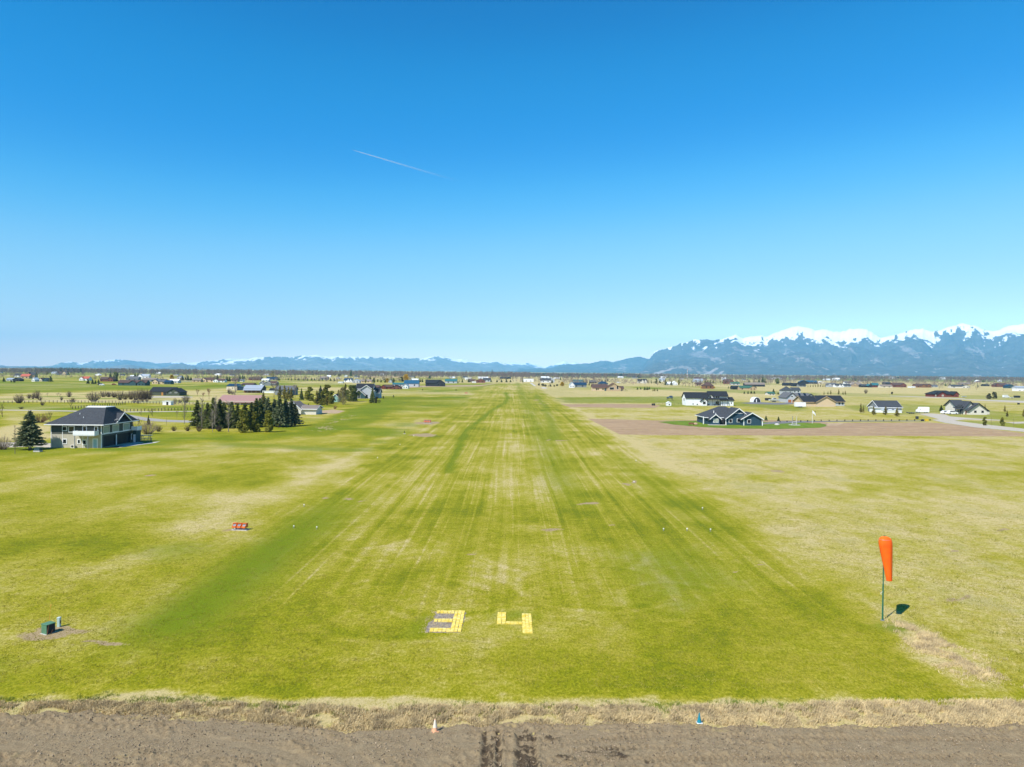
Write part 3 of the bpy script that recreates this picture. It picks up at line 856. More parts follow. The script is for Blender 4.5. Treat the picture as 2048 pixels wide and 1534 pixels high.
_vi = {}
_trng = random.Random(5)
def tree(kind, x, y, h, label, cat='tree', group=None, name='tree', w=1.0, parts=True, loc=None, size=None):
    """plant standing at a place of the photograph, h photograph pixels tall"""
    var = PROTO[kind]; i = _vi[kind] = _vi.get(kind, -1) + 1
    tm, cm = var[i % len(var)]
    p = loc or P(x, y); H = size or h * S(x, y)
    e_ = empty(name, p, label, cat, group, rz=_trng.uniform(0, 6.28))
    e_.scale = (H * w, H * w, H)
    a = link('trunk', tm, e_)
    b = link('branches' if cm.name.startswith('branches') else 'crown', cm, e_)
    return e_

# ================================================================== houses
def win_part(parent, x0, z0, x1, z1, y, frame=TRIM, pane=GLASS, side=None, t=.12, big=True):
    """window on the wall plane y (front) or on the plane x = y when side is 'R' or 'L'"""
    f_, p_ = MB(), MB()
    a, b = (.07, .10) if side != 'L' else (.07, .10)
    if side is None:
        f_.box(x0 - t, y - a, z0 - t, x1 + t, y + .05, z1 + t)
        p_.box(x0, y - b, z0, (x1), y + .02, z1)
    else:
        s_ = 1 if side == 'R' else -1
        xa, xb = sorted((y + s_ * a, y - s_ * .05)); f_.box(xa, x0 - t, z0 - t, xb, x1 + t, z1 + t)
        xa, xb = sorted((y + s_ * b, y - s_ * .02)); p_.box(xa, x0, z0, xb, x1, z1)
    if not big:
        return p_.build('window', pane, parent)
    w_ = f_.build('window', frame, parent)
    p_.build('pane', pane, w_)
    return w_

def gable_walls(mb, typ, x0, x1, y0, y1, ev, rg):
    if typ == 's':
        ym = (y0 + y1) / 2
        mb.prism([(y0, 0), (y1, 0), (y1, ev), (ym, rg), (y0, ev)], 'x', x0, x1)
    elif typ == 'f':
        xm = (x0 + x1) / 2
        mb.prism([(x0, 0), (x1, 0), (x1, ev), (xm, rg), (x0, ev)], 'y', y0, y1)
    else:
        mb.box(x0, y0, 0, x1, y1, ev)

def roof_geo(mb, tr, typ, x0, x1, y0, y1, ev, rg, o=.45, t=.22, lift=.02):
    if typ == 's':
        ym = (y0 + y1) / 2; k_ = (rg - ev) / max(.1, ym - y0); e = ev - k_ * o + lift + t; r_ = rg + lift + t
        mb.slab([(x0 - o, y0 - o, e), (x1 + o, y0 - o, e), (x1 + o, ym, r_), (x0 - o, ym, r_)], t)
        mb.slab([(x0 - o, ym, r_), (x1 + o, ym, r_), (x1 + o, y1 + o, e), (x0 - o, y1 + o, e)], t)
        if tr is not None:
            for xe in (x0 - o - .05, x1 + o + .01):
                tr.prism([(y0 - o - .02, e - t - .1), (y0 - o - .02, e + .02), (ym, r_ + .03), (ym, r_ - t - .12)], 'x', xe, xe + .04)
                tr.prism([(y1 + o + .02, e - t - .1), (ym, r_ - t - .12), (ym, r_ + .03), (y1 + o + .02, e + .02)], 'x', xe, xe + .04)
            tr.box(x0 - o, y0 - o - .05, e - t - .06, x1 + o, y0 - o - .01, e + .01)
    elif typ == 'f':
        xm = (x0 + x1) / 2; k_ = (rg - ev) / max(.1, xm - x0); e = ev - k_ * o + lift + t; r_ = rg + lift + t
        mb.slab([(x0 - o, y0 - o, e), (xm, y0 - o, r_), (xm, y1 + o, r_), (x0 - o, y1 + o, e)], t)
        mb.slab([(xm, y0 - o, r_), (x1 + o, y0 - o, e), (x1 + o, y1 + o, e), (xm, y1 + o, r_)], t)
        if tr is not None:
            ya = y0 - o - .05
            tr.prism([(x0 - o - .02, e - t - .1), (xm, r_ - t - .12), (xm, r_ + .03), (x0 - o - .02, e + .02)], 'y', ya, ya + .04)
            tr.prism([(x1 + o + .02, e - t - .1), (x1 + o + .02, e + .02), (xm, r_ + .03), (xm, r_ - t - .12)], 'y', ya, ya + .04)
    elif typ == 'h':
        ym = (y0 + y1) / 2; hd = min(ym - y0, (x1 - x0) / 2 - .3); k_ = (rg - ev) / max(.1, ym - y0)
        e = ev - k_ * o + lift + t; r_ = rg + lift + t
        a, b, c, d = (x0 - o, y0 - o, e), (x1 + o, y0 - o, e), (x1 + o, y1 + o, e), (x0 - o, y1 + o, e)
        p, q = (x0 + hd, ym, r_), (x1 - hd, ym, r_)
        n = len(mb.v)
        mb.v += [a, b, c, d, p, q] + [(v_[0], v_[1], v_[2] - t) for v_ in (a, b, c, d)]
        for f_ in ((0, 1, 5, 4), (2, 3, 4, 5), (1, 2, 5), (3, 0, 4), (0, 6, 7, 1), (1, 7, 8, 2), (2, 8, 9, 3), (3, 9, 6, 0), (9, 8, 7, 6)):
            mb.f.append(tuple(i + n for i in f_))
        if tr is not None:
            tr.box(x0 - o, y0 - o - .05, e - t - .03, x1 + o, y0 - o - .01, e + .01)
            tr.box(x1 + o + .01, y0 - o, e - t - .03, x1 + o + .05, y1 + o, e + .01)
            tr.box(x0 - o - .05, y0 - o, e - t - .03, x0 - o - .01, y1 + o, e + .01)
    elif typ == 'p':      # sloping porch roof: ev at the front, rg at the back, on posts
        mb.slab([(x0, y0, ev + t), (x1, y0, ev + t), (x1, y1, rg + t), (x0, y1, rg + t)], t)
        if tr is not None:
            n = max(2, int((x1 - x0) / 3) + 1)
            for i in range(n):
                xx = x0 + .15 + (x1 - x0 - .3) * i / (n - 1)
                tr.box(xx - .09, y0 + .12, 0, xx + .09, y0 + .30, ev - .002)
    elif typ == 'b':
        mb.box(x0 - .2, y0 - .2, ev + .002, x1 + .2, y1 + .2, ev + max(.2, rg))

def house(x, y, vols, label, wall, roof, wins=(), doors=(), gar=(), trim=None, chim=(), cat='house', name='house', group=None, swins=(), frame=TRIM, rz=0.0, over=.45, wallmats=None, roofmats=None):
    """x, y: place of the photograph at the foot of the front wall. Volumes are given in photograph pixels
    (x from the root, eave and ridge height) with depth and set-back in metres."""
    p = P(x, y); s = S(x, y); D = p.y
    root = empty(name, p, label, cat, group, rz)
    wm, rm = {}, {}
    tr = MB() if trim is not None else None
    dims = []
    for i, vv in enumerate(vols):
        typ, x0, x1, ev, rg, dep = vv[:6]; yo = vv[6] if len(vv) > 6 else 0.0
        k_ = (D + yo) / D
        def zz(h, extra): return CAM_H - (CAM_H - h * s) * (D + extra) / D
        z_e = zz(ev, yo)
        z_r = zz(rg, yo + dep / 2) if typ in 'sh' else (zz(rg, yo) if typ == 'f' else (zz(rg, yo + dep) if typ == 'p' else rg))
        # depth also shifts sideways in the picture; keep the front face where it is seen
        xa, xb = x0 * s * k_ + p.x * (k_ - 1), x1 * s * k_ + p.x * (k_ - 1)
        w_ = (wallmats or {}).get(i, wall); r_ = (roofmats or {}).get(i, roof)
        if typ != 'p': gable_walls(wm.setdefault(w_.name, (MB(), w_))[0], typ, xa, xb, yo, yo + dep, z_e, z_r)
        roof_geo(rm.setdefault(r_.name, (MB(), r_))[0], tr, typ, xa, xb, yo, yo + dep, z_e, z_r, o=over)
        dims.append((xa, xb, yo, yo + dep, z_e, z_r, s * k_, p.x * (k_ - 1)))
    for mb, m_ in wm.values(): mb.build('wall', m_, root)
    roofs = [mb.build('roof', m_, root) for mb, m_ in rm.values()]
    if tr is not None and tr.v: tr.build('fascia', trim, root)
    for w_ in wins:
        i, xc, zc, ww, hh = w_[:5]; d = dims[i]; q = d[6]
        win_part(root, (xc - ww / 2) * q + d[7], (zc - hh / 2) * q, (xc + ww / 2) * q + d[7], (zc + hh / 2) * q, d[2], frame, w_[5] if len(w_) > 5 else GLASS, big=ww >= 3.0, t=min(.14, ww * q * .2))
    for w_ in swins:
        i, side, fr_, zc, ww, hh = w_[:6]; d = dims[i]; yc = d[2] + (d[3] - d[2]) * fr_
        win_part(root, yc - ww / 2, zc - hh / 2, yc + ww / 2, zc + hh / 2, d[1] if side == 'R' else d[0], frame, w_[6] if len(w_) > 6 else GLASS, side=side)
    for i, xc, ww, hh, m_ in doors:
        d = dims[i]; q = d[6]
        box_part('door', m_, root, (xc - ww / 2) * q + d[7], d[2] - .06, .02, (xc + ww / 2) * q + d[7], d[2] + .04, hh * q)
    for i, xc, ww, hh, m_ in gar:
        d = dims[i]; q = d[6]
        box_part('garage_door', m_, root, (xc - ww / 2) * q + d[7], d[2] - .05, .01, (xc + ww / 2) * q + d[7], d[2] + .04, hh * q)
    for i, fx, fy, hh, m_ in chim:
        d = dims[i]; xx = d[0] + (d[1] - d[0]) * fx; yy = d[2] + (d[3] - d[2]) * fy
        box_part('chimney', m_, roofs[0], xx - .35, yy - .35, d[4], xx + .35, yy + .35, d[5] + hh)
    return root, dims, s

# ================================================================== sheets lying on the ground (fields, lanes, lawns)
def sheet(name, poly_px, m, z=.012, rag=.5, cell=1.2, label=None, world=None):
    """flat sheet with a ragged edge: a jittered, densely sampled outline, triangulated"""
    w = world or W(poly_px)
    pts = []
    rng = random.Random(len(pts) + int(w[0][0] * 10))
    for i, a in enumerate(w):
        b = w[(i + 1) % len(w)]
        L = math.hypot(b[0] - a[0], b[1] - a[1]); n = max(1, min(160, int(L / cell)))
        nx_, ny_ = -(b[1] - a[1]) / (L + 1e-9), (b[0] - a[0]) / (L + 1e-9)
        for j in range(n):
            t = j / n; k_ = rng.gauss(0, .45) * rag * (0 if j == 0 else 1)
            pts.append((a[0] + (b[0] - a[0]) * t + nx_ * k_, a[1] + (b[1] - a[1]) * t + ny_ * k_, z))
    me = bpy.data.meshes.new(name)
    me.from_pydata(pts, [], [tuple(range(len(pts)))])
    me.materials.append(m)
    import bmesh
    bm = bmesh.new(); bm.from_mesh(me); bmesh.ops.triangulate(bm, faces=bm.faces[:])
    bmesh.ops.recalc_face_normals(bm, faces=bm.faces[:])
    for f_ in bm.faces:
        if f_.normal.z < 0: f_.normal_flip()
    bm.to_mesh(me); bm.free()
    return tag(link(name, me), kind='structure')

def strip(name, pts_px, wid, m, z=.012, rag=.2):
    """lane of a given width along places of the photograph"""
    c = [Vector(p) for p in W(pts_px)]
    L, R_ = [], []
    for i, p in enumerate(c):
        d = (c[min(i + 1, len(c) - 1)] - c[max(i - 1, 0)]).normalized(); n = Vector((-d.y, d.x))
        ww = wid[i] if isinstance(wid, (list, tuple)) else wid
        L.append(tuple(p + n * ww / 2)); R_.append(tuple(p - n * ww / 2))
    return sheet(name, None, m, z, rag, 2.0, world=L + R_[::-1])

# ================================================================== bare soil in front, with clods and tyre ruts
_eb = W([(-120, 1424), (0, 1426), (150, 1424), (300, 1430), (420, 1436), (550, 1447), (660, 1458), (740, 1458), (850, 1450), (1000, 1449), (1150, 1446), (1400, 1447), (1600, 1450), (1800, 1448), (2048, 1450), (2200, 1452)])
_ebx = np.array([p[0] for p in _eb]); _eby = np.array([p[1] for p in _eb])
sx = np.concatenate([np.arange(-120, -34, 1.5), np.arange(-34, 34, .085), np.arange(34, 121, 1.5)])
sy = np.concatenate([np.arange(-80, 20, 3.0), np.arange(20, 33.5, .5), np.arange(33.5, 45.5, .075)])
X, Y = np.meshgrid(sx, sy)
edge_y = np.interp(X, _ebx, _eby)
ins = edge_y - Y + (fbm(X / 1.1, Y / .7, 71, 4, .6) - .5) * 1.3
clod = fbm(X / .22, Y / .22, 73, 4, .62); big = fbm(X / 1.6, Y / 1.2, 77, 4)
clod2 = fbm(X / .55, Y / .40, 78, 3, .6)
rough = .45 + .9 * sstep(.4, .65, fbm(X / 5, Y / 2.2, 79, 3))
Z = .05 * sstep(-.1, .7, ins) + (sstep(.42, .78, clod) * .11 + sstep(.5, .8, clod2) * .07) * rough * sstep(-.25, .5, ins) + (big - .5) * .09 * sstep(-.4, .4, ins) - .22 * sstep(.25, -.6, ins)
wet = np.zeros(X.shape)
# four wheel ruts running towards the viewer
for i_, (xr, wdt) in enumerate(((-1.28, .19), (-.58, .15), (.70, .24), (1.32, .18), (-.95, .08), (1.02, .12))):
    wob = (fbm(Y / 1.2, Y * 0 + i_, 83 + i_, 3) - .5) * .22
    q = np.abs(X - xr - wob - (Y - 38) * (.02 * xr)) / wdt
    on = sstep(edge_y - .55, edge_y - 1.4, Y + (fbm(X / .5, Y / .5, 85, 3) - .5) * 1.2)
    Z -= .13 * np.exp(-q ** 2) * on * (.6 + .8 * clod)
    Z += .07 * np.exp(-((q - 1.7) / .5) ** 2) * on * clod2 * 1.6
    lug = .5 + .5 * np.sin(Y * 21 + np.abs(q) * 2.2)
    Z += .035 * lug * np.exp(-(q / 1.6) ** 2) * on
    wet = np.maximum(wet, on * np.exp(-(q / 1.3) ** 2) * (.3 + 1.0 * sstep(.35, .6, clod)))
# tractor tread marks curving off to the side
def tread(pts, wdt, amp):
    global Z, wet
    c = W(pts)
    cx_ = np.array([p[0] for p in c]); cy_ = np.array([p[1] for p in c])
    yc = np.interp(X, cx_, cy_)
    dy = Y - yc
    on = sstep(wdt * .5 + .06, wdt * .5 - .06, np.abs(dy)) * ((X > cx_[0]) & (X < cx_[-1]))
    lug = np.sin((X * 19.0 + np.abs(dy) * 9.0 + (fbm(X / 1.5, Y / 1.5, 91, 2) - .5) * 6))
    vis = sstep(.25, .6, fbm(X / 3.0, Y / .8, 93, 3)) * .9 + .25
    Z = Z * (1 - on * .75) + on * (-.01 + amp * 1.5 * sstep(0.0, .8, lug) * vis)
    wet = np.maximum(wet, on * sstep(.2, -.4, lug) * .40 * vis)
tread([(1120, 1492), (1200, 1480), (1300, 1474), (1500, 1475), (1800, 1479), (2150, 1482)], .50, .060)
tread([(1090, 1512), (1180, 1500), (1300, 1497), (1420, 1497)], .42, .06)
tread([(1190, 1526), (1400, 1518), (1600, 1515), (1900, 1516), (2150, 1520)], .60, .060)
# smoothly graded sweep where machines turned
for pts_, wd_ in (([(735, 1545), (690, 1505), (630, 1482), (540, 1465), (400, 1450)], .55), ([(640, 1545), (590, 1515), (500, 1492), (360, 1478)], .35), ([(860, 1545), (840, 1500), (800, 1475)], .3)):
    dq = dist_poly(X.ravel(), Y.ravel(), W(pts_)).reshape(X.shape)
    on = sstep(wd_ + .15, wd_ - .15, dq)
    Z = Z * (1 - on * .8) + on * (.02 - .03 * sstep(wd_ - .2, wd_, dq))
    wet = np.maximum(wet, np.exp(-((dq - wd_) / .09) ** 2) * .5 * sstep(.35, .6, clod))
tread([(1080, 1462), (1200, 1458), (1330, 1456)], .30, .045)
for (px, py, rx, ry) in ((1175, 1507, .5, .4), (1240, 1512, .55, .35), (1270, 1500, .3, .2), (1400, 1527, .5, .4), (1290, 1527, .8, .3), (1100, 1480, .5, .5), (1130, 1520, .5, .6)):
    c = P(px, py); wet = np.maximum(wet, np.clip(1.2 - np.hypot((X - c.x) / rx, (Y - c.y) / ry), 0, 1) * sstep(.4, .6, clod) * 1.1)
wet += .55 * sstep(.50, .72, fbm(X / .9, Y / .5, 115, 4, .6)) * sstep(-2.5, 0, X) * sstep(13, 5, X) * sstep(edge_y - 1.4, edge_y - 3.4, Y)
straw = sstep(.52, .75, fbm(X / 1.4, Y / .5, 95, 5, .65)) * (.35 + .9 * sstep(1.6, .0, ins)) + .5 * sstep(36.8, 35.6, Y) * sstep(-12, -22, X) * sstep(.4, .6, clod2)
k = NT('tilled_soil')
o = k.obj()
f1 = k.noise(o, 9.0, 6, .7); f2 = k.noise(o, 1.3, 4, .6); f3 = k.noise(k.scale(o, (1, 1.6, 1)), 26.0, 3, .7)
c = k.mix(k.ramp(f1, .3, .7), (0.235, 0.172, 0.096), (0.400, 0.304, 0.178))
c = k.mix(k.ramp(f2, .35, .65), c, k.mix(f1, (0.275, 0.205, 0.118), (0.43, 0.335, 0.200)))
st_ = k.ramp(k.math('ADD', k.attr('straw'), k.math('MULTIPLY', k.math('SUBTRACT', f3, .5), 1.6)), .55, .85)
c = k.mix(k.math('MULTIPLY', st_, .75), c, (0.42, 0.32, 0.15))
c = k.mix(k.ramp(f3, .31, .22), c, (0.085, 0.062, 0.040))
c = k.mix(k.math('MULTIPLY', k.ramp(k.math('ADD', k.attr('wet'), k.math('MULTIPLY', k.math('SUBTRACT', f1, .5), .9)), .25, 1.0), .85), c, (0.062, 0.044, 0.030))
k.color(c); k.b.inputs['Roughness'].default_value = .95; k.b.inputs['Specular IOR Level'].default_value = .08
f4 = k.noise(o, 60.0, 2, .7)
k.bump(k.math('ADD', k.math('ADD', f1, f3), k.math('MULTIPLY', f4, .5)), 1.0, .07)
M_SOIL = k.m
n_, r_ = X.shape[1], X.shape[0]
ii = (np.arange(r_ - 1)[:, None] * n_ + np.arange(n_ - 1)[None, :]).ravel()
me = np_mesh('soil', np.stack([X.ravel(), Y.ravel(), Z.ravel()], 1), np.stack([ii, ii + 1, ii + n_ + 1, ii + n_], 1), M_SOIL, dict(wet=np.clip(wet, 0, 1).ravel(), straw=np.clip(straw, 0, 1).ravel()))
tag(link('soil', me), kind='structure')

# loose clods and stones lying on the soil
_r = np.random.default_rng(44)
n = 26000
cx_ = _r.uniform(-31, 31, n); cy_ = _r.uniform(34.5, 41.6, n)
ok = (cy_ < np.interp(cx_, _ebx, _eby) - .1) & (fbm(cx_ / 2.2, cy_ / 1.0, 121, 4, .6) > .44)
cx_, cy_ = cx_[ok], cy_[ok]; n = len(cx_)
sz = .012 + .05 * _r.random(n) ** 3
octa = np.array([(1, 0, 0), (0, 1, 0), (-1, 0, 0), (0, -1, 0), (0, 0, .8), (0, 0, -.6)], float)
V = octa[None] * sz[:, None, None] * _r.uniform(.6, 1.4, (n, 6, 1)) + _r.normal(0, .15, (n, 6, 3)) * sz[:, None, None]
V[:, :, 0] += cx_[:, None]; V[:, :, 1] += cy_[:, None]
_ix = np.clip(np.searchsorted(sx, cx_), 1, len(sx) - 1); _iy = np.clip(np.searchsorted(sy, cy_), 1, len(sy) - 1)
V[:, :, 2] += (Z[_iy, _ix] + sz * .3)[:, None]
F = np.array([(0, 1, 4), (1, 2, 4), (2, 3, 4), (3, 0, 4), (1, 0, 5), (2, 1, 5), (3, 2, 5), (0, 3, 5)])
F = (np.arange(n)[:, None, None] * 6 + F[None]).reshape(-1, 3)
CLOD = mat('soil_clods', (0.26, 0.20, 0.13), .95, .6, 3.0)
tag(link('clods', np_mesh('clods', V.reshape(-1, 3), F, CLOD)), kind='stuff')
del X, Y, Z, clod, clod2, big, wet, straw, ins

# ================================================================== tall dry grass (blades nobody could count)
def blades(name, roots, hts, m, per=9, lean=(.25, .0), wid=.012, spread=.10, seed=3, bend=.5):
    rng = np.random.default_rng(seed)
    n = len(roots) * per
    R0 = np.repeat(roots, per, axis=0) + np.column_stack([rng.normal(0, spread, n), rng.normal(0, spread, n), np.zeros(n)])
    h = np.repeat(hts, per) * rng.uniform(.55, 1.15, n)
    lx = rng.normal(lean[0], .32, n) * h; ly = rng.normal(lean[1], .28, n) * h
    a = rng.uniform(0, math.pi, n); wx, wy = np.cos(a) * wid, np.sin(a) * wid
    V = np.empty((n, 6, 3), np.float32)
    for j, (t, w_) in enumerate(((0, 1.0), (.55, .8), (1.0, .15))):
        bx = lx * t ** (1 + bend); by = ly * t ** (1 + bend); bz = h * (t - .22 * t * t * np.clip(np.hypot(lx, ly) / h, 0, 1.2))
        V[:, 2 * j] = R0 + np.column_stack([bx - wx * w_, by - wy * w_, bz]); V[:, 2 * j + 1] = R0 + np.column_stack([bx + wx * w_, by + wy * w_, bz])
    b = np.arange(n)[:, None] * 6
    F = np.concatenate([b + np.array([0, 1, 3, 2]), b + np.array([2, 3, 5, 4])])
    me = np_mesh(name, V.reshape(-1, 3), F, m)
    return tag(link(name, me), kind='stuff')

def grass_mat(name, a, b, sc=.9):
    k = NT(name); o = k.obj()
    f = k.noise(o, sc, 4, .6); g = k.noise(o, 14.0, 2, .6)
    c = k.mix(k.ramp(k.math('ADD', k.math('MULTIPLY', f, .55), k.math('MULTIPLY', g, .45)), .36, .64), a, b)
    k.color(c); k.b.inputs['Roughness'].default_value = .8; k.b.inputs['Specular IOR Level'].default_value = .15
    return k.m
G_STRAW = grass_mat('dry_straw', (0.34, 0.260, 0.150), (0.70, 0.550, 0.290))
G_GREEN = grass_mat('green_blades', (0.10, 0.16, 0.012), (0.26, 0.27, 0.05))
G_OLIVE = grass_mat('mown_blades', (0.130, 0.150, 0.005), (0.40, 0.33, 0.07), .6)
rng = np.random.default_rng(11)
n = 20000
bx = rng.uniform(-34, 34, n)
ey = np.interp(bx, _ebx, _eby)
dens = fbm(bx / 2.5, bx * 0 + 2, 97, 3)
wd = np.interp(bx, [-34, -22, -16, -12, 0, 10, 20, 34], [1.4, 1.6, 2.2, 2.7, 2.4, 2.2, 2.8, 3.1])
by = ey - .25 + wd * rng.uniform(0, 1, n) ** 1.1 + rng.normal(0, .12, n)
cl = fbm(bx / .8, by / .6, 99, 4, .6); gaps = fbm(bx / 2.2, by / 1.2, 101, 3)
ok = (cl > .42) & (gaps > .30)
hh = np.interp(bx, [-34, -15, -12, 0, 12, 20, 34], [.17, .20, .30, .27, .24, .33, .38]) * (.5 + .9 * cl) * np.clip((by - ey + .5) / .7, .3, 1) * np.clip((ey + wd + .4 - by) / .8, .3, 1)
blades('dry_grass', np.column_stack([bx, by, np.zeros(n)])[ok], hh[ok], G_STRAW, 9, (.30, -.05), .014, .10, 3)
n = 2600
bx = rng.uniform(-34, 34, n); ey = np.interp(bx, _ebx, _eby); by = ey + np.interp(bx, [-34, -12, 0, 34], [1.0, 1.9, 1.7, 2.4]) + rng.normal(.1, .45, n)
ok = fbm(bx / 1.6, by / .8, 103, 3) > .46
blades('green_grass', np.column_stack([bx, by, np.zeros(n)])[ok], rng.uniform(.08, .22, ok.sum()), G_GREEN, 8, (.2, 0), .012, .09, 5)
# tall pale grass trailing away from the windsock
c0, c1 = P(1800, 1250), P(1960, 1350)
n = 2300
t = rng.uniform(0, 1, n) ** .8
bx = c0.x + (c1.x - c0.x) * t + rng.normal(0, .55, n) * (1 + 1.2 * t); by = c0.y + (c1.y - c0.y) * t + rng.normal(0, .6, n) * (1 + .8 * t)
ok = fbm(bx / .9, by / .9, 105, 3) > .45
blades('dry_grass', np.column_stack([bx, by, np.zeros(n)])[ok], (rng.uniform(.18, .42, n) * (1 - .5 * t))[ok], G_STRAW, 8, (.2, 0), .013, .12, 6)
# short turf on the nearest ground: tips that catch the light
def lawn_density(x, y): return fbm(x / 1.3, y / 1.6, 107, 4, .6)
n = 60000
by = 44.5 * np.exp(rng.uniform(0, 1, n) ** 1.0 * math.log(105 / 44.5)); bx = rng.uniform(-1, 1, n) * by * .76
num = (np.abs(by - 56.5) < 3.4) & (bx > -7.0) & (bx < 1.9)
ok = (lawn_density(bx, by) > .42) & ~num
blades('grass', np.column_stack([bx, by, np.zeros(n)])[ok], rng.uniform(.035, .085, ok.sum()) * (1 + .6 * (bx[ok] > 33)), G_OLIVE, 5, (.2, 0), .016, .13, 8)

# tussocks of the rough field beyond the windsock
n = 42000
by = 52 * np.exp(rng.uniform(0, 1, n) * math.log(255 / 52)); bx = rng.uniform(33, 200, n) + (by - 50) * .02
ok = (fbm(bx / 1.8, by / 2.4, 113, 4, .6) > .50) & (np.abs(bx) < by * .80)
blades('dry_grass', np.column_stack([bx, by, np.zeros(n)])[ok], rng.uniform(.06, .20, ok.sum()), grass_mat('rough_field_blades', (0.135, 0.150, 0.008), (0.50, 0.40, 0.17), .35), 5, (.25, 0), .022, .20, 14)
# ================================================================== the numerals 3 and 4 laid in yellow pavers
PAVER = None
k = NT('yellow_painted_pavers')
o = k.obj()
f = k.noise(o, 2.2, 5, .6); g = k.noise(o, 9, 3, .6)
c = k.mix(k.ramp(f, .35, .7), (0.66, 0.48, 0.050), (0.78, 0.64, 0.23))
c = k.mix(k.ramp(g, .66, .78), c, (0.24, 0.17, 0.05))
k.color(c); k.b.inputs['Roughness'].default_value = .8
PAVER = k.m
WEEDG = mat('weedy_grey_gravel', (0.235, 0.200, 0.165), .95, .4, 3.0, bump=.8)
def gp(cx_, cy_): return P(800 + cx_ / 6.4, 1180 + cy_ / 6.4)
def numeral(label, rects):
    """each rectangle: left, right edge in metres and near, far edge in metres"""
    root = empty('runway_numeral', ((rects[0][0] + rects[0][1]) / 2, rects[0][2], 0), label, 'numeral', 'yellow paver numerals on the runway')
    mb = MB(); rng = random.Random(int(rects[0][0] * 10))
    ox, oy = root.location.x, root.location.y
    for (x0, x1, y0, y1) in rects:
        nx_ = max(1, round((x1 - x0) / .30)); ny_ = max(1, round((y1 - y0) / .44))
        for i in range(nx_):
            for j in range(ny_):
                if rng.random() < .035: continue
                a, b = x0 + (x1 - x0) * i / nx_, x0 + (x1 - x0) * (i + 1) / nx_
                c_, d_ = y0 + (y1 - y0) * j / ny_, y0 + (y1 - y0) * (j + 1) / ny_
                q = .006 + rng.random() ** 2 * .03; tz = .045 + rng.random() * .03
                mb.box(a + q - ox, c_ + q - oy, -.02, b - q - ox, d_ - q - oy, tz)
    mb.build('paver', PAVER, root)
    return root
xr3, xr3b = gp(765, 540), gp(850, 268)
xl3, yb3, yt3 = gp(372, 540).x, gp(500, 540).y, gp(500, 268).y
x3 = (xr3.x + xr3b.x) / 2
sw = .85
def gy(cy_): return gp(600, cy_).y
numeral('yellow paver numeral three with square corners, grey weedy gravel between its bars',
        [(x3 - sw, x3, yb3, yt3), (xl3, x3 - sw, yb3, gy(496)), (xl3 + .1, x3 - sw, gy(415), gy(375)), (xl3 + .1, x3 - sw, gy(305), yt3)])
sheet('gravel', None, WEEDG, .012, .12, .25, world=[(xl3 - .35, yb3 - .1), (x3 - .1, yb3 - .06), (x3 + .12, yt3 - .4), (x3 - .2, yt3 - .1), (xl3 - .05, yt3 - .25), (xl3 + .05, gy(385)), (xl3 - .3, gy(420))])
x4r = gp(1690, 430).x; x4l = gp(1240, 430).x; yb4, yt4 = gp(1600, 556).y, gp(1600, 306).y
numeral('yellow paver numeral four with an open top on mown grass',
        [(x4r - .78, x4r, yb4, yt4), (x4l, x4l + .72, gp(1300, 436).y, gp(1300, 290).y), (x4l + .72, x4r - .78, gp(1450, 440).y, gp(1450, 410).y)])
n = 260
bx = rng.uniform(xl3 - .6, x3 - .9, n); by = rng.uniform(yb3 - .3, yt3, n)
blades('weeds', np.column_stack([bx, by, np.zeros(n)]), rng.uniform(.05, .16, n), G_STRAW, 6, (.1, 0), .010, .10, 9)

# ================================================================== windsock
k = NT('orange_windsock_cloth')
o = k.obj()
c = k.mix(k.ramp(k.noise(o, 1.2, 3), .3, .7), (0.86, 0.098, 0.004), (0.92, 0.135, 0.006))
k.color(c); k.b.inputs['Roughness'].default_value = .75
SOCK = k.m
POLEG = mat('dark_green_pole_paint', (0.012, 0.125, 0.082), .5, .15)
p = P(1765, 1241); s = S(1765, 1241)
ws = empty('windsock', p, 'limp orange windsock hanging on a slim green pole', 'windsock')
Hs = 169 * s
b = MB(); b.tube([(0, 0, -.05), (0, 0, 1.35)], .062, 10); b.tube([(0, 0, 1.35), (0, 0, 3.0)], .055, 10); b.tube([(0, 0, 3.0), (0, 0, Hs)], .042, 10); b.build('pole', POLEG, ws, smooth=False)
b = MB(); b.lathe([(.16, 0), (.16, .05), (.07, .07)], 12); b.build('base', STEEL, ws)
b = MB()
K = 18
b.tube([(-.14, -.03, 2.32), (-.2, -.05, 2.26), (-.2, -.05, 2.18), (-.12, -.03, 2.14)], .014, 6); b.tube([(-.14, -.03, 2.32), (0, 0, 2.36)], .014, 6); b.build('cleat', TRIM, ws)
b = MB(); b.tube([(0, 0, Hs - .05), (0, 0, Hs + .12)], .02, 6); b.tube([(-.02, -.05, Hs + .06), (.14, -.1, Hs + .07)], .012, 5); b.build('swivel', DTRIM, ws)
b = MB()
rings = [(.0, .06, .05), (.05, .27, .20), (.12, .40, .30), (.22, .475, .36), (.40, .515, .40), (.62, .525, .40), (.9, .505, .39), (1.3, .465, .36), (1.8, .41, .32), (2.3, .352, .28), (2.8, .295, .24), (3.2, .25, .21), (3.52, .222, .19)]
for i, (dz, ra, rb) in enumerate(rings):
    t = dz / 3.52
    cx_, cy_ = .31 * t ** 1.1, -.16 - .16 * t
    for j in range(K):
        a = 2 * math.pi * j / K
        fold = 1 + .045 * math.sin(3 * a + 2.0 * t) * t + .025 * math.sin(7 * a + 5 * t) * (.3 + t)
        b.v.append((cx_ + ra * math.cos(a) * fold, cy_ + rb * math.sin(a) * fold, Hs + .02 - dz - .03 * math.sin(2 * a) * (1 - t)))
for i in range(len(rings) - 1):
    for j in range(K):
        b.f.append((i * K + j, i * K + (j + 1) % K, (i + 1) * K + (j + 1) % K, (i + 1) * K + j))
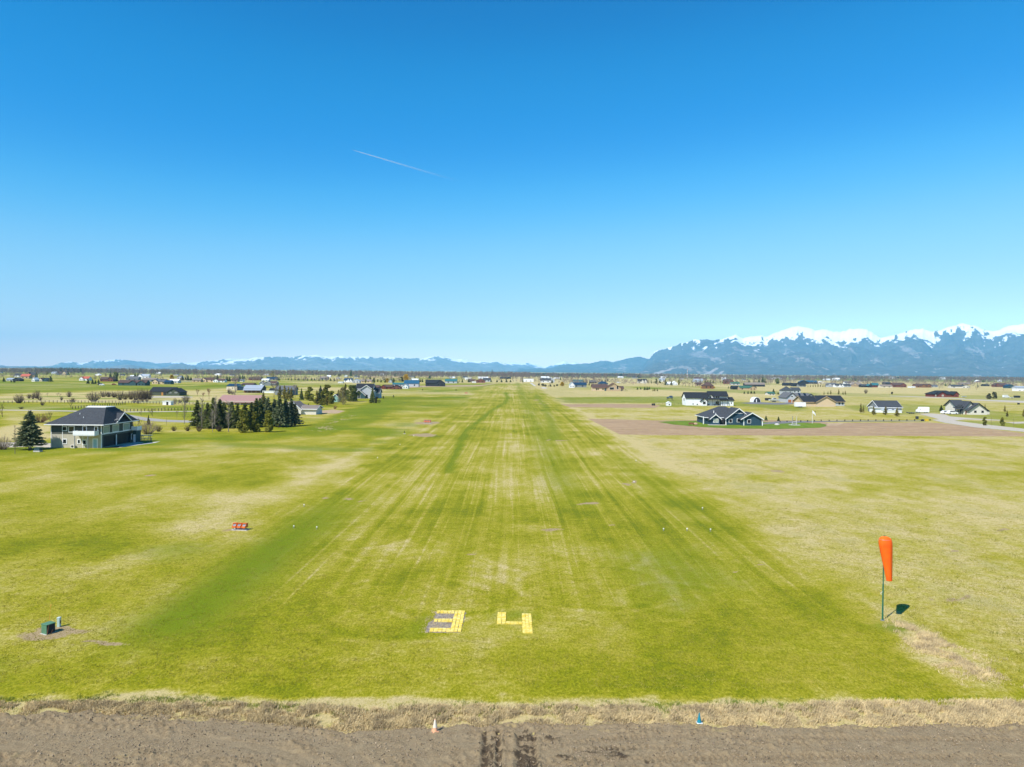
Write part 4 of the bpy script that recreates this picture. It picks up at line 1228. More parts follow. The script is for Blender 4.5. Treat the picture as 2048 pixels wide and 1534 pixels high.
b.f.append(tuple(range(K)))
sk = b.build('sock', SOCK, ws, smooth=True)
b = MB(); b.tube([(.31 + .224 * math.cos(a * .35), -.32 + .192 * math.sin(a * .35), Hs - 3.49) for a in range(19)], .018, 5); b.build('hem', mat('dark_orange_hem', (.45, .04, .004), .8), sk)
b = MB(); b.tube([(.47 * math.cos(a * .35), -.18 + .35 * math.sin(a * .35), Hs - .2) for a in range(19)], .015, 5); b.build('hoop', STEEL, ws)

# ================================================================== utility cabinet, pedestal, whip marker
p = P(91, 1267.5); s = S(91, 1267.5)
cab = empty('utility_cabinet', p, 'green utility cabinet standing on a bare mound beside a pale pedestal', 'utility cabinet', rz=R(-24))
GREEN = mat('utility_green_paint', (0.085, 0.190, 0.110), .6, .15)
GREEND = mat('dull_green_paint', (0.020, 0.060, 0.038), .6, .12)
b = MB(); b.prism([(-.30, 0), (.30, 0), (.30, .70), (-.30, .70)], 'y', -.12, .55); b.build('body', GREEN, cab, bevel=.015)
b = MB(); b.box(-.33, -.15, .70, .33, .58, .745); b.build('lid', GREEN, cab, bevel=.01)
b = MB(); b.prism([(-.10, .02), (.50, .02), (.50, .68), (-.10, .68)], 'x', .302, .318); b.build('door', DARKW, cab)  # charcoal plate puts the dark of the shaded right side into colour
b = MB(); b.prism([(-.12, 0), (-.06, 0), (.05, .70), (-.01, .70)], 'x', .32, .345); b.prism([(.12, 0), (.2, 0), (.32, .30), (.24, .30)], 'x', .36, .39); b.build('bracket', mat('rusty_steel', (.24, .12, .07), .8, .2), cab)
b = MB(); b.box(-.36, -.2, -.03, .36, .62, .03); b.build('pad', CONC, cab)
p = P(118, 1253.5)
ped = empty('utility_pedestal', p, 'slim pale green utility pedestal behind the green cabinet', 'pedestal')
PALEG = mat('pale_green_plastic', (0.40, 0.52, 0.47), .5, .08)
b = MB(); b.box(-.105, -.1, 0, .105, .1, .66); b.build('post', PALEG, ped, bevel=.02)
b = MB(); b.prism([(-.125, .66), (.125, .66), (.11, .74), (-.11, .74)], 'y', -.12, .12); b.build('cap', mat('pale_green_cap', (.50, .60, .55), .5, .08), ped, bevel=.015)
b = MB(); b.box(.107, -.05, .25, .112, .05, .5); b.build('label_plate', DTRIM, ped)
p = P(98, 1257)
mk = empty('marker_whip', p, 'thin orange whip marker leaning up behind the green cabinet', 'marker')
b = MB(); b.tube([(0, 0, 0), (.03, 0, .7), (.09, 0, 1.35), (.15, 0, 1.75)], [.012, .010, .008, .006], 6); b.build('rod', mat('orange_rod', (.80, .26, .04), .5, .05), mk)
b = MB(); b.tube([(.14, 0, 1.68), (.17, 0, 1.86)], .022, 6); b.build('tip', mat('orange_tip', (.85, .40, .08), .5, .05), mk)

# ================================================================== approach slope light units
ORANGE = mat('safety_orange_paint', (0.66, 0.150, 0.030), .5, .12)
LENS = mat('grey_lens_glass', (0.22, 0.24, 0.27), .2, .15, spec=.6)
def slope_unit(px, py, label, sc=1.0):
    r_ = empty('approach_light_unit', P(px, py), label, 'light unit', 'orange approach light units beside the runway', rz=R(-6))
    r_.scale = (sc, sc, sc)
    b = MB(); b.box(-1.0, -.45, -.02, 1.0, .45, .06); b.build('pad', CONC, r_)
    for i in range(3):
        x0 = -.92 + i * .62
        b = MB(); b.prism([(-.42, .30), (.40, .30), (.40, .80), (-.02, .86), (-.16, .84), (-.16, .62), (-.42, .52)], 'x', x0, x0 + .05)
        b.prism([(-.42, .30), (.40, .30), (.40, .80), (-.02, .86), (-.16, .84), (-.16, .62), (-.42, .52)], 'x', x0 + .43, x0 + .48)
        b.box(x0 + .05, -.42, .302, x0 + .43, -.36, .52); b.box(x0 + .05, .34, .302, x0 + .43, .40, .798)
        b.prism([(-.18, .80), (.39, .76), (.39, .80), (-.02, .862), (-.18, .85)], 'x', x0 + .05, x0 + .43)
        h_ = b.build('housing', ORANGE, r_)
        b = MB(); b.slab([(x0 + .06, -.34, .50), (x0 + .42, -.34, .50), (x0 + .42, -.05, .74), (x0 + .06, -.05, .74)], .03); b.build('lens', LENS, h_)
        for bx_ in ((x0 + .08, -.2, .05, x0 + .13, -.14, .30), (x0 + .36, -.2, .05, x0 + .41, -.14, .30), (x0 + .21, .25, .05, x0 + .26, .31, .30)): box_part('leg', STEEL, r_, *bx_)
    return r_
slope_unit(481, 1059.5, 'orange three lamp approach light unit nearest the viewer, on a concrete pad')
slope_unit(855, 846.5, 'faded orange approach light unit on a worn patch by the runway edge', 1.5)
slope_unit(932.5, 787.5, 'red orange approach light unit far along the runway edge', 1.35)

def runway_light(px, py, label, sc=1.0):
    r_ = empty('runway_light', P(px, py), label, 'runway light', 'small white runway edge lights')
    r_.scale = (sc * .85,) * 3
    b = MB(); b.lathe([(.10, -.01), (.10, .03), (.05, .05)], 10); b.build('base', STEEL, r_)
    b = MB(); b.tube([(0, 0, .04), (0, 0, .22)], .025, 6); b.build('stem', STEEL, r_)
    b = MB(); b.lathe([(.04, .21), (.085, .24), (.10, .30), (.08, .37), (.03, .41)], 10); b.build('globe', mat('white_lamp_globe', (.85, .86, .84), .3, .03), r_, smooth=True)
    return r_
LT = [(608, 1013, 'lone white runway light standing farther up past the orange light unit'), (587.5, 1056, 'white runway light just beside the nearest orange light unit'), (633.5, 1058, 'white runway light second from the nearest orange light unit, towards the runway'),
      (755, 917, 'white runway light on the runway edge, well beyond the orange light unit'), (800, 890.5, 'small white runway light along the runway edge, between two others in line'), (827.5, 873, 'tiny white runway light near the worn patch of the faded light unit'),
      (1327, 1061.5, 'white runway light nearest the middle of the runway in a row of three'), (1374, 1061.5, 'middle white runway light of the row of three facing the windsock'), (1421, 1062.5, 'white runway light nearest the windsock in a row of three'),
      (1405, 1019, 'lone white runway light just beyond the row of three'), (1272, 923, 'small white runway light along the far right runway edge'), (1268, 966, 'white marker light beside a bare patch on the runway')]
for q in LT: runway_light(*q)
# survey stakes and post beside the left runway edge
def stake(px, py, h, label, m=POSTD):
    r_ = empty('marker_post', P(px, py), label, 'post')
    b = MB(); b.box(-.08, -.08, -.02, .08, .08, h); b.build('post', m, r_)
    b = MB(); b.lathe([(.5, -.01), (.42, .04), (.1, .06)], 12); b.build('base', CONC, r_)
stake(809, 867.5, .9, 'short dark post on a pale pad near the runway edge')
stake(968, 774.5, 2.4, 'far slim orange post near the end of the runway', ORANGE)

# ================================================================== traffic cones
def cone(px, py, hpx, label, body, collar, base):
    s = S(px, py); H = hpx * s
    r_ = empty('traffic_cone', P(px, py, .05), label, 'traffic cone', 'cones along the edge of the soil')
    b = MB(); b.box(-H * .30, -H * .30, 0, H * .30, H * .30, H * .06); b.build('base', base, r_, bevel=.02)
    b = MB(); b.lathe([(H * .23, H * .061), (H * .13, H * .5), (H * .045, H)], 16); cb = b.build('body', body, r_, smooth=False)
    if collar:
        b = MB(); b.lathe([(H * .168, H * .36), (H * .055, H * .97)], 16); b.build('sleeve', collar, cb)
FADED = mat('faded_orange_rubber', (0.72, 0.36, 0.20), .7, .12); SLEEVE = mat('off_white_sleeve', (.72, .62, .50), .6, .06)
cone(870, 1463, 25, 'faded orange traffic cone with a white sleeve on the soil', FADED, SLEEVE, FADED)
TEALC = mat('teal_rubber', (0.012, 0.205, 0.270), .6, .1)
cone(1398.5, 1445.5, 20, 'teal blue cone with a white base at the soil edge', TEALC, None, mat('white_rubber', (.62, .66, .66), .6, .08))

# ================================================================== contrail
a_, b_ = ray(705, 300), ray(930, 366)
A = a_ * (23500 / math.hypot(a_.x, a_.y)) + Vector((0, 0, CAM_H)); B = b_ * (25500 / math.hypot(b_.x, b_.y)) + Vector((0, 0, CAM_H))
vs_, fd = [], []
N_, K = 60, 10
d_ = (B - A).normalized(); u_ = d_.cross(Vector((0, 0, 1))).normalized(); w_ = u_.cross(d_)
for i in range(N_ + 1):
    t = i / N_; c_ = A.lerp(B, t) + w_ * (math.sin(t * 9) * 8 * t)
    rr = 5 + 34 * t ** .6 + 3 * math.sin(i * 1.7)
    for j in range(K):
        q = 2 * math.pi * j / K; vs_.append(c_ + u_ * math.cos(q) * rr + w_ * math.sin(q) * rr); fd.append((1 - t) ** 1.6 * min(1, t * 14 + .25))
fc = [(i * K + j, i * K + (j + 1) % K, (i + 1) * K + (j + 1) % K, (i + 1) * K + j) for i in range(N_) for j in range(K)]
k = NT('contrail_ice')
k.b.inputs['Base Color'].default_value = (.9, .92, .95, 1); k.b.inputs['Roughness'].default_value = 1
lw = k.n('ShaderNodeLayerWeight'); lw.inputs['Blend'].default_value = .35
al = k.math('MULTIPLY', k.math('MULTIPLY', k.attr('fade'), k.math('SUBTRACT', 1.0, lw.outputs['Facing'])), .5, clamp=True)
k.l(al, k.b.inputs['Alpha'])
tag(link('contrail', np_mesh('contrail', [tuple(v) for v in vs_], fc, k.m, dict(fade=fd), smooth=True)), 'thin white contrail slanting down across the blue sky', 'contrail')

# ================================================================== fields, lanes, lawns (each a sheet above the ground)
k = NT('ploughed_field')
o = k.obj()
f = k.noise(k.scale(o, (1, 2.2, 1)), .35, 6, .65); g = k.noise(o, 2.2, 4, .7); h = k.noise(k.scale(o, (.06, .35, 1)), 1.0, 3, .5)
c = k.mix(k.ramp(f, .3, .7), (0.290, 0.186, 0.095), (0.430, 0.302, 0.172))
c = k.mix(k.ramp(h, .4, .65), c, k.mix(g, (0.235, 0.147, 0.080), (0.33, 0.220, 0.125)))
k.color(c); k.b.inputs['Roughness'].default_value = .95; k.bump(g, .6, .15)
FIELD = k.m
k = NT('lawn_grass')
o = k.obj()
f = k.noise(o, .25, 5, .6); g = k.noise(o, 3.0, 4, .7)
c = k.mix(k.ramp(k.math('ADD', k.math('MULTIPLY', f, .6), k.math('MULTIPLY', g, .4)), .35, .65), (0.072, 0.140, 0.002), (0.165, 0.215, 0.006))
k.color(c); k.b.inputs['Roughness'].default_value = .95; k.bump(g, .6, .08)
LAWN = k.m
ROADG = mat('pale_gravel_road', (0.42, 0.37, 0.29), .95, .12, 1.0)
ASPH = mat('worn_asphalt', (0.16, 0.155, 0.15), .9, .15, 1.0)
TANE = mat('bare_tan_earth', (0.38, 0.27, 0.16), .95, .2, .6)
sheet('ploughed_field', [(1176, 837.5), (1226, 838.5), (1275, 840), (1320, 841), (1360, 840.5), (1460, 839.5), (1640, 842), (1660, 847), (1700, 845.5), (1860, 845), (1905, 849), (1960, 856), (2048, 866.5), (2200, 880), (2200, 874), (2048, 873), (1850, 872), (1650, 871.5), (1450, 870.5), (1320, 870.5), (1240, 869), (1215, 857)], FIELD, .020, .45)
sheet('ploughed_field', [(1122, 808.5), (1200, 807.5), (1300, 808.5), (1322, 811), (1310, 816), (1240, 815.5), (1140, 814.5)], FIELD, .020, .6)
sheet('lawn', [(1316, 844), (1345, 849), (1400, 854), (1460, 857), (1560, 858), (1640, 855.5), (1658, 851), (1640, 846.5), (1560, 844.5), (1500, 843.5), (1410, 841.5), (1350, 841.8)], LAWN, .045, .35)
sheet('driveway', [(1522, 846.5), (1560, 842.5), (1640, 842), (1720, 841.3), (1850, 841.3), (1850, 842.6), (1720, 843.2), (1640, 844), (1600, 845.5), (1560, 847.5), (1524, 849)], ASPH, .060, .1)
sheet('dirt', [(1655, 846.5), (1690, 846), (1680, 851), (1652, 852)], TANE, .06, .3)
sheet('road', [(1862, 839.5), (1885, 838.5), (1912, 842), (1960, 848), (2060, 859), (2200, 873), (2200, 877), (2060, 865), (1950, 855), (1890, 846)], ROADG, .060, .15)
sheet('driveway', [(1838, 827.5), (1862, 827), (1890, 829), (1900, 833), (1940, 836.5), (2000, 840), (2000, 841.5), (1930, 839), (1905, 842), (1880, 839.5), (1865, 835)], ROADG, .050, .15)
sheet('road', [(1890, 796.5), (1950, 799), (2060, 802), (2200, 806), (2200, 808), (2050, 806), (1950, 800.8)], ROADG, .05, .2)
sheet('road', [(2010, 845), (2060, 843), (2060, 847), (2030, 847.5)], ROADG, .05, .15)
sheet('driveway', [(1510, 804), (1545, 805.5), (1580, 805), (1600, 807.5), (1560, 809.5), (1500, 808), (1480, 806)], ASPH, .05, .2)
sheet('track', [(1780, 791.5), (1870, 794), (1930, 797), (1930, 798), (1865, 795.4), (1780, 792.4)], ROADG, .05, .2)
sheet('lane', [(231, 827), (254, 828.8), (293, 835.5), (332, 839.5), (390, 841.5), (450, 843), (450, 846.5), (388, 845.5), (332, 843.8), (290, 841.6), (245, 832)], GRAVEL, .030, .2)
sheet('lane', [(-60, 818.5), (100, 820.5), (240, 823), (400, 822), (400, 823.2), (240, 824.8), (100, 822.3), (-60, 820)], ROADG, .03, .2)
sheet('gravel_yard', [(-20, 885), (60, 884), (102, 887), (102, 896), (70, 893), (20, 895), (-20, 893)], ROADG, .025, .3)
sheet('yard', [(303, 792.5), (355, 792), (385, 793.5), (385, 795), (300, 795.5)], ROADG, .05, .3)
sheet('ramp', [(1060, 766), (1064, 766), (1072, 772), (1068, 772.3)], CONC, .08, .2)
sheet('turnaround', [(1082, 774.5), (1090, 774.5), (1095, 777), (1085, 777)], CONC, .08, .2)
sheet('dirt', [(640, 822), (665, 819), (690, 822), (675, 827), (640, 827)], TANE, .03, .5)
sheet('gravel_yard', [(740, 772.5), (960, 770), (1000, 766.5), (960, 772.5), (850, 774), (790, 777.5)], TANE, .06, .5)

# ================================================================== houses near the runway
def hip_frustum(mb, a0, a1, z0, b0, b1, z1, t=.2):
    """hip roof piece between a lower and an upper rectangle ((x0,y0),(x1,y1))"""
    lo = [(a0[0], a0[1], z0), (a1[0], a0[1], z0), (a1[0], a1[1], z0), (a0[0], a1[1], z0)]
    hi = [(b0[0], b0[1], z1), (b1[0], b0[1], z1), (b1[0], b1[1], z1), (b0[0], b1[1], z1)]
    un = [(p_[0], p_[1], p_[2] - t) for p_ in lo]
    mb.add(lo + hi + un, [(0, 1, 5, 4), (1, 2, 6, 5), (2, 3, 7, 6), (3, 0, 4, 7), (4, 5, 6, 7), (0, 8, 9, 1), (1, 9, 10, 2), (2, 10, 11, 3), (3, 11, 8, 0), (11, 10, 9, 8)])

# ---- two-storey hangar house with a hip roof, left of the strip
p = P(203, 896)
s = S(203, 896)
hh = empty('house', p, 'two storey grey green house with dark hip roof, white deck and open hangar bay', 'house')
Wd, Dp = 101 * s, 14.6
Ht = 45.5 * s
mid = 27 * s
b = MB(); b.box(-Wd, 0, mid + .001, 0, Dp, Ht); b.build('wall', MOSS, hh)
b = MB(); b.box(-Wd, 0, 0, -.02, .25, mid); b.box(-Wd, .25, 0, -Wd + .25, Dp, mid); b.box(-Wd + .25, Dp - .25, 0, -.02, Dp, mid); b.build('wall', BEIGE, hh)
b = MB(); b.box(-.25, .26, 0, -.005, .9, mid); b.box(-.25, Dp - .75, 0, -.005, Dp - .26, mid); b.box(-.25, .9, mid - .55, -.005, Dp - .75, mid); b.box(-6.2, .26, 0, -6.0, Dp - .26, mid); b.build('wall', MOSS, hh)
box_part('floor', CONC, hh, -6.0, .26, .0, -.3, Dp - .26, .05)
box_part('hangar_post', TRIM, hh, -.22, Dp * .46, .05, -.02, Dp * .46 + .22, mid - .55)
for ya, yb in ((.91, Dp * .46 - .01), (Dp * .46 + .23, Dp - .76)): box_part('hangar_door', mat('black_hangar_door', (.012, .014, .017), .5, .15, ribs=('Y', .9, .3)), hh, -.5, ya, .06, -.38, yb, mid - .56)
b = MB(); b.box(-.02, -.02, mid - .08, .06, Dp, mid + .16); b.build('belt_trim', TRIM, hh)
for xx in (-Wd - .03, -.15): box_part('corner_trim', TRIM, hh, xx, -.05, 0, xx + .18, -.005, Ht)
for xx in (-Wd + 2.85, -Wd + 7.9, -Wd + 8.25): box_part('downpipe', TRIM, hh, xx, -.06, 0 if xx < -Wd + 8 else mid, xx + .12, -.005, Ht)
box_part('corner_trim', TRIM, hh, .005, -.02, 0, .05, .16, Ht)
b = MB(); o_ = 1.0
rz_ = (895 - 815) * s * .985
hip_frustum(b, (-Wd - o_, -o_), (o_, Dp + o_), Ht + .25, (-Wd * .5 - .6, 5.2), (-1.9, Dp - 5.2), rz_)
hip_frustum(b, (-Wd - o_ - .01, 1.2), (-Wd * .42, Dp - 1.2), Ht + .24, (-Wd * .88, 5.4), (-Wd * .5, Dp - 5.4), Ht + 2.55)
rf = b.build('roof', SHINGLE, hh)
b = MB()
b.box(-Wd - o_, -o_ - .12, Ht + .02, o_, -o_ - .005, Ht + .24); b.box(o_ + .005, -o_ - .1, Ht + .02, o_ + .12, Dp + o_, Ht + .24); b.box(-Wd - o_ - .12, -o_, Ht + .02, -Wd - o_ - .005, Dp + o_, Ht + .24)
b.build('gutter', TRIM, hh)
b = MB(); b.box(-Wd * .5 - .7, 5.1, rz_ - .02, -1.8, Dp - 5.1, rz_ + .16)
for i in range(7): b.lathe([(.75, rz_ + .155), (.45, rz_ + .32), (.1, rz_ + .36)], 10, (-Wd * .5 + i * .65, 5.9, 0))
b.build('roof_cap', WROOF, rf)
b = MB(); gy0, gy1 = 5.2, 11.4
gm = (gy0 + gy1) / 2
b.slab([(-3.5, gm, Ht + 2.65), (-3.5, gy0 - .5, Ht + .30), (1.15, gy0 - .5, Ht + .30), (1.15, gm, Ht + 2.65)], .18)
b.slab([(1.15, gm, Ht + 2.65), (1.15, gy1 + .5, Ht + .30), (-3.5, gy1 + .5, Ht + .30), (-3.5, gm, Ht + 2.65)], .18)
b.build('roof', SHINGLE, hh)
b = MB(); b.prism([(gy0, Ht), (gy1, Ht), (gm, Ht + 2.35)], 'x', -.6, -.004); b.build('gable', MOSS, hh)
b = MB()
for sg, e_ in ((-1, gy0 - .5), (1, gy1 + .5)): b.prism([(e_, Ht + .10), (gm, Ht + 2.45), (gm, Ht + 2.72), (e_, Ht + .36)] if sg < 0 else [(e_, Ht + .36), (gm, Ht + 2.72), (gm, Ht + 2.45), (e_, Ht + .10)], 'x', 1.16, 1.24)
b.build('fascia', TRIM, hh)
b = MB(); b.prism([(gm - .75, Ht + .5), (gm + .75, Ht + .5), (gm, Ht + 1.9)], 'x', .0, .05); b.build('window', GLASS, hh)
for (x0, z0, x1, z1, pn) in ((24, 35, 31, 41.5, GLASS), (36.5, 32.5, 46, 42, GLASS), (64.5, 33, 70.5, 42, GLASS), (88, 32.5, 93, 41.5, GLASS), (24.5, 9, 30.5, 16.5, GLASS), (54, 9.5, 58, 16, GLASS), (64.5, 7.5, 70, 15, GLASS)):
    win_part(hh, -Wd + x0 * s, z0 * s, -Wd + x1 * s, z1 * s, 0.0, TRIM, pn, t=.20)
box_part('door', mat('pale_blue_door', (.30, .46, .52), .5, .05), hh, -2.0, -.07, .05, -1.1, .03, 2.15)
b = MB(); b.box(-2.2, -.09, 0, -2.0, .02, 2.35); b.box(-1.1, -.09, 0, -.9, .02, 2.35); b.box(-2.0, -.09, 2.152, -1.1, .02, 2.35); b.build('door_frame', TRIM, hh)
for (a, c_, m_) in ((.9, 3.3, BLIND), (5.0, 7.6, BLIND), (9.9, 12.8, BLIND)):
    win_part(hh, a, Ht - 2.0, c_, Ht - .45, 0.0, TRIM, m_, side='R', t=.16)
win_part(hh, Dp - .70, .9, Dp - .28, 2.2, -.004, TRIM, GLASS, side='R', t=.1)
# white deck on two posts at the corner
dk = MB(); dk.box(-5.8, -2.0, mid - .18, -.6, -.01, mid + .02)
deck = dk.build('deck', WHITE, hh)
b = MB(); b.box(-5.85, -2.06, mid + .021, -.55, -2.0, mid + 1.02); b.box(-5.85, -2.0, mid + .021, -5.79, -.06, mid + 1.02); b.box(-.61, -2.0, mid + .021, -.55, -.06, mid + 1.02); b.build('railing', WHITE, deck)
for xx in (-5.6, -2.35): box_part('deck_post', GREYW, hh, xx, -1.9, 0, xx + .14, -1.76, mid - .181)
b = MB(); b.box(.3, Dp - 1.3, mid - .15, 1.9, Dp + .9, mid + .02); d2 = b.build('deck', CONC, hh)
b = MB(); b.box(1.84, Dp - 1.3, mid + .021, 1.9, Dp + .9, mid + 1.0); b.box(.3, Dp - 1.36, mid + .021, 1.9, Dp - 1.3, mid + 1.0); b.build('railing', WHITE, d2)
b = MB(); b.box(0.01, Dp - .2, 0, 1.0, Dp + 2.2, mid - .3); b.build('stair_bay', TEAL, hh)
box_part('door', WHITE, hh, .25, Dp - .26, .02, .85, Dp - .21, 2.1)
b = MB(); b.box(-Wd + 5.3, -.75, 0, -Wd + 6.2, -.2, .8); hp = b.build('heat_pump', PALE, hh); b = MB(); b.lathe([(.28, -.01), (.28, .02)], 14); fan = b.build('fan_grille', DTRIM, hp); fan.rotation_euler = (R(90), 0, 0); fan.location = (-Wd + 5.75, -.76, .42)
b = MB(); b.tube([(-Wd * .55, 2.6, Ht + 2.3), (-Wd * .55, 2.6, Ht + 2.9)], .07, 8); b.build('vent_pipe', TRIM, rf)
b = MB(); b.tube([(-Wd * .42, 1.4, Ht + 1.4), (-Wd * .42, 1.4, Ht + 2.0)], .08, 8); b.build('vent_pipe', TRIM, rf)
b = MB(); b.tube([(-.2, Dp * .3, Ht + .5), (.9, Dp * .36, Ht + 1.2)], .04, 6); b.lathe([(.02, 0), (.32, .10)], 12, (.9, Dp * .36, Ht + 1.1)); b.build('satellite_dish', TRIM, hh)
b = MB(); b.slab([(0.3, .2, .035), (3.6, .8, .035), (6.8, Dp - 1.5, .035), (6.2, Dp + 2.5, .035), (.3, Dp + 1, .035)], .08); b.build('apron', CONC, hh)
# utility box and outdoor table beside it
p = P(76, 903.5)
ub = empty('utility_cabinet', p, 'low green utility cabinet on a pale plinth by the hangar house', 'utility cabinet')
box_part('plinth', CONC, ub, -.75, -.6, 0, .75, .6, .32); box_part('body', TEAL, ub, -.65, -.5, .321, .65, .5, .95, bevel=.03)
box_part('lid', mat('dull_teal_lid', (.055, .10, .10), .5, .1), ub, -.7, -.55, .951, .7, .55, 1.02)
p = P(292, 882)
pt = empty('picnic_table', p, 'tall grey picnic table on the lawn beside the hangar house', 'table')
box_part('table_top', CONC, pt, -1.6, -.7, 1.55, 1.6, .7, 1.65)
for xx in (-1.0, 1.0):
    for yy in (-.4, .4): box_part('leg', STEEL, pt, xx - .06, yy - .06, 0, xx + .06, yy + .06, 1.549)
for yy in (-1.15, 1.15): box_part('bench', CONC, pt, -1.3, yy - .16, .7, 1.3, yy + .16, .78)
for xx in (-.9, .9):
    for yy in (-1.15, 1.15): box_part('bench_leg', STEEL, pt, xx - .05, yy - .1, 0, xx + .05, yy + .1, .699)

# ---- slate blue house on its oval lawn
bl, dm, s = house(1412, 850, [('h', 0, 83, 16.5, 36.5, 13.5, 4.5), ('f', 41, 89, 14, 33, 9.0, 1.2), ('f', 72, 111, 13.2, 24.5, 6.5, -1.4), ('f', 10, 27, 14, 21, 6.0, 1.0)],
    'dark slate blue house with white trim on the oval lawn', SLATEW, SHINGLE, wins=[(1, 49, 8.2, 5.5, 6.2), (1, 65.5, 9.4, 6.5, 6.2), (2, 86, 8.6, 6, 6.4), (0, 7, 11, 5, 7), (3, 17, 8.5, 4.0, 6.5, BLIND), (3, 22, 8.5, 4.0, 6.5, BLIND)],
    doors=[(1, 76, 3.5, 8.5, GREYW)], trim=TRIM, over=.7)
for xx, hz in ((41.5, 13.5), (73.0, 12.7), (110.0, 12.7), (1.0, 15.5)): box_part('corner_trim', TRIM, bl, xx * s - .14, -1.5 if xx > 70 else (1.05 if xx > 20 else 4.3), 0, xx * s + .16, -1.38 if xx > 70 else (1.25 if xx > 20 else 4.55), hz * s)
box_part('gable_band', TRIM, bl, 60 * s, 1.11, 23.2 * s, 77 * s, 1.19, 24.0 * s)
box_part('porch', DARKW, bl, 27.3 * s, 2.6, 0, 40.6 * s, 4.6, 13.2 * s)
box_part('patio', CONC, bl, 4 * s, -1.2, .0, 40 * s, 1.0, .12)
for (fx, fz) in ((23, 27.5), (27, 22.8)):
    b = MB(); b.tube([(fx * s, 5.2, (fz - 5) * s), (fx * s, 5.2, fz * s)], .14, 8); b.build('vent_pipe', TRIM, bl)
b = MB(); b.tube([(79 * s, 1.0, 18 * s), (79 * s, 1.0, 21.5 * s)], .14, 8); b.build('vent_pipe', TRIM, bl)
b = MB()
p = P(1396, 844)
fn = empty('fence_panel', p, 'low red brown slatted fence at the end of the slate blue house', 'fence')
s2 = S(1396, 844)
for i in range(6): box_part('slat', BARN, fn, 0, 0, .12 + i * .22, 16 * s2, .06, .31 + i * .22)
for xx in (0, 5.3, 10.6, 15.6): box_part('post', BRICK, fn, xx * s2, .07, 0, xx * s2 + .14, .2, 1.5)
# patio set and fire pit
pt = empty('garden_furniture', P(1384, 850.5), 'small brown garden bench beside a tan boulder on the oval lawn', 'bench')
box_part('seat', LOG, pt, -1.2, -.3, .4, .8, .3, .5); box_part('backrest', LOG, pt, -1.2, .3, .5, .8, .38, 1.0)
for xx in (-1.1, .7): box_part('leg', LOG, pt, xx - .06, -.25, 0, xx + .06, .25, .399)
bo = MB(); bo.lathe([(.7, 0), (.95, .3), (.7, .75), (.2, .95)], 9)
o_ = bo.build('boulder', TANE); o_.location = P(1391, 850); tag(o_, 'tan boulder beside the small bench on the oval lawn', 'boulder')
o_ = MB(); o_.lathe([(.9, 0), (1.0, .25), (.6, .6), (.15, .72)], 8); o_ = o_.build('boulder', CONC); o_.location = P(1556.5, 850.3) + Vector((-.5, 0, 0)); tag(o_, 'pale rock at the foot of the wooden swing frame', 'boulder')
# swing frame of poles
p = P(1589, 850)
s2 = S(1589, 850)
sf = empty('swing_frame', p, 'tall pale pole frame like a swing on the oval lawn', 'swing frame')
for xx in (-4.2, 4.2):
    b = MB(); b.tube([(xx * s2, 0, 0), (xx * s2, 0, 17.5 * s2)], .11, 8); b.build('pole', GREYW if xx < 0 else CONC, sf)
    b = MB(); b.tube([(xx * s2 - .6, -1.1, 0), (xx * s2, 0, 6.5 * s2)], .09, 6); b.build('brace', CONC, sf)
b = MB(); b.tube([(-4.2 * s2, 0, 6.6 * s2), (4.2 * s2, 0, 6.6 * s2)], .10, 8); b.build('crossbar', CONC, sf)
b = MB(); b.box(-1.0, -.25, .55, 1.0, .25, .65); b.build('seat', CONC, sf)
for xx in (-.9, .9):
    b = MB(); b.tube([(xx, 0, .6), (xx, 0, 6.5 * s2)], .02, 5); b.build('rope', STEEL, sf)
b = MB(); b.lathe([(2.4, -.01), (2.2, .07), (.5, .09)], 14); b.build('gravel_bed', CONC, sf)
# flagpole
p = P(1624.5, 847); s2 = S(1624.5, 847)
fp = empty('flagpole', p, 'white flagpole with a drooping pale flag beyond the oval lawn', 'flagpole')
b = MB(); b.tube([(0, 0, 0), (0, 0, 26.5 * s2)], [.07, .045], 8); b.build('pole', TRIM, fp)
b = MB()
for i in range(7):
    x_ = i * .22; z_ = 26 * s2 - i * .16 - .03 * i * i * .4
    b.v += [(x_, .08 * math.sin(i * 1.3), z_), (x_, .08 * math.sin(i * 1.3 + .6), z_ - .85)]
for i in range(6): b.f.append((2 * i, 2 * i + 1, 2 * i + 3, 2 * i + 2))
fl = b.build('flag', TRIM, fp); md = fl.modifiers.new('cloth', 'SOLIDIFY'); md.thickness = .02
b = MB(); b.tube([(.85, -.02, 25.0 * s2), (1.4, -.02, 23.2 * s2)], .09, 5); b.build('flag_stripe', PAINTD, fl)

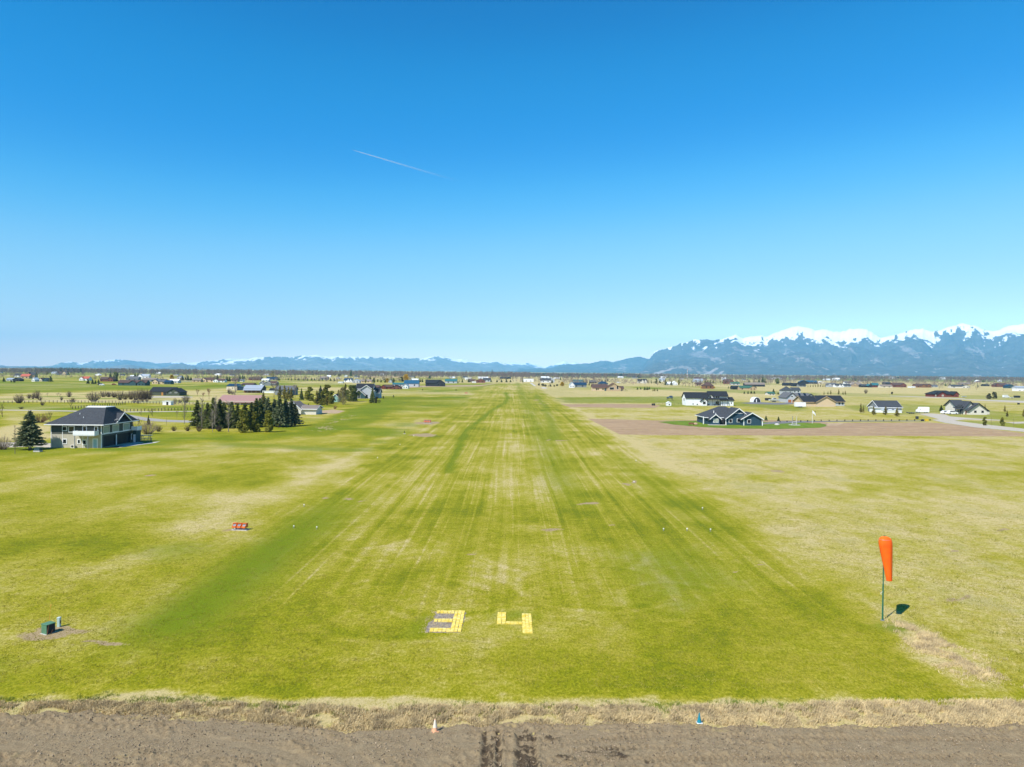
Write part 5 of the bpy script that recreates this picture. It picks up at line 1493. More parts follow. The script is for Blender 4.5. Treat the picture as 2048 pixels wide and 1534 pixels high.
# ---- white farmhouse beyond
fh, dm, s = house(1372, 811, [('s', 0, 54, 15.5, 26.2, 10, 1.5), ('f', 30.5, 43, 9.2, 14.2, 6, -.6), ('s', 47, 83, 19.5, 28.6, 8, 2.0), ('f', 42.5, 56, 16, 22.5, 5, 1.2), ('s', 70, 95, 11, 17, 8.5, .6), ('p', 42, 84, 12.2, 15.5, 2.6, -1.2)],
    'white farmhouse with charcoal roofs, dormers and a long porch', WHITE, SHINGLE2, wins=[(1, 36.5, 5.8, 4.5, 4.5, GLASS), (3, 48.5, 16.6, 3.2, 3.0), (2, 61, 17, 2.8, 2.6), (2, 65, 17, 2.8, 2.6), (2, 62.5, 5.6, 5.5, 5), (2, 50.5, 6.5, 2.6, 3.2), (0, 14, 3, 1.6, 2.4), (0, 22.5, 2.4, 2.4, 1.8), (4, 90.5, 5.5, 1.6, 3.0)],
    doors=[(4, 84.5, 5.8, 8, WHITE)], trim=DTRIM, frame=DTRIM, over=.45, swins=[(2, 'R', .3, 5.8, 1.1, 1.3), (2, 'R', .62, 5.8, 1.1, 1.3), (0, 'L', .5, 3.4, 1.2, 1.4), (4, 'R', .5, 2.2, .9, 1.6)])
for xx in (45, 58, 66): box_part('porch_chair', DARKW, fh, xx * s - .5, .1, 0, xx * s + .5, .9, .9)
box_part('porch_floor', CONC, fh, 42 * s, -1.3, 0, 84 * s, .55, .14)
# ---- garage house with cedar doors and solar roof
gh, dm, s = house(1572, 805, [('f', 1.5, 22.5, 10.2, 19.5, 15, 0), ('s', 20, 48, 9, 18.6, 9, 4), ('f', 39, 60, 10, 17.5, 8, 6), ('s', 22.5, 38, 6.5, 10, 3, 2.6)],
    'light grey house with two cedar garage doors and solar panels', LGREY, SHINGLEG, wins=[(0, 11.8, 12.4, 3.4, 2.2), (2, 46.5, 12.5, 3.4, 2.4)], gar=[(0, 7.4, 6.2, 5.8, CEDAR), (0, 15.6, 6.2, 5.8, CEDAR)], trim=DTRIM, over=.5)
box_part('porch_bay', DARKW, gh, 23 * s, 2.4, 0, 37.5 * s, 2.58, 6.2 * s)
x0, x1, y0, y1, ze, zr, q, sh = dm[0]
xm = (x0 + x1) / 2; nz_ = (zr - ze) / (x1 - xm)
for (ya, yb, fa, fb) in ((1.2, 12.5, .12, .62),):
    b = MB(); b.slab([(xm + (x1 - xm) * fa, ya, zr - nz_ * (x1 - xm) * fa + .42), (xm + (x1 - xm) * fb, ya, zr - nz_ * (x1 - xm) * fb + .42), (xm + (x1 - xm) * fb, yb, zr - nz_ * (x1 - xm) * fb + .42), (xm + (x1 - xm) * fa, yb, zr - nz_ * (x1 - xm) * fa + .42)], .06); b.build('solar_panel', SOLAR, gh)
x0, x1, y0, y1, ze, zr, q, sh = dm[1]; ym = (y0 + y1) / 2; k_ = (zr - ze) / (ym - y0)
for (fa, fb) in ((.28, .42), (.66, .82)):
    b = MB(); b.slab([(x0 + (x1 - x0) * fa, y0 + 1.9, ze + k_ * 1.9 + .45), (x0 + (x1 - x0) * fb, y0 + 1.9, ze + k_ * 1.9 + .45), (x0 + (x1 - x0) * fb, ym - .3, zr - k_ * .3 + .45), (x0 + (x1 - x0) * fa, ym - .3, zr - k_ * .3 + .45)], .06); b.build('solar_panel', SOLAR, gh)
# ---- peach shop building
ph, dm, s = house(1608, 813, [('s', 0, 28, 9.2, 20.5, 16, 2.5), ('f', 25, 63, 9.5, 20.3, 15, 0), ('s', 40, 81, 10.2, 22, 14, 12)],
    'plain peach shop building with charcoal roof and pale gable end', PEACH, SHINGLE2, trim=TAN, over=.6, wallmats={2: LGREY}, swins=[])
x0, x1, y0, y1, ze, zr, q, sh = dm[2]
win_part(ph, x1 - 3.6, 1.0, x1 - 2.9, 3.0, y0 - .02, DTRIM, GLASS); win_part(ph, x1 - 1.6, 1.0, x1 - .9, 3.0, y0 - .02, DTRIM, GLASS)
b = MB()
p = P(1612, 813.5); s2 = S(1612, 813.5)
wf = empty('mesh_fence', p, 'low pale picket fence along the foot of the peach building', 'fence')
for i in range(14): box_part('post', CONC, wf, i * 4.1 * s2, -.6, 0, i * 4.1 * s2 + .12, -.5, 1.15)
for zz_ in (.35, .75, 1.1): box_part('rail', CONC, wf, 0, -.48, zz_, 53.5 * s2, -.44, zz_ + .05)
# ---- barn with big grey roof
bn, dm, s = house(1752, 825, [('s', 5, 51, 10.5, 23.5, 11, 1.0), ('s', -1.5, 16, 9.2, 11.2, 6, -.2), ('b', 14, 52, 4.2, .2, 2.5, -1.8)],
    'white barn under a big plain charcoal roof', WHITE, SHINGLEG, trim=TRIM, over=.5, roofmats={0: SHINGLE, 1: GALV, 2: WROOF}, wallmats={0: GREYW}, gar=[(0, 28, 7, 7, WHITE), (0, 40, 7, 7, WHITE)])
# ---- white house with two big gables at the far right
wh, dm, s = house(1912, 829, [('s', 0, 18, 17, 28.5, 9, 3.0), ('f', 13, 42, 9.5, 26, 12, 1.5), ('f', 26, 62, 9.5, 22.5, 11, -.6), ('p', -1, 14, 11, 14, 2.4, .8), ('b', 60, 67, 7, .3, 3, 3)],
    'white two gabled house with charcoal roofs at the end of the gravel drive', PALE, SHINGLE, wins=[(0, 4, 17, 2.0, 3.4), (0, 7.5, 17, 2.0, 3.4), (0, 11, 17, 2.0, 3.4), (0, 4, 5.5, 2.2, 5), (0, 8, 5.5, 2.2, 5), (0, 12, 5.5, 2.2, 5), (2, 38.5, 6.2, 3.6, 3.2), (2, 53, 6.2, 3.6, 3.2)],
    doors=[(1, 20, 3, 7, BRICK)], trim=DTRIM, frame=DTRIM, over=.7)
# ---- dark red ranch house
house(1865, 794, [('h', 0, 47, 6.5, 12.8, 11, 3), ('f', 10, 28, 5.8, 11, 6, 0), ('f', 42, 52.5, 6, 11.2, 8, 1), ('f', 4, 14, 6, 9.5, 5, 1.6)],
    'dark red ranch house with charcoal hip roof in the dry field', BARN, SHINGLE2, wins=[(1, 20.5, 3, 3, 2.6, BLIND), (2, 47, 3, 2, 2.4), (3, 7, 3, 3, 2.4, BLIND)], trim=DTRIM, over=.6)
# ---- tan house with brown roof by the far end of the strip
th, dm, s = house(1185, 781.5, [('s', 0, 30, 6.6, 13, 11, 0), ('f', 28, 57, 6.4, 15.2, 12, -1.0), ('s', 50, 62, 5, 9.5, 9, 3)],
    'tan house with rusty brown roofs and one broad gable', TAN, SHINGLEB, wins=[(0, 8.2, 3, 2.4, 3.4), (0, 11.5, 3.4, 2.6, 2.4), (0, 21, 3.4, 2.8, 2.4), (1, 38.5, 5, 8.5, 4.6), (1, 50, 7, 3.6, 6.5)],
    gar=[(0, 26.5, 5.5, 5.2, TEAL)], trim=LOG, over=.6, wallmats={0: PEACH})
# ---- olive modern house with shed garage, left
oh, dm, s = house(300, 791, [('s', 0, 46, 8.2, 16.6, 11, 1.5), ('f', 34, 58.5, 7.0, 14.2, 12, 0), ('b', 0.5, 36, 7.5, .1, 2, 1.2)],
    'low olive green house with black metal roof and cedar entry', OLIVE, SHINGLE2, wins=[(1, 52, 6.2, 4, 1.4), (1, 40, 6.2, 4, 1.4)], doors=[(2, 24.5, 3.4, 6.5, mat('cedar_orange_entry', (.42, .19, .05), .6, .1)), (2, 30, 4, 7, DARKW)], trim=DTRIM, over=.5)
# ---- white shed beside it
sh, dm, s = house(325, 810, [('b', 0, 16.5, 7.0, .25, 3.2, 0)], 'small white loafing shed with a dark open front', WHITE, WROOF, cat='shed', name='shed', doors=[(0, 9.6, 4.0, 6.4, DARKW)], over=.2)  # charcoal door panel stands for the dark inside of the open front
# ---- long rose-roofed building behind the spruces
rb, dm, s = house(436, 809, [('s', 0, 78, 7.0, 18.5, 16, 0), ('p', 8, 80, 3.8, 5.2, 3, -3)], 'long cream building under a dusty rose metal roof behind the spruces', CREAM, PINKR, trim=CREAM, over=.5, cat='barn', name='barn', wallmats={0: CREAM}, wins=[(0, 30, 5, 40, 1.6, LOG)])
# ---- taupe-roofed house in the trees
house(548, 830, [('h', 0, 55, 15, 28, 14, 6), ('f', 22, 54, 12, 26, 10, 4), ('s', 54, 84, 12.5, 19.5, 10, 5), ('b', 62, 84, 10, .1, 8, 6)], 'tan house with a taupe shingle roof half hidden by spruces', PALE, SHINGLET, wallmats={3: BRICK}, trim=TRIM, wins=[(1, 34, 7, 5, 5), (3, 76, 5, 5, 5)], over=.6)
# ---- grey gabled house with white trim beyond the pines
house(712, 797, [('s', 0, 33, 20, 29.5, 10, 6), ('f', 6, 36, 16.5, 26.5, 14, 2), ('f', -6, 18, 7, 17.5, 9, -1), ('s', 30, 46, 12, 20, 10, 10)], 'large light grey house with steep dark roofs and white trim', LGREY, SHINGLE2, trim=TRIM, wins=[(2, 6, 3.6, 4, 6), (1, 30, 5, 3, 7), (1, 22, 4.5, 3, 7)], over=.6, wallmats={2: TEAL})
house(664, 804, [('f', 0, 13, 9, 15.5, 6, 0)], 'small pale teal cabin almost hidden between pines', mat('pale_teal_siding', (.22, .38, .36), .7, .1), SHINGLE2, trim=TRIM, wins=[(0, 6.5, 4, 2.2, 2.2)], cat='cabin')
house(745, 781, [('s', 0, 12.5, 6.5, 10.5, 9, 0)], 'low dark brown outbuilding behind the large light grey house', DARKW, SHINGLEB, cat='shed', over=.5)
# ---- navy barn, metal roofed house and neighbours, left middle distance
house(453, 780.5, [('s', 0, 21, 8.2, 12.8, 14, 0), ('b', 20.99, 36, 7, .2, 9, 1)], 'pale sided barn with a navy roof and gable end', CREAM, NAVY, cat='barn', name='barn', wallmats={1: NAVY}, over=.3, wins=[(0, 12, 4.5, 1.6, 1.6)])
mh, dm, s = house(485, 785.5, [('s', 2.5, 38, 8.5, 15.2, 11, 2), ('p', 0, 36, 4.8, 7.8, 3.4, -1.5), ('b', 2.5, 35, 4.6, .05, 1.0, 1.2)], 'dark house under a two tier grey metal roof with a long porch', DARKW, GALV, trim=GREYW, over=.4, wallmats={2: LOG})
house(525, 786, [('b', 0, 24, 4.0, .2, 2.6, 0)], 'long white trailer parked between the grey roofed houses', WHITE, WROOF, cat='trailer', name='trailer', over=.05)
house(538.5, 783, [('s', 0, 11, 3.2, 6.2, 8, 3)], 'small garage with a plain grey roof behind the white trailer', GREYW, SHINGLE2, cat='garage', over=.3)
house(550, 790, [('s', 0, 38, 11, 18.5, 10, 2), ('b', 28, 38, 9, .2, 4, 1.5)], 'grey gabled house screened by yellowish pines', GREYW, SHINGLEG, wallmats={1: NAVY}, wins=[(1, 33, 5, 3, 3)], over=.4, trim=DTRIM)
house(483, 770.5, [('s', 0, 23, 1.5, 4.5, 12, 0)], 'low brown roofed shed just behind the navy roofed barn', DARKW, SHINGLEB, cat='shed', over=.4)
house(518, 771, [('f', 1, 8.5, 5.0, 8.2, 8, 0), ('f', 9, 23.5, 4.6, 8.8, 9, 0), ('s', 20, 34, 4, 8.8, 10, 2)], 'grey craftsman house with two white trimmed gables and brown roof', GREYW, SHINGLEB, trim=TRIM, gar=[(0, 4.5, 4, 3.2, WHITE), (1, 16, 7.5, 3.4, GREYW)], over=.5)

# ================================================================== distant houses
def far(x, y, w, h, style, wall, roof, label, **kw):
    """small house seen far off; style letters: s side gable, f front gable, h hip, L side gable with a front wing, V wing on the other end, T two front gables, b flat box"""
    e = h * kw.pop('ev', .52)
    dep = kw.pop('dep', 9.0)
    v = {'s': [('s', 0, w, e, h, dep)], 'f': [('f', 0, w, e, h, dep)], 'h': [('h', 0, w, e, h, dep)], 'b': [('b', 0, w, h, .2, dep)],
         'L': [('s', w * .25, w, e, h, dep, 2), ('f', 0, w * .45, e * .95, h * .95, dep, 0)], 'V': [('s', 0, w * .75, e, h, dep, 2), ('f', w * .55, w, e * .95, h * .95, dep, 0)],
         'T': [('s', 0, w, e, h, dep, 2), ('f', w * .38, w * .64, e * .95, h * .93, 6, 0), ('f', w * .68, w * .96, e * .95, h * .93, 6, .3)]}[style]
    fi = len(v) - 1
    a, b_ = v[fi][1], v[fi][2]
    wins = kw.pop('wins', None)
    if wins is None:
        wins = [(fi, a + (b_ - a) * f_, e * .5, min(2.4, (b_ - a) * .16), e * .42) for f_ in ((.28, .72) if b_ - a > 5 else (.5,))]
        if fi: wins += [(0, v[0][1] + (v[0][2] - v[0][1]) * (.8 if style == 'L' else .18), e * .5, min(2.4, w * .1), e * .42)]
    gar = kw.pop('gar', ())
    return house(x, y, v, label, wall, roof, wins=wins, gar=gar, group=kw.pop('group', None), over=kw.pop('over', .4), **kw)

FAR = [
 (28, 754, 15, 7, 's', WHITE, SHINGLE, 'small white barn with dark roof beside the red lean-to barn'),
 (41, 757, 17, 9, 's', TAN, REDR, 'old barn lean-to with a broad rusty red roof'),
 (53, 756, 16, 11.5, 'L', TAN, SHINGLE, 'tall tan gabled barn rising behind the rusty red roof'),
 (12, 762, 14, 6, 's', LGREY, GALV, 'long light grey shed at the far left field edge'),
 (25, 762.5, 14, 7, 'f', DARKW, SHINGLE, 'dark gabled house at the end of the light grey shed'),
 (63, 763, 6.5, 7.5, 'f', WHITE, WROOF, 'little white gabled hut on the far left field edge'),
 (76, 762.5, 8, 6.5, 'f', CREAM, SHINGLEB, 'small cream gabled hut between the white hut and the slate cabin'),
 (85, 763, 10, 7, 'f', TEAL, SHINGLE, 'dark slate cabin beside the lone far spruce'),
 (103, 748, 9, 4.5, 's', WHITE, GALV, 'white far barn left of the round tan barn'),
 (112, 749.5, 11, 6, 'L', GREYW, SHINGLEB, 'grey brown farmhouse beside the round tan barn'),
 (124, 750, 8, 7, 'f', PEACH, SHINGLET, 'round topped tan barn on the far left farmstead'),
 (158, 761, 19, 8, 'L', WHITE, REDR, 'white farmhouse under a bright red roof'),
 (200, 763, 26, 9, 'V', BRICK, SHINGLEB, 'red brown house with a short tower among evergreens'),
 (236, 771, 56, 11, 'T', TEAL, SHINGLEB, 'long dark house with two front gables across the far left field'),
 (252, 762, 24, 9, 's', GREYW, SHINGLEG, 'grey roofed house just behind the long two gabled house'),
 (275, 757, 22, 9, 'L', WHITE, GALV, 'white house with a pale blue metal roof among bare poplars'),
 (260, 753.5, 9, 3.2, 's', WHITE, WROOF, 'small white shed far behind the pale blue roof'),
 (284, 763, 28, 7.5, 's', GREYW, SHINGLET, 'low house under a long taupe roof behind the tan gabled one'),
 (304, 768, 26, 10, 'L', PEACH, SHINGLEG, 'tan gabled house with a grey roof in the far left row'),
 (328, 768.5, 13, 8, 's', TEAL, NAVY, 'small dark navy house next to the white roofed shed'),
 (338, 766, 18, 7.5, 's', LGREY, WROOF, 'shed with a bright white roof near the far yellow tree'),
 (354, 758, 10, 6, 'f', LGREY, GALV, 'light grey gabled house beside the far conifers'),
 (384, 764, 17, 7, 's', TAN, SHINGLET, 'low tan house beside the long white fence'),
 (400, 764, 27, 9, 'L', PEACH, SHINGLEB, 'yellow tan house with a brown roof and a broad gable'),
 (426, 764.5, 23, 7, 'L', WHITE, SHINGLEB, 'white gabled house with a long brown roof'),
 (462, 763.5, 13, 6.5, 's', TAN, SHINGLEB, 'tan cottage with a black garage opening'),
 (475, 763.3, 10, 5, 's', WHITE, SHINGLEG, 'small white house next to the tan cottage'),
 (497, 760.5, 24, 6, 's', BRICK, SHINGLEB, 'low brown house half hidden by bare trees'),
 (523, 762, 14, 4.5, 's', WHITE, WROOF, 'low white building in front of the dark blue far roof'),
 (533, 760.5, 20, 6.5, 's', GREYW, NAVY, 'house under a dark blue roof beyond the white trimmed gables'),
 (688, 764.5, 16, 8, 'T', WHITE, NAVY, 'white house with two dark gables beside the light grey twin'),
 (704, 766, 15, 8, 'f', LGREY, GALV, 'light grey metal clad house beside the white double gable'),
 (676, 766.3, 9, 2.6, 'b', WHITE, WROOF, 'low white trailer in front of the white double gable house'),
 (640, 759, 16, 6, 's', GREYW, SHINGLET, 'small grey house behind the row of young conifers'),
 (671, 758.5, 7, 4.5, 'f', CREAM, WROOF, 'tiny cream gabled house behind the row of young conifers'),
 (688, 753.5, 6, 3, 'f', WHITE, WROOF, 'tiny white cottage on the far plain by the tall lone conifer'),
 (708, 753.5, 6, 3, 'f', LGREY, GREENR, 'tiny green roofed cottage on the far plain by the tall lone conifer'),
 (719, 765, 24, 6, 's', PEACH, SHINGLET, 'low sandy coloured building with a taupe roof'),
 (777, 765.5, 7, 6.5, 'f', LGREY, GREENR, 'small pale green gabled house among garden trees'),
 (738, 755, 62, 2.2, 'b', TAN, TAN, 'very long low tan building on the far plain'),
 (761, 778, 24, 8.5, 'L', BARN, SHINGLEB, 'red house with a brown roof, next to its twin gable'),
 (784, 778.5, 17, 8, 'f', BRICK, SHINGLE2, 'dark red gabled garage, twin of the red house'),
 (785, 772, 22, 6.5, 's', LGREY, TEALM, 'house with a teal metal roof behind the dark red gable'),
 (805, 777, 11, 9, 'f', WHITE, GALV, 'bright white gabled barn beside the dark red gable'),
 (808, 773.5, 29, 13, 's', LGREY, BLUEM, 'tall barn with a dark blue metal roof below the golden tree'),
 (822, 761.5, 14, 4, 's', WHITE, WROOF, 'long white roof just behind the dark blue barn'),
 (851, 772.5, 38, 13, 'V', DARKW, SHINGLE2, 'charcoal house with a sharp black gable by the strip'),
 (866, 771.8, 20, 11.5, 'f', DARKW, SHINGLE, 'black gabled wing standing before the charcoal house'),
 (890, 766.5, 23.5, 8.5, 's', LGREY, TEALM, 'pale blue building with a long teal roof'),
 (930, 759.5, 13, 4.5, 'b', WHITE, WROOF, 'long white flat building beyond the end of the strip'),
 (938, 764.5, 17, 6, 'V', TAN, SHINGLEB, 'tan and brown house just past the white flat building'),
 (952, 765.5, 18, 8, 'f', BRICK, SHINGLE2, 'dark gabled house near the far end of the strip'),
 (966, 763.5, 15, 7.5, 's', LGREY, SHINGLE, 'blue grey house behind the dark far gable'),
 (944, 765.5, 8, 2.2, 'b', WHITE, WROOF, 'white trailer in front of the dark far gable'),
 (956, 757.5, 20, 4, 's', WHITE, WROOF, 'long white roofed hangar beyond the strip'),
 (1000, 757.5, 22, 3.8, 'T', DARKW, SHINGLE, 'row of dark far houses right beyond the end of the strip'),
 (1047, 763.5, 20, 6, 'b', WHITE, PALE, 'pale flat roofed hangar at the far end of the strip'),
 (1081, 765, 21, 8.5, 's', WHITE, SHINGLE, 'white house with dark roof just right of the strip end'),
 (1094, 764.8, 15, 10.5, 'f', LGREY, WROOF, 'tall pale gable attached to the white house at the strip end'),
 (1082, 757, 16, 4, 's', WHITE, WROOF, 'white roofed hangar behind the white house at the strip end'),
 (1139, 775.5, 10, 11, 'f', WHITE, GALV, 'narrow tall white gabled house beside the dark blue barn'),
 (1145, 774.5, 28, 9.5, 's', GREYW, NAVY, 'grey barn with a dark blue roof next to the narrow white house'),
 (1146, 766.5, 20, 7, 's', LGREY, TEALM, 'faded teal roofed house behind the grey barn'),
 (1180, 766.5, 13, 5.5, 's', DARKW, SHINGLEG, 'grey roofed dark house among bare trees'),
 (1197, 770.5, 19, 7.5, 'h', GREYW, NAVY, 'house with a low navy roof right behind the tan house'),
 (1276, 766.5, 18, 8.5, 'T', PALE, SHINGLE2, 'pale house with two small gables in the far right row'),
 (1264, 767.2, 8.5, 3.2, 'f', PEACH, TAN, 'small sandy tent like shed beside the pale double gable house'),
 (1319, 763, 11, 6, 's', WHITE, GALV, 'small white house between two dark conifers'),
 (1322, 757, 10, 4, 's', WHITE, WROOF, 'tiny white house far behind the two dark conifers'),
 (1345, 770.3, 10, 8, 'f', WHITE, WROOF, 'bright white gabled barn beside a round pine'),
 (1334, 770, 9, 6, 's', LGREY, WROOF, 'low light shed next to the bright white gabled barn'),
 (1387, 764.5, 19, 7, 's', LGREY, GALV, 'long house with a pale metal roof behind the brown hipped house'),
 (1390, 758.5, 13, 4.5, 's', BARN, SHINGLEB, 'barn red shed near the radio mast'),
 (1393, 772.5, 14, 7.5, 'V', TAN, SHINGLEB, 'tan house beside the brown hipped house'),
 (1407, 777.5, 20, 13, 'h', LOG, SHINGLEB, 'brown house with a tall hipped roof and golden shrubs'),
 (1449, 768, 19, 9.5, 'V', BRICK, SHINGLEB, 'red brown house among thin orange trees'),
 (1446, 762, 8, 5, 'f', WHITE, GALV, 'small white shed behind the red brown house'),
 (1463, 770, 17, 6, 's', LGREY, GREENR, 'house with a pale green roof behind the black shed'),
 (1465, 779, 15, 7.5, 's', DARKW, SHINGLE2, 'black shed with open bays near four small conifers'),
 (1480, 780, 33, 8.5, 'V', TAN, GREENR, 'tan house under a long dark green roof'),
 (1490, 773, 40, 8, 's', DARKW, SHINGLET, 'long dark house under a taupe roof in the far right row'),
 (1500, 778, 13, 6.5, 'f', PEACH, SHINGLEB, 'peach gabled garage behind the dark green roof'),
 (1537, 758.3, 9, 2.5, 's', WHITE, WROOF, 'white far barn below the mountains, first of two'),
 (1552, 758.6, 11, 3.0, 's', WHITE, WROOF, 'white far barn below the mountains, second and longer of two'),
 (1537, 790.5, 13, 6.5, 's', PALE, GREENR, 'small pale shed with a green roof'),
 (1568, 771.5, 17, 6, 's', DARKW, SHINGLE2, 'low black house at the start of the dark neighbourhood'),
 (1566, 789, 20, 16, 'h', LGREY, SHINGLE, 'grey house with a steep hipped roof behind the solar roof'),
 (1585, 786, 16, 11, 's', LGREY, SHINGLE, 'grey roofed garage joined to the steep hipped house'),
 (1586, 773, 14, 7, 'V', DARKW, SHINGLE2, 'dark house in front of the big navy barn roof'),
 (1599, 768, 18, 7.5, 'f', DARKW, NAVY, 'big black barn with a broad navy roof in the far right row'),
 (1613, 767.5, 22, 6.5, 's', DARKW, BLUEM, 'dark building with a long blue metal roof'),
 (1598, 773.5, 14, 6, 's', GREYW, SHINGLE2, 'low grey house before the big black barn'),
 (1637, 767.5, 14, 5, 'f', CREAM, WROOF, 'white roofed greenhouse like barn beside the blue metal roof'),
 (1648, 760.6, 14, 3, 's', WHITE, WROOF, 'long white farm building on the far plain'),
 (1666, 760.8, 14, 4.8, 'L', WHITE, WROOF, 'white farmhouse on the far plain with a taller gable'),
 (1656, 774, 17, 8, 'L', LGREY, SHINGLEG, 'light grey house with a tall slate roof in the far row'),
 (1671, 774.5, 17, 7, 'T', WHITE, SHINGLE, 'white house with two garage gables in the far row'),
 (1688, 774, 14, 6, 's', LGREY, SHINGLE, 'light grey house at the end of the far row of white homes'),
 (1690, 768.8, 19, 6, 'V', WHITE, SHINGLEG, 'white house behind the far row with a bright gable'),
 (1706, 773.5, 18, 8, 'L', TAN, SHINGLET, 'tan gabled house next to the teal tarpaulin sheds'),
 (1723, 774.5, 13, 6, 's', DARKW, SHINGLE, 'low dark house left of the teal tarpaulin sheds'),
 (1737, 774.8, 8, 6.5, 'f', DARKW, TEALM, 'small shed under a bright teal tarpaulin roof'),
 (1745, 774.6, 13, 8.5, 's', BARN, TEALM, 'red walled barn under a bright teal roof'),
 (1762, 775.3, 23, 6, 's', CREAM, SHINGLET, 'long cream house beside the red walled barn'),
 (1769, 769, 14, 5, 'V', DARKW, SHINGLE, 'dark house behind the long cream house'),
 (1786, 774.5, 27, 9, 'V', BRICK, SHINGLEB, 'large red brown house with wide gables'),
 (1822, 775.6, 9, 2.8, 'b', WHITE, WROOF, 'white camper trailer between the brown houses'),
 (1831, 775, 32, 7.5, 'T', LOG, SHINGLEB, 'orange brown log house with twin gables'),
 (1861, 774.5, 15, 5, 's', LGREY, SHINGLEG, 'light grey garage beside the orange brown log house'),
 (1903, 776, 37, 6.5, 'V', PALE, SHINGLE, 'long pale house with a low dark roof beyond the red ranch'),
 (1918, 770, 24, 4.5, 's', TAN, SHINGLET, 'taupe roof rising behind the long pale house'),
 (1953, 764.8, 8, 4.5, 'f', PALE, WROOF, 'cream far farmhouse between round dark trees'),
 (1968, 772.3, 11, 4, 's', DARKW, SHINGLE2, 'low dark open shed out on the dry field'),
 (1990, 774, 24, 8, 'L', BRICK, SHINGLEB, 'brown house with a low hipped roof beside the slate one'),
 (2014, 776.5, 16, 7.5, 'f', TEAL, NAVY, 'dark slate blue gabled house near the far right edge'),
 (2028, 776.5, 9, 5.5, 's', BRICK, SHINGLET, 'little brown shed beside the dark slate gable'),
 (2034, 782, 20, 5, 'b', WHITE, WROOF, 'white trailers at the far right edge'),
 (2032, 778, 20, 5.5, 's', LGREY, GALV, 'pale metal building behind the white trailers'),
]
for a in FAR: far(*a)
# tiny houses almost lost in the haze of the far plain: nothing tells those of one group apart
_fr = random.Random(19)
TINY = [('white', WHITE, WROOF), ('grey', LGREY, SHINGLE), ('brown', TAN, SHINGLEB)]
for side, (xa, xb) in (('western', (-60, 985)), ('eastern', (1090, 2100))):
    for i in range(27):
        nm, wl, rf_ = TINY[i % 3]
        x_ = xa + (xb - xa) * (i + _fr.uniform(.1, .9)) / 27
        y_ = 767 - 25 + (x_ - 1024) * .0085 + _fr.uniform(9.2, 16)
        far(x_, y_, _fr.uniform(6, 12), _fr.uniform(2.6, 4.2), _fr.choice('sfsL'), wl, rf_, 'tiny %s house among the trees of the hazy far plain, %s side' % (nm, 'mountain' if side == 'eastern' else 'open'),
            group='tiny %s houses of the %s far plain' % (nm, side), wins=[])
# quonset hut, trampoline-like play tent, little things by the houses
p = P(1507, 804.5); s = S(1507, 804.5)
qh = empty('quonset_hut', p, 'dark arched quonset hut with a pale roof', 'hut')
w_ = 14 * s; r_ = w_ / 2
arc = [(r_ - r_ * math.cos(math.pi * i / 12), r_ * 1.35 * math.sin(math.pi * i / 12)) for i in range(13)]
b = MB(); b.prism(arc, 'y', 0, 7); b.build('wall', DARKW, qh)
b = MB()
for i in range(12):
    (x0, z0), (x1, z1) = arc[i], arc[i + 1]
    c_ = 1.06
    o_ = lambda x, z: ((x - r_) * c_ + r_, z * c_)
    a0, a1 = o_(x0, z0), o_(x1, z1)
    b.add([(x0, -.25, z0 + .001), (a0[0], -.25, a0[1]), (a1[0], -.25, a1[1]), (x1, -.25, z1 + .001), (x0, 7.2, z0 + .001), (a0[0], 7.2, a0[1]), (a1[0], 7.2, a1[1]), (x1, 7.2, z1 + .001)], [(0, 1, 2, 3), (7, 6, 5, 4), (1, 5, 6, 2), (0, 3, 7, 4)])
b.build('roof', WROOF, qh); box_part('door', TRIM, qh, r_ - .7, -.05, 0, r_ - .1, .03, 2.1)
p = P(1335, 801); s = S(1335, 801)
ptn = empty('play_frame', p, 'dark tarpaulin covered play frame in the field by the white farmhouse', 'play frame')
for xx in (.6, 10.5):
    for yy in (0, 3):
        b = MB(); b.tube([(xx * s, yy, 0), (xx * s, yy, 7 * s)], .09, 6); b.build('post', POSTD, ptn)
b = MB(); b.slab([(0, -.3, 5 * s), (6 * s, -.3, 7 * s), (6 * s, 3.3, 8 * s), (0, 3.3, 6 * s)], .12); b.slab([(5.5 * s, -.4, 5.5 * s), (11 * s, -.4, 6.5 * s), (11 * s, 3.2, 9.5 * s), (5.5 * s, 3.2, 9 * s)], .12); b.build('canopy', NAVY, ptn)
box_part('deck', POSTD, ptn, .5 * s, .2, 1.2, 10.5 * s, 2.9, 1.4)
p = P(1334, 811.5); s = S(1334, 811.5)
house(1334, 811.5, [('f', 0, 8.5, 5.2, 7.6, 3, 0)], 'small white garden shed with a dark window by the field fence', WHITE, WROOF, cat='shed', name='shed', wins=[(0, 4.6, 2.6, 2.2, 2.4)], over=.15)
house(1532, 801, [('b', 0, 9.5, 4.2, .1, 2.4, 0)], 'dark cargo trailer parked near the quonset hut', DARKW, DARKW, cat='trailer', name='trailer', over=.05)
house(2031, 795.5, [('b', 0, 9.5, 3.8, .1, 2.4, 0)], 'dark cargo trailer standing alone in the far right field', DARKW, DARKW, cat='trailer', name='trailer', over=.05)

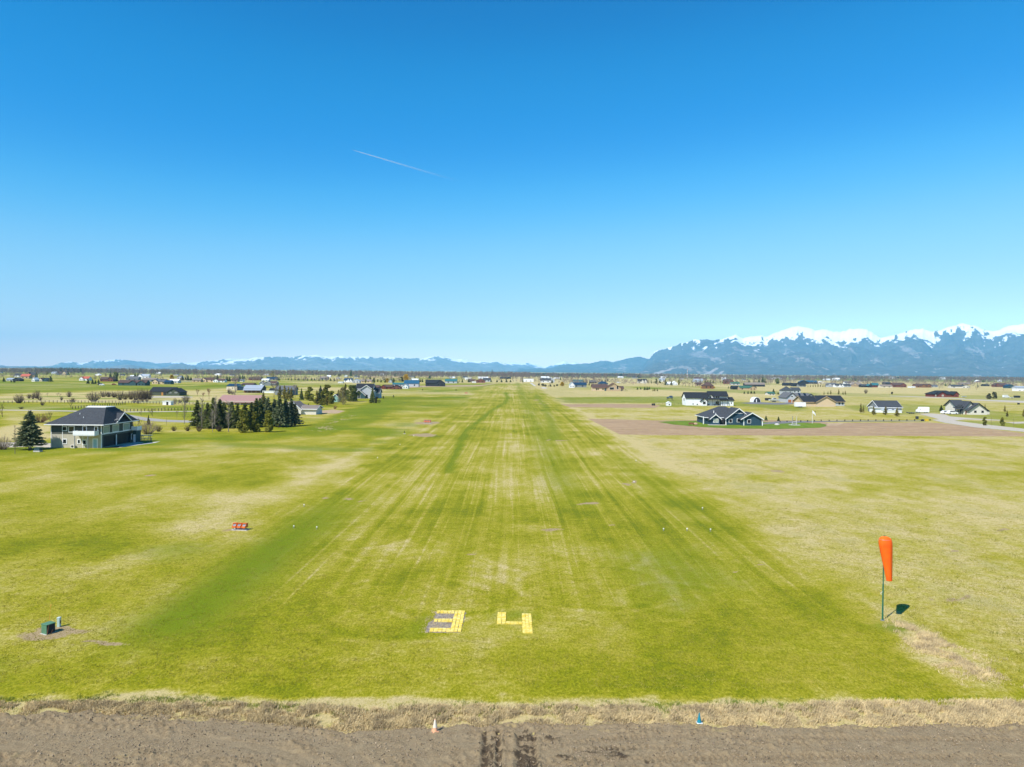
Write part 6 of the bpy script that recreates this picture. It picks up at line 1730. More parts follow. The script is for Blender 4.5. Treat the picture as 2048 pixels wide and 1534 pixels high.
# ================================================================== vehicles
def wheels(root, xs, w, r=.36):
    for x_ in xs:
        for y_ in (-w / 2 - .03, w / 2 - .19):
            b = MB(); b.lathe([(r * .9, 0), (r, .04), (r, .18), (r * .9, .22)], 14)
            o = b.build('wheel', RUBBER, root); o.rotation_euler = (R(-90), 0, 0); o.location = (x_, y_, r)
            b = MB(); b.lathe([(r * .5, -.012), (r * .5, .232)], 10); b.build('rim', STEEL, o)
def vehicle(px, py, label, prof, glassp, w, paint, xs, cat, name, rz=0.0, sc=1.0, group=None):
    r_ = empty(name, P(px, py), label, cat, group, rz); r_.scale = (sc,) * 3
    b = MB(); b.prism(prof, 'y', -w / 2, w / 2); b.build('body', paint, r_, bevel=.06)
    b = MB(); b.prism(glassp, 'y', -w / 2 - .012, w / 2 + .012); b.build('side_window', GLASS, r_)
    wheels(r_, xs, w)
    return r_
CARB = [(-2.3, .3), (2.3, .3), (2.35, .75), (2.2, .95), (1.25, 1.05), (.75, 1.62), (-1.3, 1.68), (-2.15, 1.05), (-2.35, .9)]
CARG = [(-1.85, 1.06), (1.05, 1.06), (.68, 1.52), (-1.25, 1.57)]
vehicle(1892, 828, 'white car parked on the drive, half hidden by the nearer white one', CARB, CARG, 1.85, PAINTW, (-1.4, 1.45), 'car', 'parked_car', sc=1.05)
vehicle(1904, 828.6, 'white car parked on the drive right beside the two gabled white house', CARB, CARG, 1.85, PAINTW, (-1.4, 1.45), 'car', 'parked_car', sc=1.1)
VANB = [(-3.4, .5), (2.9, .5), (2.95, 1.2), (2.75, 1.75), (1.95, 1.9), (1.6, 2.9), (1.55, 3.1), (-3.4, 3.1)]
va = vehicle(1844, 826, 'big white delivery van on the gravel drive by the barn', [(-x, z) for x, z in VANB][::-1], [(-2.6, 1.72), (-1.95, 1.82), (-1.72, 2.45), (-1.55, 2.45), (-1.55, 1.75)][::-1], 2.2, PAINTW, (-2.1, 2.1), 'van', 'delivery_van', sc=.95)
box_part('roof_box', PAINTW, va, -1.5, -1.0, 3.101, 3.3, 1.0, 3.3)
vehicle(1823, 827.5, 'low dark flatbed trailer parked left of the white van', [(-2.2, .45), (2.2, .45), (2.2, .62), (-2.2, .62)], [(-2.2, .625), (-2.1, .625), (-2.1, .9), (-2.2, .9)], 1.9, PAINTD, (-.4, .5), 'trailer', 'flatbed_trailer')
vehicle(1600, 815, 'white enclosed trailer parked beside the peach building', [(-2.6, .5), (2.6, .5), (2.6, 2.6), (-2.6, 2.6)], [(2.602, .9), (2.61, .9), (2.61, 2.2), (2.602, 2.2)], 2.1, PAINTW, (-.5, .4), 'trailer', 'enclosed_trailer', sc=1.15)
vehicle(201, 770, 'dark pickup truck parked by the far left field', CARB, CARG, 1.85, PAINTD, (-1.4, 1.45), 'truck', 'parked_car', sc=1.3)
vehicle(204, 771, 'white pickup truck parked beside a dark one by the far left field', CARB, CARG, 1.85, PAINTW, (-1.4, 1.45), 'truck', 'parked_car', sc=1.1)
vehicle(228, 770, 'dark red pickup parked left of the long two gabled house', CARB, CARG, 1.85, BARN, (-1.4, 1.45), 'truck', 'parked_car', sc=1.0)
vehicle(2012, 795.5, 'white motorhome with blue stripes in the far right field', VANB, [(-2.9, 1.7), (2.1, 1.7), (1.9, 2.3), (-2.9, 2.3)], 2.3, PAINTW, (-2.1, 2.0), 'motorhome', 'motorhome', sc=.8)
vehicle(1237, 766, 'white pickup with a dark cargo bed beyond the tan house', CARB, CARG, 1.85, PAINTW, (-1.4, 1.45), 'truck', 'parked_car', sc=1.4)
def boat(px, py, label, sc, top=True):
    r_ = empty('boat', P(px, py), label, 'boat'); r_.scale = (sc,) * 3
    b = MB()
    for x_, w_, zk in ((-3, 1.0, .7), (-1, 1.1, .55), (1.2, .95, .6), (2.6, .45, .85), (3.3, .03, 1.25)):
        b.v += [(x_, -w_, 1.45 + .05 * x_), (x_, -w_ * .55, zk), (x_, w_ * .55, zk), (x_, w_, 1.45 + .05 * x_)]
    for i in range(4):
        for j in range(3): b.f.append((i * 4 + j, i * 4 + j + 1, i * 4 + 5 + j, i * 4 + 4 + j))
        b.f.append((i * 4 + 3, i * 4, i * 4 + 4, i * 4 + 7))
    b.f.append((0, 3, 2, 1)); b.build('hull', PAINTW, r_)
    if top:
        b = MB(); b.prism([(-1.2, 1.45), (1.2, 1.5), (.6, 2.3), (-1.0, 2.35)], 'y', -.7, .7); b.build('cabin', LGREY, r_)
        b = MB(); b.prism([(-.9, 1.7), (.8, 1.7), (.5, 2.15), (-.8, 2.15)], 'y', -.712, .712); b.build('side_window', GLASS, r_)
    b = MB(); b.box(-2.6, -.8, .4, 3.2, .8, .52); b.build('trailer_frame', STEEL, r_)
    wheels(r_, (-.8, .2), 1.8, .34)
boat(1549, 804, 'white motor boat on a trailer by the quonset hut', 1.25)
boat(1928, 794.5, 'covered yellowish boat lying near the dark red ranch house', .7, False)
boat(2024, 796.5, 'small pale boat beside the dark cargo trailer far right', .55, False)
def small(name, px, py, label, cat, m, sx_, sy_, sz_):
    r_ = empty(name, P(px, py), label, cat)
    box_part('body', m, r_, -sx_ / 2, -sy_ / 2, .0, sx_ / 2, sy_ / 2, sz_, bevel=.08)
    box_part('lid', m, r_, -sx_ / 2 - .05, -sy_ / 2 - .05, sz_ + .005, sx_ / 2 + .05, sy_ / 2 + .05, sz_ + .1)
small('storage_bin', 1834, 838, 'dark bin at the end of the gravel drive', 'bin', PAINTD, 1.1, .8, 1.1)
small('storage_bin', 1853, 842, 'yellow bin on the roadside beyond the ploughed field', 'bin', YELPL, 1.3, .8, .9)
small('storage_bin', 1845, 842.3, 'low dark box beside the yellow roadside bin', 'bin', DARKW, 1.1, .7, .6)
small('storage_bin', 2037, 809, 'dark box beside the far right road', 'bin', DARKW, 1.2, .9, 1.0)
small('planter_box', 1305, 811, 'left dark chair like box at the tip of the small ploughed strip', 'box', DARKW, .9, .8, 1.1)
small('planter_box', 1308.6, 811.2, 'right dark chair like box at the tip of the small ploughed strip', 'box', DARKW, .9, .8, 1.2)

# ---- radio mast
p = P(1374.5, 758.5); s = S(1374.5, 758.5)
rm_ = empty('radio_mast', p, 'slim red and white radio mast rising before the mountains', 'mast')
Hm = 20.5 * s
for i in range(7):
    b = MB(); z0, z1 = Hm * i / 7, Hm * (i + 1) / 7
    for sx_ in (-1, 1):
        for sy_ in (-1, 1):
            b.tube([(sx_ * .55, sy_ * .55, z0), (sx_ * .55, sy_ * .55, z1)], .12, 4)
    for j in range(4):
        za = z0 + (z1 - z0) * j / 4; zb = z0 + (z1 - z0) * (j + 1) / 4
        b.tube([(-.55, -.55, za), (.55, -.55, zb)], .07, 3); b.tube([(.55, .55, za), (-.55, .55, zb)], .07, 3)
    b.build('mast_section', TRIM if i % 2 else mat('faded_red_mast', (.55, .22, .16), .6, .1), rm_)
for px, py, h_, lab in ((1702, 0, 0, ''),):
    pass
# ---- fences
def fence(pts, n, h, label, rails=2, pm=POSTW, rmat=POSTW, pw=.14, rail_th=.06):
    w = [P(*q) for q in pts]
    L = [0]
    for a, b_ in zip(w[:-1], w[1:]): L.append(L[-1] + (b_ - a).length)
    r_ = empty('rail_fence', w[0], label, 'fence')
    pos = []
    for i in range(n):
        d = L[-1] * i / (n - 1); j = max(0, min(len(w) - 2, sum(1 for q in L[1:] if q <= d)))
        t = (d - L[j]) / (L[j + 1] - L[j]); pos.append(w[j].lerp(w[j + 1], t) - w[0])
    for q in pos: box_part('post', pm, r_, q.x - pw / 2, q.y - pw / 2, 0, q.x + pw / 2, q.y + pw / 2, h)
    for k_ in range(rails):
        z_ = h * (.9 - .42 * k_)
        b = MB(); b.tube([(q.x, q.y, z_) for q in pos], rail_th, 4); b.build('rail', rmat, r_)
    return r_
fence([(-40, 806.5), (0, 806.5), (120, 805.5), (240, 806.5), (325, 808)], 52, 1.45, 'long weathered rail fence running behind the bare shrubs', 2, POSTW, LGREY, .22)
fence([(342, 808.5), (400, 809.5), (440, 810)], 14, 1.4, 'short weathered fence right of the white loafing shed', 2, POSTW, LGREY, .2)
fence([(145, 818), (200, 813.5), (250, 809)], 22, 1.3, 'dark post fence slanting up behind the hangar house roof', 2, POSTD, POSTD, .2, .03)
fence([(232, 823.5), (300, 822.5), (400, 819.5)], 26, 1.25, 'dark post fence along the gravel lane', 2, POSTD, POSTD, .2, .03)
fence([(1560, 845), (1640, 842.8), (1760, 842.0), (1860, 841.6)], 21, .75, 'low dark post and rail fence along the ploughed field', 1, POSTD, POSTD, .26, .04)
fence([(1310, 809), (1372, 809.5)], 9, 1.2, 'thin wire fence beside the white farmhouse', 2, POSTW, LGREY, .1, .025)
fence([(355, 764), (400, 763.5)], 16, 1.6, 'long white board fence in the far left row of houses', 3, TRIM, TRIM, .2, .14)

# ================================================================== trees and shrubs
def row(kind, items, tmpl, group, cat='tree', name='tree', w=1.0):
    """tmpl holds {o} for the place in the row, counted from the left end of the photograph"""
    items = sorted(items)
    n = len(items)
    for i, it in enumerate(items):
        o = 'leftmost' if i == 0 else ('rightmost' if i == n - 1 else ORD[i] if i < 20 else str(i + 1) + 'th')
        tree(kind, it[0], it[1], it[2], tmpl.format(o=o), cat, group, name, it[3] if len(it) > 3 else w)

tree('bigspruce', 60, 899, 75, 'big blue green spruce standing left of the hangar house', name='spruce', w=1.28)
tree('slim', 30, 908, 60, 'slender bare sapling in front of the big spruce, in a pale ring', cat='tree', name='bare_tree', w=1.0)
tree('shrubtan', 4, 899, 30, 'rounded tan bush at the left edge below the big spruce', 'bush', name='bush', w=1.25)
tree('barebrown', 5, 834, 28, 'bare leaning tree at the left edge of the rough ground', name='bare_tree', w=1.0)
tree('shrubrust', 80, 845, 20, 'pinkish bare thicket just right of the spruce top', 'bush', name='bush', w=1.9)
tree('bare', 100, 848, 26, 'tan bare tree between the spruce and the hangar house roof', name='bare_tree')
tree('barebrown', 275, 873, 38, 'rusty bare tree behind the right end of the hangar house', name='bare_tree', w=1.0)
tree('shrubtan', 296, 868, 30, 'pale bare thicket beside the picnic table', 'bush', name='bush', w=1.3)
tree('shrub', 317, 863, 15, 'low round bare bush right of the picnic table', 'bush', name='bush', w=1.1)
tree('spruce', 297, 850, 20, 'thin dark conifer at the bend of the gravel lane', name='conifer', w=.7)
tree('barebrown', 305, 833, 15, 'spreading bare apple tree by the gravel lane', name='bare_tree', w=1.3)
tree('barebrown', 283, 832, 11, 'small bare tree on the gravel lane fence', name='bare_tree')
tree('bare', 354, 837, 16, 'bare tree on the lane verge left of the tall pale poplar', name='bare_tree')
tree('slim', 333, 852, 18, 'thin young tree staked on the lawn below the lane', name='bare_tree', w=.8)
row('shrub', [(348, 862, 12), (375, 862, 13), (398, 863, 14), (438, 863, 15)], 'twiggy tan bush, {o} of the hedge below the spruce grove', 'twiggy bushes below the spruce grove', 'bush', 'bush', 1.0)
row('poplar', [(369, 848, 52, .9), (404, 858, 62), (425, 864, 46), (430, 858, 66), (457, 864, 62, 1.3), (470, 806, 52, .9)], 'tall pale bare poplar, {o} of those before the spruce grove', 'bare poplars before the spruce grove', name='poplar')
row('spruce', [(395, 855, 54), (415, 856, 50), (427, 857, 61), (440, 856, 57), (448, 855, 50), (463, 856, 52), (475, 856, 48), (490, 856, 50), (503, 855, 50), (513, 854, 57), (520, 853, 56)], 'dark spruce, {o} of the back line of the grove', 'spruces of the grove', name='spruce', w=1.2)
row('bluespruce', [(536, 853, 57), (549, 852, 52), (559, 854, 61, 1.15), (571, 853, 54), (583, 852, 54, 1.1), (590, 852, 44)], 'dark blue spruce, {o} in the dense right end of the grove', 'blue spruces of the grove', name='spruce', w=1.25)
row('pine', [(485, 865, 44, 1.15), (510, 864, 40, 1.0), (537, 864, 42, 1.05)], 'bushy yellow green pine, {o} of three in front of the grove', 'pines in front of the grove', name='pine')
row('ypine', [(599, 824, 22), (617, 825, 18)], 'small pine on the lawn of the taupe roofed house, {o} of two', 'small pines by the taupe roofed house', name='pine')
tree('ypine', 527, 810, 26, 'yellow green pine behind the rose roofed building', name='pine')
row('ypine', [(560, 798, 26), (569, 800, 29), (577, 801, 26), (583, 798, 22)], 'yellowish conifer, {o} of the clump by the grey gabled house', 'yellowish conifers by the grey gabled house', name='conifer')
tree('bare', 548, 797, 34, 'pale bare tree left of the yellowish conifers', name='bare_tree')
tree('bare', 590, 797, 30, 'bare tree right of the yellowish conifers', name='bare_tree', w=.8)
tree('spruce', 603, 800, 23, 'slim dark conifer beside the round pine behind the taupe roof', name='conifer', w=.8)
tree('pine', 620, 802, 28, 'round dark pine behind the taupe roof', name='pine', w=1.25)
tree('ypine', 612, 799, 18, 'low yellow pine at the foot of the round dark pine', name='pine')
tree('ypine', 634, 810, 28, 'light green pine on the lawn, left of the big pine clump', name='pine', w=1.1)
tree('bluespruce', 641, 806, 34, 'dark spruce rising from the big pine clump', name='spruce')
tree('pine', 655, 806, 36, 'tallest dark pine of the big pine clump', name='pine', w=1.1)
tree('pine', 646, 810, 26, 'mid green pine in the middle of the big pine clump', name='pine', w=1.1)
tree('ypine', 654, 811, 24, 'yellow green pine at the front of the big pine clump', name='pine', w=1.1)
tree('pine', 664, 808, 26, 'dark bushy pine by the teal cabin', name='pine')
tree('willow', 686, 809, 34, 'pale yellow willow with a bare trunk right of the teal cabin', name='willow', w=.85)
tree('poplar', 685.5, 809, 38, 'pale bare trunk standing inside the willow by the teal cabin', name='bare_tree', w=.6)
tree('ypine', 677, 800, 20, 'yellow pine just behind the teal cabin', name='pine')
tree('ypine', 691, 798, 30, 'tall yellow green pine behind the willow', name='pine', w=1.0)
tree('roundpine', 705, 803, 32, 'huge round dark pine beside the light grey house', name='pine', w=1.05)
tree('shrubrust', 670, 818, 9, 'rusty bush on the bare patch of lawn', 'bush', name='bush')
tree('spruce', 745, 806, 30, 'slim dark conifer before the light grey house wall', name='conifer', w=.85)
tree('bush', 754, 806, 12, 'round dark bush beside the slim conifer', 'bush', name='bush', w=.9)
row('bush', [(741, 806, 7), (766.5, 797, 5.5, .6), (787, 795, 5, .5), (845, 781, 3.2, .6), (912, 781, 3, .6), (761, 795, 3)], 'tiny dark bush on the mown field, {o} of the scattered ones', 'tiny bushes scattered beside the strip', 'bush', 'bush', .9)
# shrubs of the rough ground, far left
row('shrub', [(38, 806.5, 22, .95), (74, 797, 20, .8), (80, 801, 10), (58, 797, 11), (138, 794, 14, .8), (187, 803, 23, 1.15), (85, 811, 10, .9), (43, 818, 6, 1.6), (123, 801, 10, .7), (66, 798, 12, .7)], 'bare purple brown shrub, {o} of those along the rail fence', 'bare shrubs along the rail fence', 'shrub', 'shrub', 1.0)
row('barebrown', [(95, 793, 8), (115, 793, 8), (119, 794, 8), (188, 816, 12), (142, 817, 22), (209, 822, 12)], 'low bare sapling, {o} of the thin ones near the rail fence', 'thin bare saplings near the rail fence', name='bare_tree')
tree('shrubrust', 146, 804, 9, 'rusty orange thicket in front of the rail fence', 'bush', name='bush', w=1.6)
row('shrub', [(207, 794, 15, 1.1), (217, 794, 13, 1.1), (228, 795, 14, 1.1), (240, 800, 22, .8), (250, 799, 17, .9), (262, 799, 21, .8), (272, 800, 24, .75), (281, 799, 25, .8), (290, 799, 25, .75), (299, 799, 22, .8)], 'dense brown shrub, {o} of the thicket by the olive house', 'dense brown shrubs by the olive house', 'shrub', 'shrub', 1.0)
row('shrub', [(268, 806, 9), (276, 807, 10), (285, 804, 9), (294, 804, 8)], 'small brown shrub, {o} before the thicket by the olive house', 'small shrubs before the thicket', 'shrub', 'shrub', 1.0)
row('shrub', [(350, 808, 14, .6), (372, 806, 20, .8), (360, 806, 9), (459, 788, 14, .75), (465, 789, 8)], 'upright bare shrub, {o} of those between olive house and spruce grove', 'upright shrubs beyond the spruce grove', 'shrub', 'shrub', 1.0)
row('barerust', [(406, 800, 16), (418, 798, 22), (395, 792, 14)], 'orange brown bare tree, {o} of three behind the spruce grove', 'orange brown trees behind the spruce grove', name='bare_tree')
row('barebrown', [(305, 824, 8), (330, 820, 7), (290, 822, 7)], 'tiny bare fruit tree, {o} of three along the lane', 'tiny fruit trees along the lane', name='bare_tree')
# far left trees
tree('spruce', 101.5, 763.5, 12, 'lone dark spruce right of the slate cabin', name='spruce', w=1.25)
tree('spruce', 7.5, 763.5, 9, 'dark round conifer at the left edge by the grey shed', name='spruce', w=1.3)
row('bush', [(22, 764.5, 3.5), (29, 765, 4)], 'low dark bush before the grey far left shed, {o} of two', 'low bushes before the grey shed', 'bush', 'bush')
row('spruce', [(176, 767.5, 10), (185, 768, 10), (191, 768, 8), (197, 766.5, 8)], 'dark spruce, {o} of four right of the red roofed white farmhouse', 'spruces beside the red roofed farmhouse', name='spruce', w=1.2)
row('spruce', [(221, 757, 11), (228, 763, 11), (233, 763, 12), (112, 746, 6), (136, 750, 8)], 'dark far spruce, {o} of those around the tower house', 'spruces around the tower house', name='spruce', w=1.2)
tree('roundpine', 231, 757, 13, 'wide dark evergreen behind the tower house', name='pine', w=1.0)
tree('willow', 93.5, 750, 8, 'pale yellow willow out on the green far field', name='willow', w=1.1)
row('bare', [(240, 762, 14), (246, 762, 16), (254, 760, 15), (262, 758, 14), (256, 765, 12), (190, 764, 12), (212, 760, 12)], 'pale bare tree, {o} of the clump behind the two gabled house', 'pale bare trees behind the two gabled house', name='bare_tree')
row('spruce', [(270, 755, 9), (276, 753, 7), (365, 761, 10), (376, 761, 10), (382, 761, 8), (371, 760, 6)], 'dark conifer, {o} of those scattered in the far left row of houses', 'conifers in the far left row', name='conifer', w=1.3)
row('bare', [(321, 768, 14), (326, 768, 15), (372, 759, 14), (388, 758, 14), (394, 758, 12)], 'slim pale bare tree, {o} of those before the far left houses', 'slim bare trees before the far left houses', name='bare_tree', w=.7)
tree('golden', 344, 759, 9, 'small orange yellow tree behind the white roofed shed', name='tree', w=.9)
row('spruce', [(416, 764, 8), (425, 763, 7), (435, 758, 9), (454, 763, 10), (459.5, 763, 10), (480, 758, 7), (485.5, 758, 8), (489, 758, 6), (524, 758, 6), (552, 760, 8), (558, 761, 7)], 'dark conifer, {o} of the row beyond the navy roofed barn', 'conifers beyond the navy roofed barn', name='conifer', w=1.3)
row('bare', [(478, 752, 8), (486, 754, 10), (495, 755, 12), (505, 764, 12), (513, 765, 14), (508, 762, 10), (546, 753, 11), (440, 758, 6), (448, 757, 6)], 'tan bare tree, {o} of those beyond the brown craftsman house', 'tan bare trees beyond the craftsman house', name='bare_tree')
tree('willow', 545, 757, 14, 'tall pale willow beyond the dark blue far roof', name='willow', w=.8)
tree('shrubrust', 590, 780, 10, 'rusty bush at the corner of the grey gabled house', 'bush', name='bush', w=1.3)
row('spruce', [(576.5, 760.5, 5), (583, 760.5, 5), (590, 760.5, 5), (598, 761, 5), (607, 761, 5), (615, 761, 5), (623, 761, 6), (629, 761, 5), (638, 761.5, 6), (645, 761.5, 5), (653, 761.5, 5), (661, 762, 6), (669, 762, 6)], 'small dark conifer, {o} in the long row along the far field', 'small conifers in the long field row', name='conifer', w=1.3)
tree('spruce', 702, 752.5, 13.5, 'tall lone conifer breaking the far wood line', name='conifer', w=.9)
tree('bush', 679, 753, 5, 'round dark far tree left of the tall lone conifer', name='tree', w=1.3)
row('spruce', [(742, 753.5, 4), (751, 753.5, 3.5), (757.5, 753.5, 4), (763, 753.5, 4), (773, 753.5, 4), (790, 753.5, 8)], 'tiny conifer, {o} along the very long tan building', 'tiny conifers along the long tan building', name='conifer', w=1.2)
row('pine', [(731, 765.5, 7), (741, 761, 7), (748, 765.5, 9.5), (755, 764, 6), (762, 765, 5.5), (770, 765.5, 7), (787, 765.5, 9)], 'garden tree, {o} of those around the pale green gabled house', 'garden trees around the pale green house', name='tree', w=1.2)
tree('golden', 775, 765, 8, 'dull golden bush left of the pale green gabled house', 'bush', name='bush', w=.9)
tree('golden', 811.5, 762.5, 13.5, 'bright golden tree beyond the dark blue barn', name='tree', w=1.0)
tree('bush', 803, 763.5, 10, 'brown green tree leaning on the bright golden one', name='tree', w=.8)
row('spruce', [(830, 756.5, 5), (859.5, 757.5, 9), (840, 764, 7), (845, 764.5, 7), (855, 764, 6), (924.5, 765, 7), (916, 766, 4.5), (937, 764.5, 7)], 'dark conifer, {o} of those around the charcoal gabled house', 'conifers around the charcoal gabled house', name='conifer', w=1.1)
row('spruce', [(982, 764, 5.5), (994, 764.5, 5.5), (1003, 764.5, 6), (1013, 764.5, 6), (1021, 764.5, 5.5), (1045.5, 764, 5)], 'small dark conifer, {o} in the row across the end of the strip', 'conifers across the end of the strip', name='conifer', w=1.5)
tree('spruce', 984, 751, 12, 'tall conifer above the wood beyond the end of the strip', name='conifer', w=.8)
tree('spruce', 1104, 766, 6.5, 'dark conifer beside the white house at the strip end', name='conifer', w=1.5)
row('bush', [(1078, 771, 4), (1086, 772, 5), (1091, 773, 4), (1100, 773, 4), (1108, 773, 3), (1114, 772, 3.5)], 'low olive bush, {o} of the clump beside the strip end', 'low bushes beside the strip end', 'bush', 'bush', 1.4)
tree('golden', 1124, 772.5, 8.5, 'golden orange bush beside the narrow white house', 'bush', name='bush', w=1.0)
row('ypine', [(1167, 766, 8), (1174, 767, 7), (1178, 771, 6), (1184, 772, 6)], 'greenish tree, {o} of those behind the grey barn', 'greenish trees behind the grey barn', name='tree', w=1.2)
row('bare', [(1165, 760, 6), (1170, 761, 7), (1192, 764, 7), (1196, 765, 8), (1217, 763, 7), (1222, 766, 8)], 'bare tan tree, {o} behind the tan house', 'bare tan trees behind the tan house', name='bare_tree')
row('spruce', [(1116, 755, 6), (1121, 760, 6), (1204, 764, 6), (1211, 764, 6), (1215, 763, 6)], 'far dark conifer, {o} of those beyond the tan house', 'far conifers beyond the tan house', name='conifer', w=1.2)
row('spruce', [(1245, 779.5, 5), (1275, 779.5, 5.5), (1281.5, 779, 5), (1289.5, 780, 7), (1294.5, 780, 7), (1298.5, 779, 6)], 'young dark conifer, {o} in the line right of the tan house', 'young conifers right of the tan house', name='conifer', w=1.4)
row('ypine', [(1251, 781, 3), (1254, 782, 3), (1306, 782.5, 5), (1309.5, 782.5, 6.5), (1314.5, 782.5, 6)], 'stubby rust tinged conifer, {o} in the line right of the tan house', 'stubby conifers right of the tan house', name='conifer', w=1.2)
row('pine', [(1312, 767.5, 10), (1320, 766.5, 8), (1331, 770, 11), (1343, 770.5, 8), (1358, 769.5, 10)], 'dark garden conifer, {o} of those around the bright white gabled barn', 'conifers around the white gabled barn', name='conifer', w=1.0)
tree('roundpine', 1278, 756, 6, 'round dark tree clump behind the pale double gable house', name='tree', w=1.7)
row('ypine', [(1296, 766, 6), (1303, 767, 6), (1308, 767, 5)], 'olive tree, {o} of three right of the pale double gable house', 'olive trees by the pale double gable house', name='tree', w=1.2)
row('barebrown', [(1364, 773, 10), (1371, 773, 11), (1378, 774, 11), (1385, 774, 12), (1391, 774, 10), (1398, 775, 8)], 'bare brown garden tree, {o} of the thicket before the tan house', 'bare brown garden trees', name='bare_tree', w=1.3)
row('golden', [(1403, 777, 3.5), (1427, 777, 4.5)], 'golden shrub, {o} of two at the brown hipped house', 'golden shrubs at the brown hipped house', 'bush', 'bush', 1.2)
row('pine', [(1410, 766.5, 6), (1415, 766.5, 6), (1421, 767, 6.5), (1427, 767, 6), (1446, 766, 6)], 'dark evergreen, {o} of the hedge behind the brown hipped house', 'evergreens behind the brown hipped house', name='tree', w=1.3)
row('barerust', [(1441, 773, 12, .5), (1454, 772, 13, .5)], 'slim orange tree, {o} of two by the red brown house', 'slim orange trees', name='bare_tree')
row('barebrown', [(1472, 768, 7), (1488, 768, 8), (1498, 769, 9), (1509, 770, 9), (1432, 770, 6)], 'bare brown tree, {o} of those around the dark green roof', 'bare trees around the dark green roof', name='bare_tree', w=1.2)
row('spruce', [(1474, 765, 5), (1498, 766, 7), (1518, 766, 9), (1525.5, 766.5, 13), (1530, 766, 9)], 'dark conifer, {o} behind the long taupe roof', 'conifers behind the long taupe roof', name='conifer', w=1.2)
tree('roundpine', 1555, 767.5, 11, 'lone round pine right of the long taupe roof', name='pine', w=.95)
row('spruce', [(1488.5, 787.5, 5.5), (1496, 787.5, 6), (1502.5, 787.5, 6.5), (1508.5, 787.5, 6)], 'small dark conifer, {o} of four in the field by the farmhouse', 'four small conifers in the field', name='conifer', w=1.4)
tree('spruce', 1457, 777, 4.5, 'tiny conifer left of the black open shed', name='conifer', w=1.2)
tree('spruce', 1547, 787.5, 10, 'dark conifer beside the green roofed shed', name='conifer', w=1.3)
row('bush', [(1556, 789, 4), (1566, 788, 9), (1573.5, 789, 6), (1534, 788, 4)], 'dark garden bush, {o} beside the steep hipped grey house', 'garden bushes beside the hipped grey house', 'bush', 'bush', 1.1)
row('barebrown', [(1561, 787, 9), (1570, 776, 7), (1580, 774, 7)], 'bare tree, {o} of three near the steep hipped grey house', 'bare trees near the hipped grey house', name='bare_tree', w=1.2)
row('ypine', [(1616, 774, 4), (1621, 774, 4.5), (1626, 774, 5), (1631, 774, 5), (1636, 774, 6), (1641, 774, 5.5), (1646, 774, 5.5), (1650, 774, 5)], 'olive hedge tree, {o} in the clipped row before the blue metal roof', 'hedge trees before the blue metal roof', name='tree', w=1.0)
row('barebrown', [(1628, 771, 6), (1635, 771, 6.5), (1642, 771, 6)], 'bare brown tree, {o} of three behind the hedge row', 'bare trees behind the hedge row', name='bare_tree', w=1.5)
row('ypine', [(1648, 789.5, 7, .9), (1656, 789.5, 7), (1661.5, 789.5, 10, .8), (1677.5, 789.5, 11, .85), (1686, 789.5, 7), (1690.5, 789.5, 8)], 'slim yellow green conifer, {o} in the field row above the peach building', 'yellow green conifers in the field row', name='conifer', w=.95)
tree('shrub', 1731.5, 787, 10, 'lone bare round shrub in the dry field', 'shrub', name='shrub', w=.75)
tree('bush', 1784, 788.5, 5, 'small ragged bush in the dry field', 'bush', name='bush')
row('spruce', [(1705, 762, 5), (1710, 762, 5.5), (1725, 762, 5), (1731, 762, 4), (1736, 762, 5)], 'round dark far tree, {o} in the green field below the mountains', 'dark trees in the far green field', name='tree', w=2.0)
row('ypine', [(1730, 767, 3), (1735, 767, 3.2), (1740, 767, 3.2), (1745, 767, 3)], 'hedge clump, {o} above the teal tarpaulin sheds', 'hedge clumps above the teal sheds', name='tree', w=2.0)
row('ypine', [(1721.5, 826, 19, .75), (1727, 825, 15, .7), (1747, 830, 18, 1.1), (1771, 830, 17, 1.2), (1794, 833, 17, 1.35)], 'shaggy yellow green pine, {o} of those in front of the charcoal roofed barn', 'shaggy pines before the barn', name='pine')
tree('spruce', 1882.5, 822.5, 12, 'small dark conifer behind the parked white cars', name='conifer', w=1.4)
row('pine', [(1970, 851, 17, .95), (2005, 852, 17, 1.1)], 'compact dark pine, {o} of two on the roadside grass', 'roadside pines', name='pine')
row('slim', [(1982.5, 852, 20), (2027, 856, 22)], 'thin bare staked sapling, {o} of two along the road', 'staked saplings along the road', name='sapling', w=.5)
row('ypine', [(1970, 817, 9, .8), (2009.5, 824, 13, .8), (2014, 834, 13, .95), (2047, 834, 15)], 'yellow green conifer, {o} of those right of the two gabled white house', 'conifers right of the two gabled house', name='conifer', w=.9)
row('bush', [(1979, 798, 11, .8), (1988, 797, 13, .75)], 'sunlit yellow green tree, {o} of a pair by the far right road', 'pair of sunlit trees', name='tree')
tree('shrubtan', 1975, 797, 8, 'tan scrub beside the sunlit pair of trees', 'shrub', name='shrub', w=1.0)
row('barebrown', [(1797, 774, 5), (1804, 778, 7), (1878, 779, 7), (1884, 778, 6), (1898, 776, 10), (1882, 774, 8), (1937, 780, 7), (1953, 780, 8), (1958, 778, 5), (2007, 782, 5)], 'bare rusty tree, {o} of those along the dry fields edge', 'bare trees along the dry field edge', name='bare_tree', w=1.1)
row('roundpine', [(1891, 772, 4), (1951, 764.5, 4.5), (1967, 764.8, 4.5), (1778, 763, 3.5)], 'round dark far tree, {o} on the plain at right', 'round far trees on the plain', name='tree', w=1.4)
row('bare', [(1882, 771, 9, .6), (1901, 772, 12, .6)], 'pale slender tree, {o} of two beyond the red ranch house', 'pale slender trees', name='bare_tree')
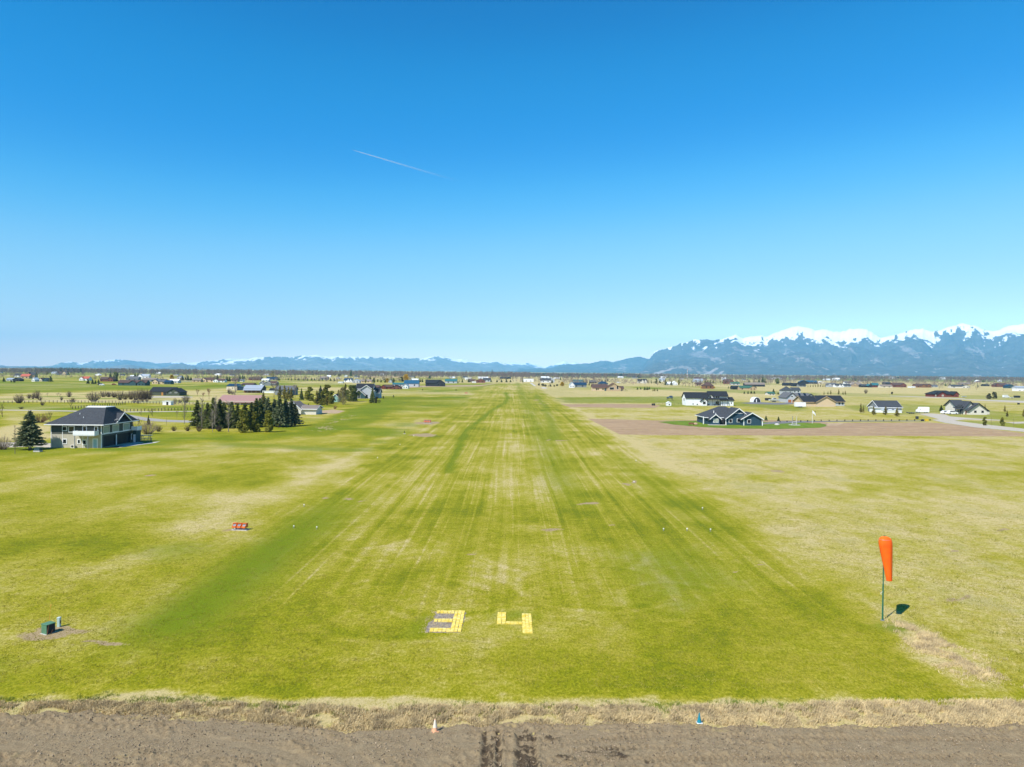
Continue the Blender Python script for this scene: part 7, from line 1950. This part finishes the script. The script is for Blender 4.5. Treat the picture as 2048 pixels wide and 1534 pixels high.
# young garden trees on the oval lawn
row('slim', [(1439, 856, 9), (1501, 857, 8), (1559, 857.5, 8), (1348, 847, 11)], 'young staked tree, {o} on the oval lawn', 'young trees on the oval lawn', name='sapling', w=.9)
row('spruce', [(1532, 841, 10), (1557, 842, 9)], 'small conifer, {o} of two behind the slate blue house', 'conifers behind the slate blue house', name='conifer', w=1.3)
# wildflower / tall weed tufts on the lawn between the grove and the strip
rng = np.random.default_rng(77)
t = rng.uniform(0, 1, 500); t = t * (t > .0)
cA, cB = P(640, 862), P(700, 832)
bx = cA.x + (cB.x - cA.x) * t + rng.normal(0, 1.5, 500); by = cA.y + (cB.y - cA.y) * t + rng.normal(0, 3, 500)
ok = fbm(bx / 4, by / 6, 111, 3) > .57
blades('weeds', np.column_stack([bx, by, np.zeros(500)])[ok], rng.uniform(.2, .6, ok.sum()), G_STRAW, 6, (.1, 0), .03, .3, 12)

# ================================================================== far woods: masses nobody could count
def woods(name, n, xr, dr, hr, m, seed, kind, gap=.4, dens=180.0, wide=1.0, xlist=None):
    rng = np.random.default_rng(seed)
    px = rng.uniform(xr[0], xr[1], n); D = np.exp(rng.uniform(math.log(dr[0]), math.log(dr[1]), n))
    X = (px - 1024) / FPX * D; Y = D
    keep = fbm(X / dens, Y / (dens * 1.3), seed, 3) > gap
    X, Y = X[keep], Y[keep]; n = len(X)
    H = rng.uniform(hr[0], hr[1], n) * (.75 + .5 * fbm(X / 260, Y / 260, seed + 3, 3))
    per = 26 if kind == 'bare' else 22
    i = np.repeat(np.arange(n), per); N = n * per
    if kind == 'bare':
        z = rng.uniform(.12, .98, N); rr = .30 * np.sqrt(np.clip(1 - (2 * z - 1.05) ** 2, .05, 1)) * wide
        a = rng.uniform(0, 6.28, N); q = rr * np.sqrt(rng.uniform(0, 1, N))
        C = np.column_stack([X[i] + np.cos(a) * q * H[i], Y[i] + np.sin(a) * q * H[i], z * H[i]])
        U = np.column_stack([rng.normal(0, .35, N), rng.normal(0, .35, N), rng.uniform(.6, 1.2, N)]); U *= (.17 * H[i] / np.linalg.norm(U, axis=1))[:, None]
        V = np.column_stack([rng.normal(0, 1, N), rng.normal(0, 1, N), np.zeros(N)]); V *= (.030 * H[i] / np.linalg.norm(V, axis=1))[:, None]
    else:
        z = rng.uniform(.05, 1, N); rr = .20 * (1 - z) * wide
        a = rng.uniform(0, 6.28, N); q = rr * rng.uniform(.2, 1, N)
        C = np.column_stack([X[i] + np.cos(a) * q * H[i], Y[i] + np.sin(a) * q * H[i], z * H[i]])
        U = np.column_stack([np.cos(a), np.sin(a), rng.uniform(-.5, .4, N)]); U *= (.12 * H[i] * (1.15 - z))[:, None]
        V = np.column_stack([-np.sin(a), np.cos(a), rng.uniform(-.8, .8, N)]); V *= (.085 * H[i] * (1.15 - z))[:, None]
    v, f = quads_from(C, U, V)
    return tag(link(name, np_mesh(name, v, f, m)), kind='stuff')
woods('woods', 5600, (-420, 1060), (2050, 3600), (9, 17.5), W_BARE, 201, 'bare', .34)
woods('woods', 4600, (1000, 2500), (1950, 3700), (9, 15), W_BARE, 202, 'bare', .38)
woods('forest', 1700, (-420, 2500), (2200, 4200), (10, 17), W_CON, 203, 'con', .48, 140.0)
woods('forest', 520, (70, 168), (2700, 3300), (17, 22), W_CON, 204, 'con', .30)
woods('forest', 2200, (985, 1270), (3100, 4300), (11, 17), W_CON, 205, 'con', .28)
woods('forest', 4600, (1660, 2500), (3000, 5600), (10, 15), W_CON, 206, 'con', .30)
woods('forest', 900, (1200, 1700), (4200, 6500), (9, 14), W_CON, 207, 'con', .35)
woods('woods', 3800, (-300, 2300), (1100, 2150), (4, 9.5), W_BARE, 208, 'bare', .52, 70.0, 1.2)
woods('woods', 900, (1380, 2400), (1350, 2200), (4, 8), W_BARE, 209, 'bare', .5, 70.0, 1.3)
woods('forest', 800, (-300, 2300), (1150, 2200), (4, 9), W_CON, 210, 'con', .54, 60.0, 1.3)
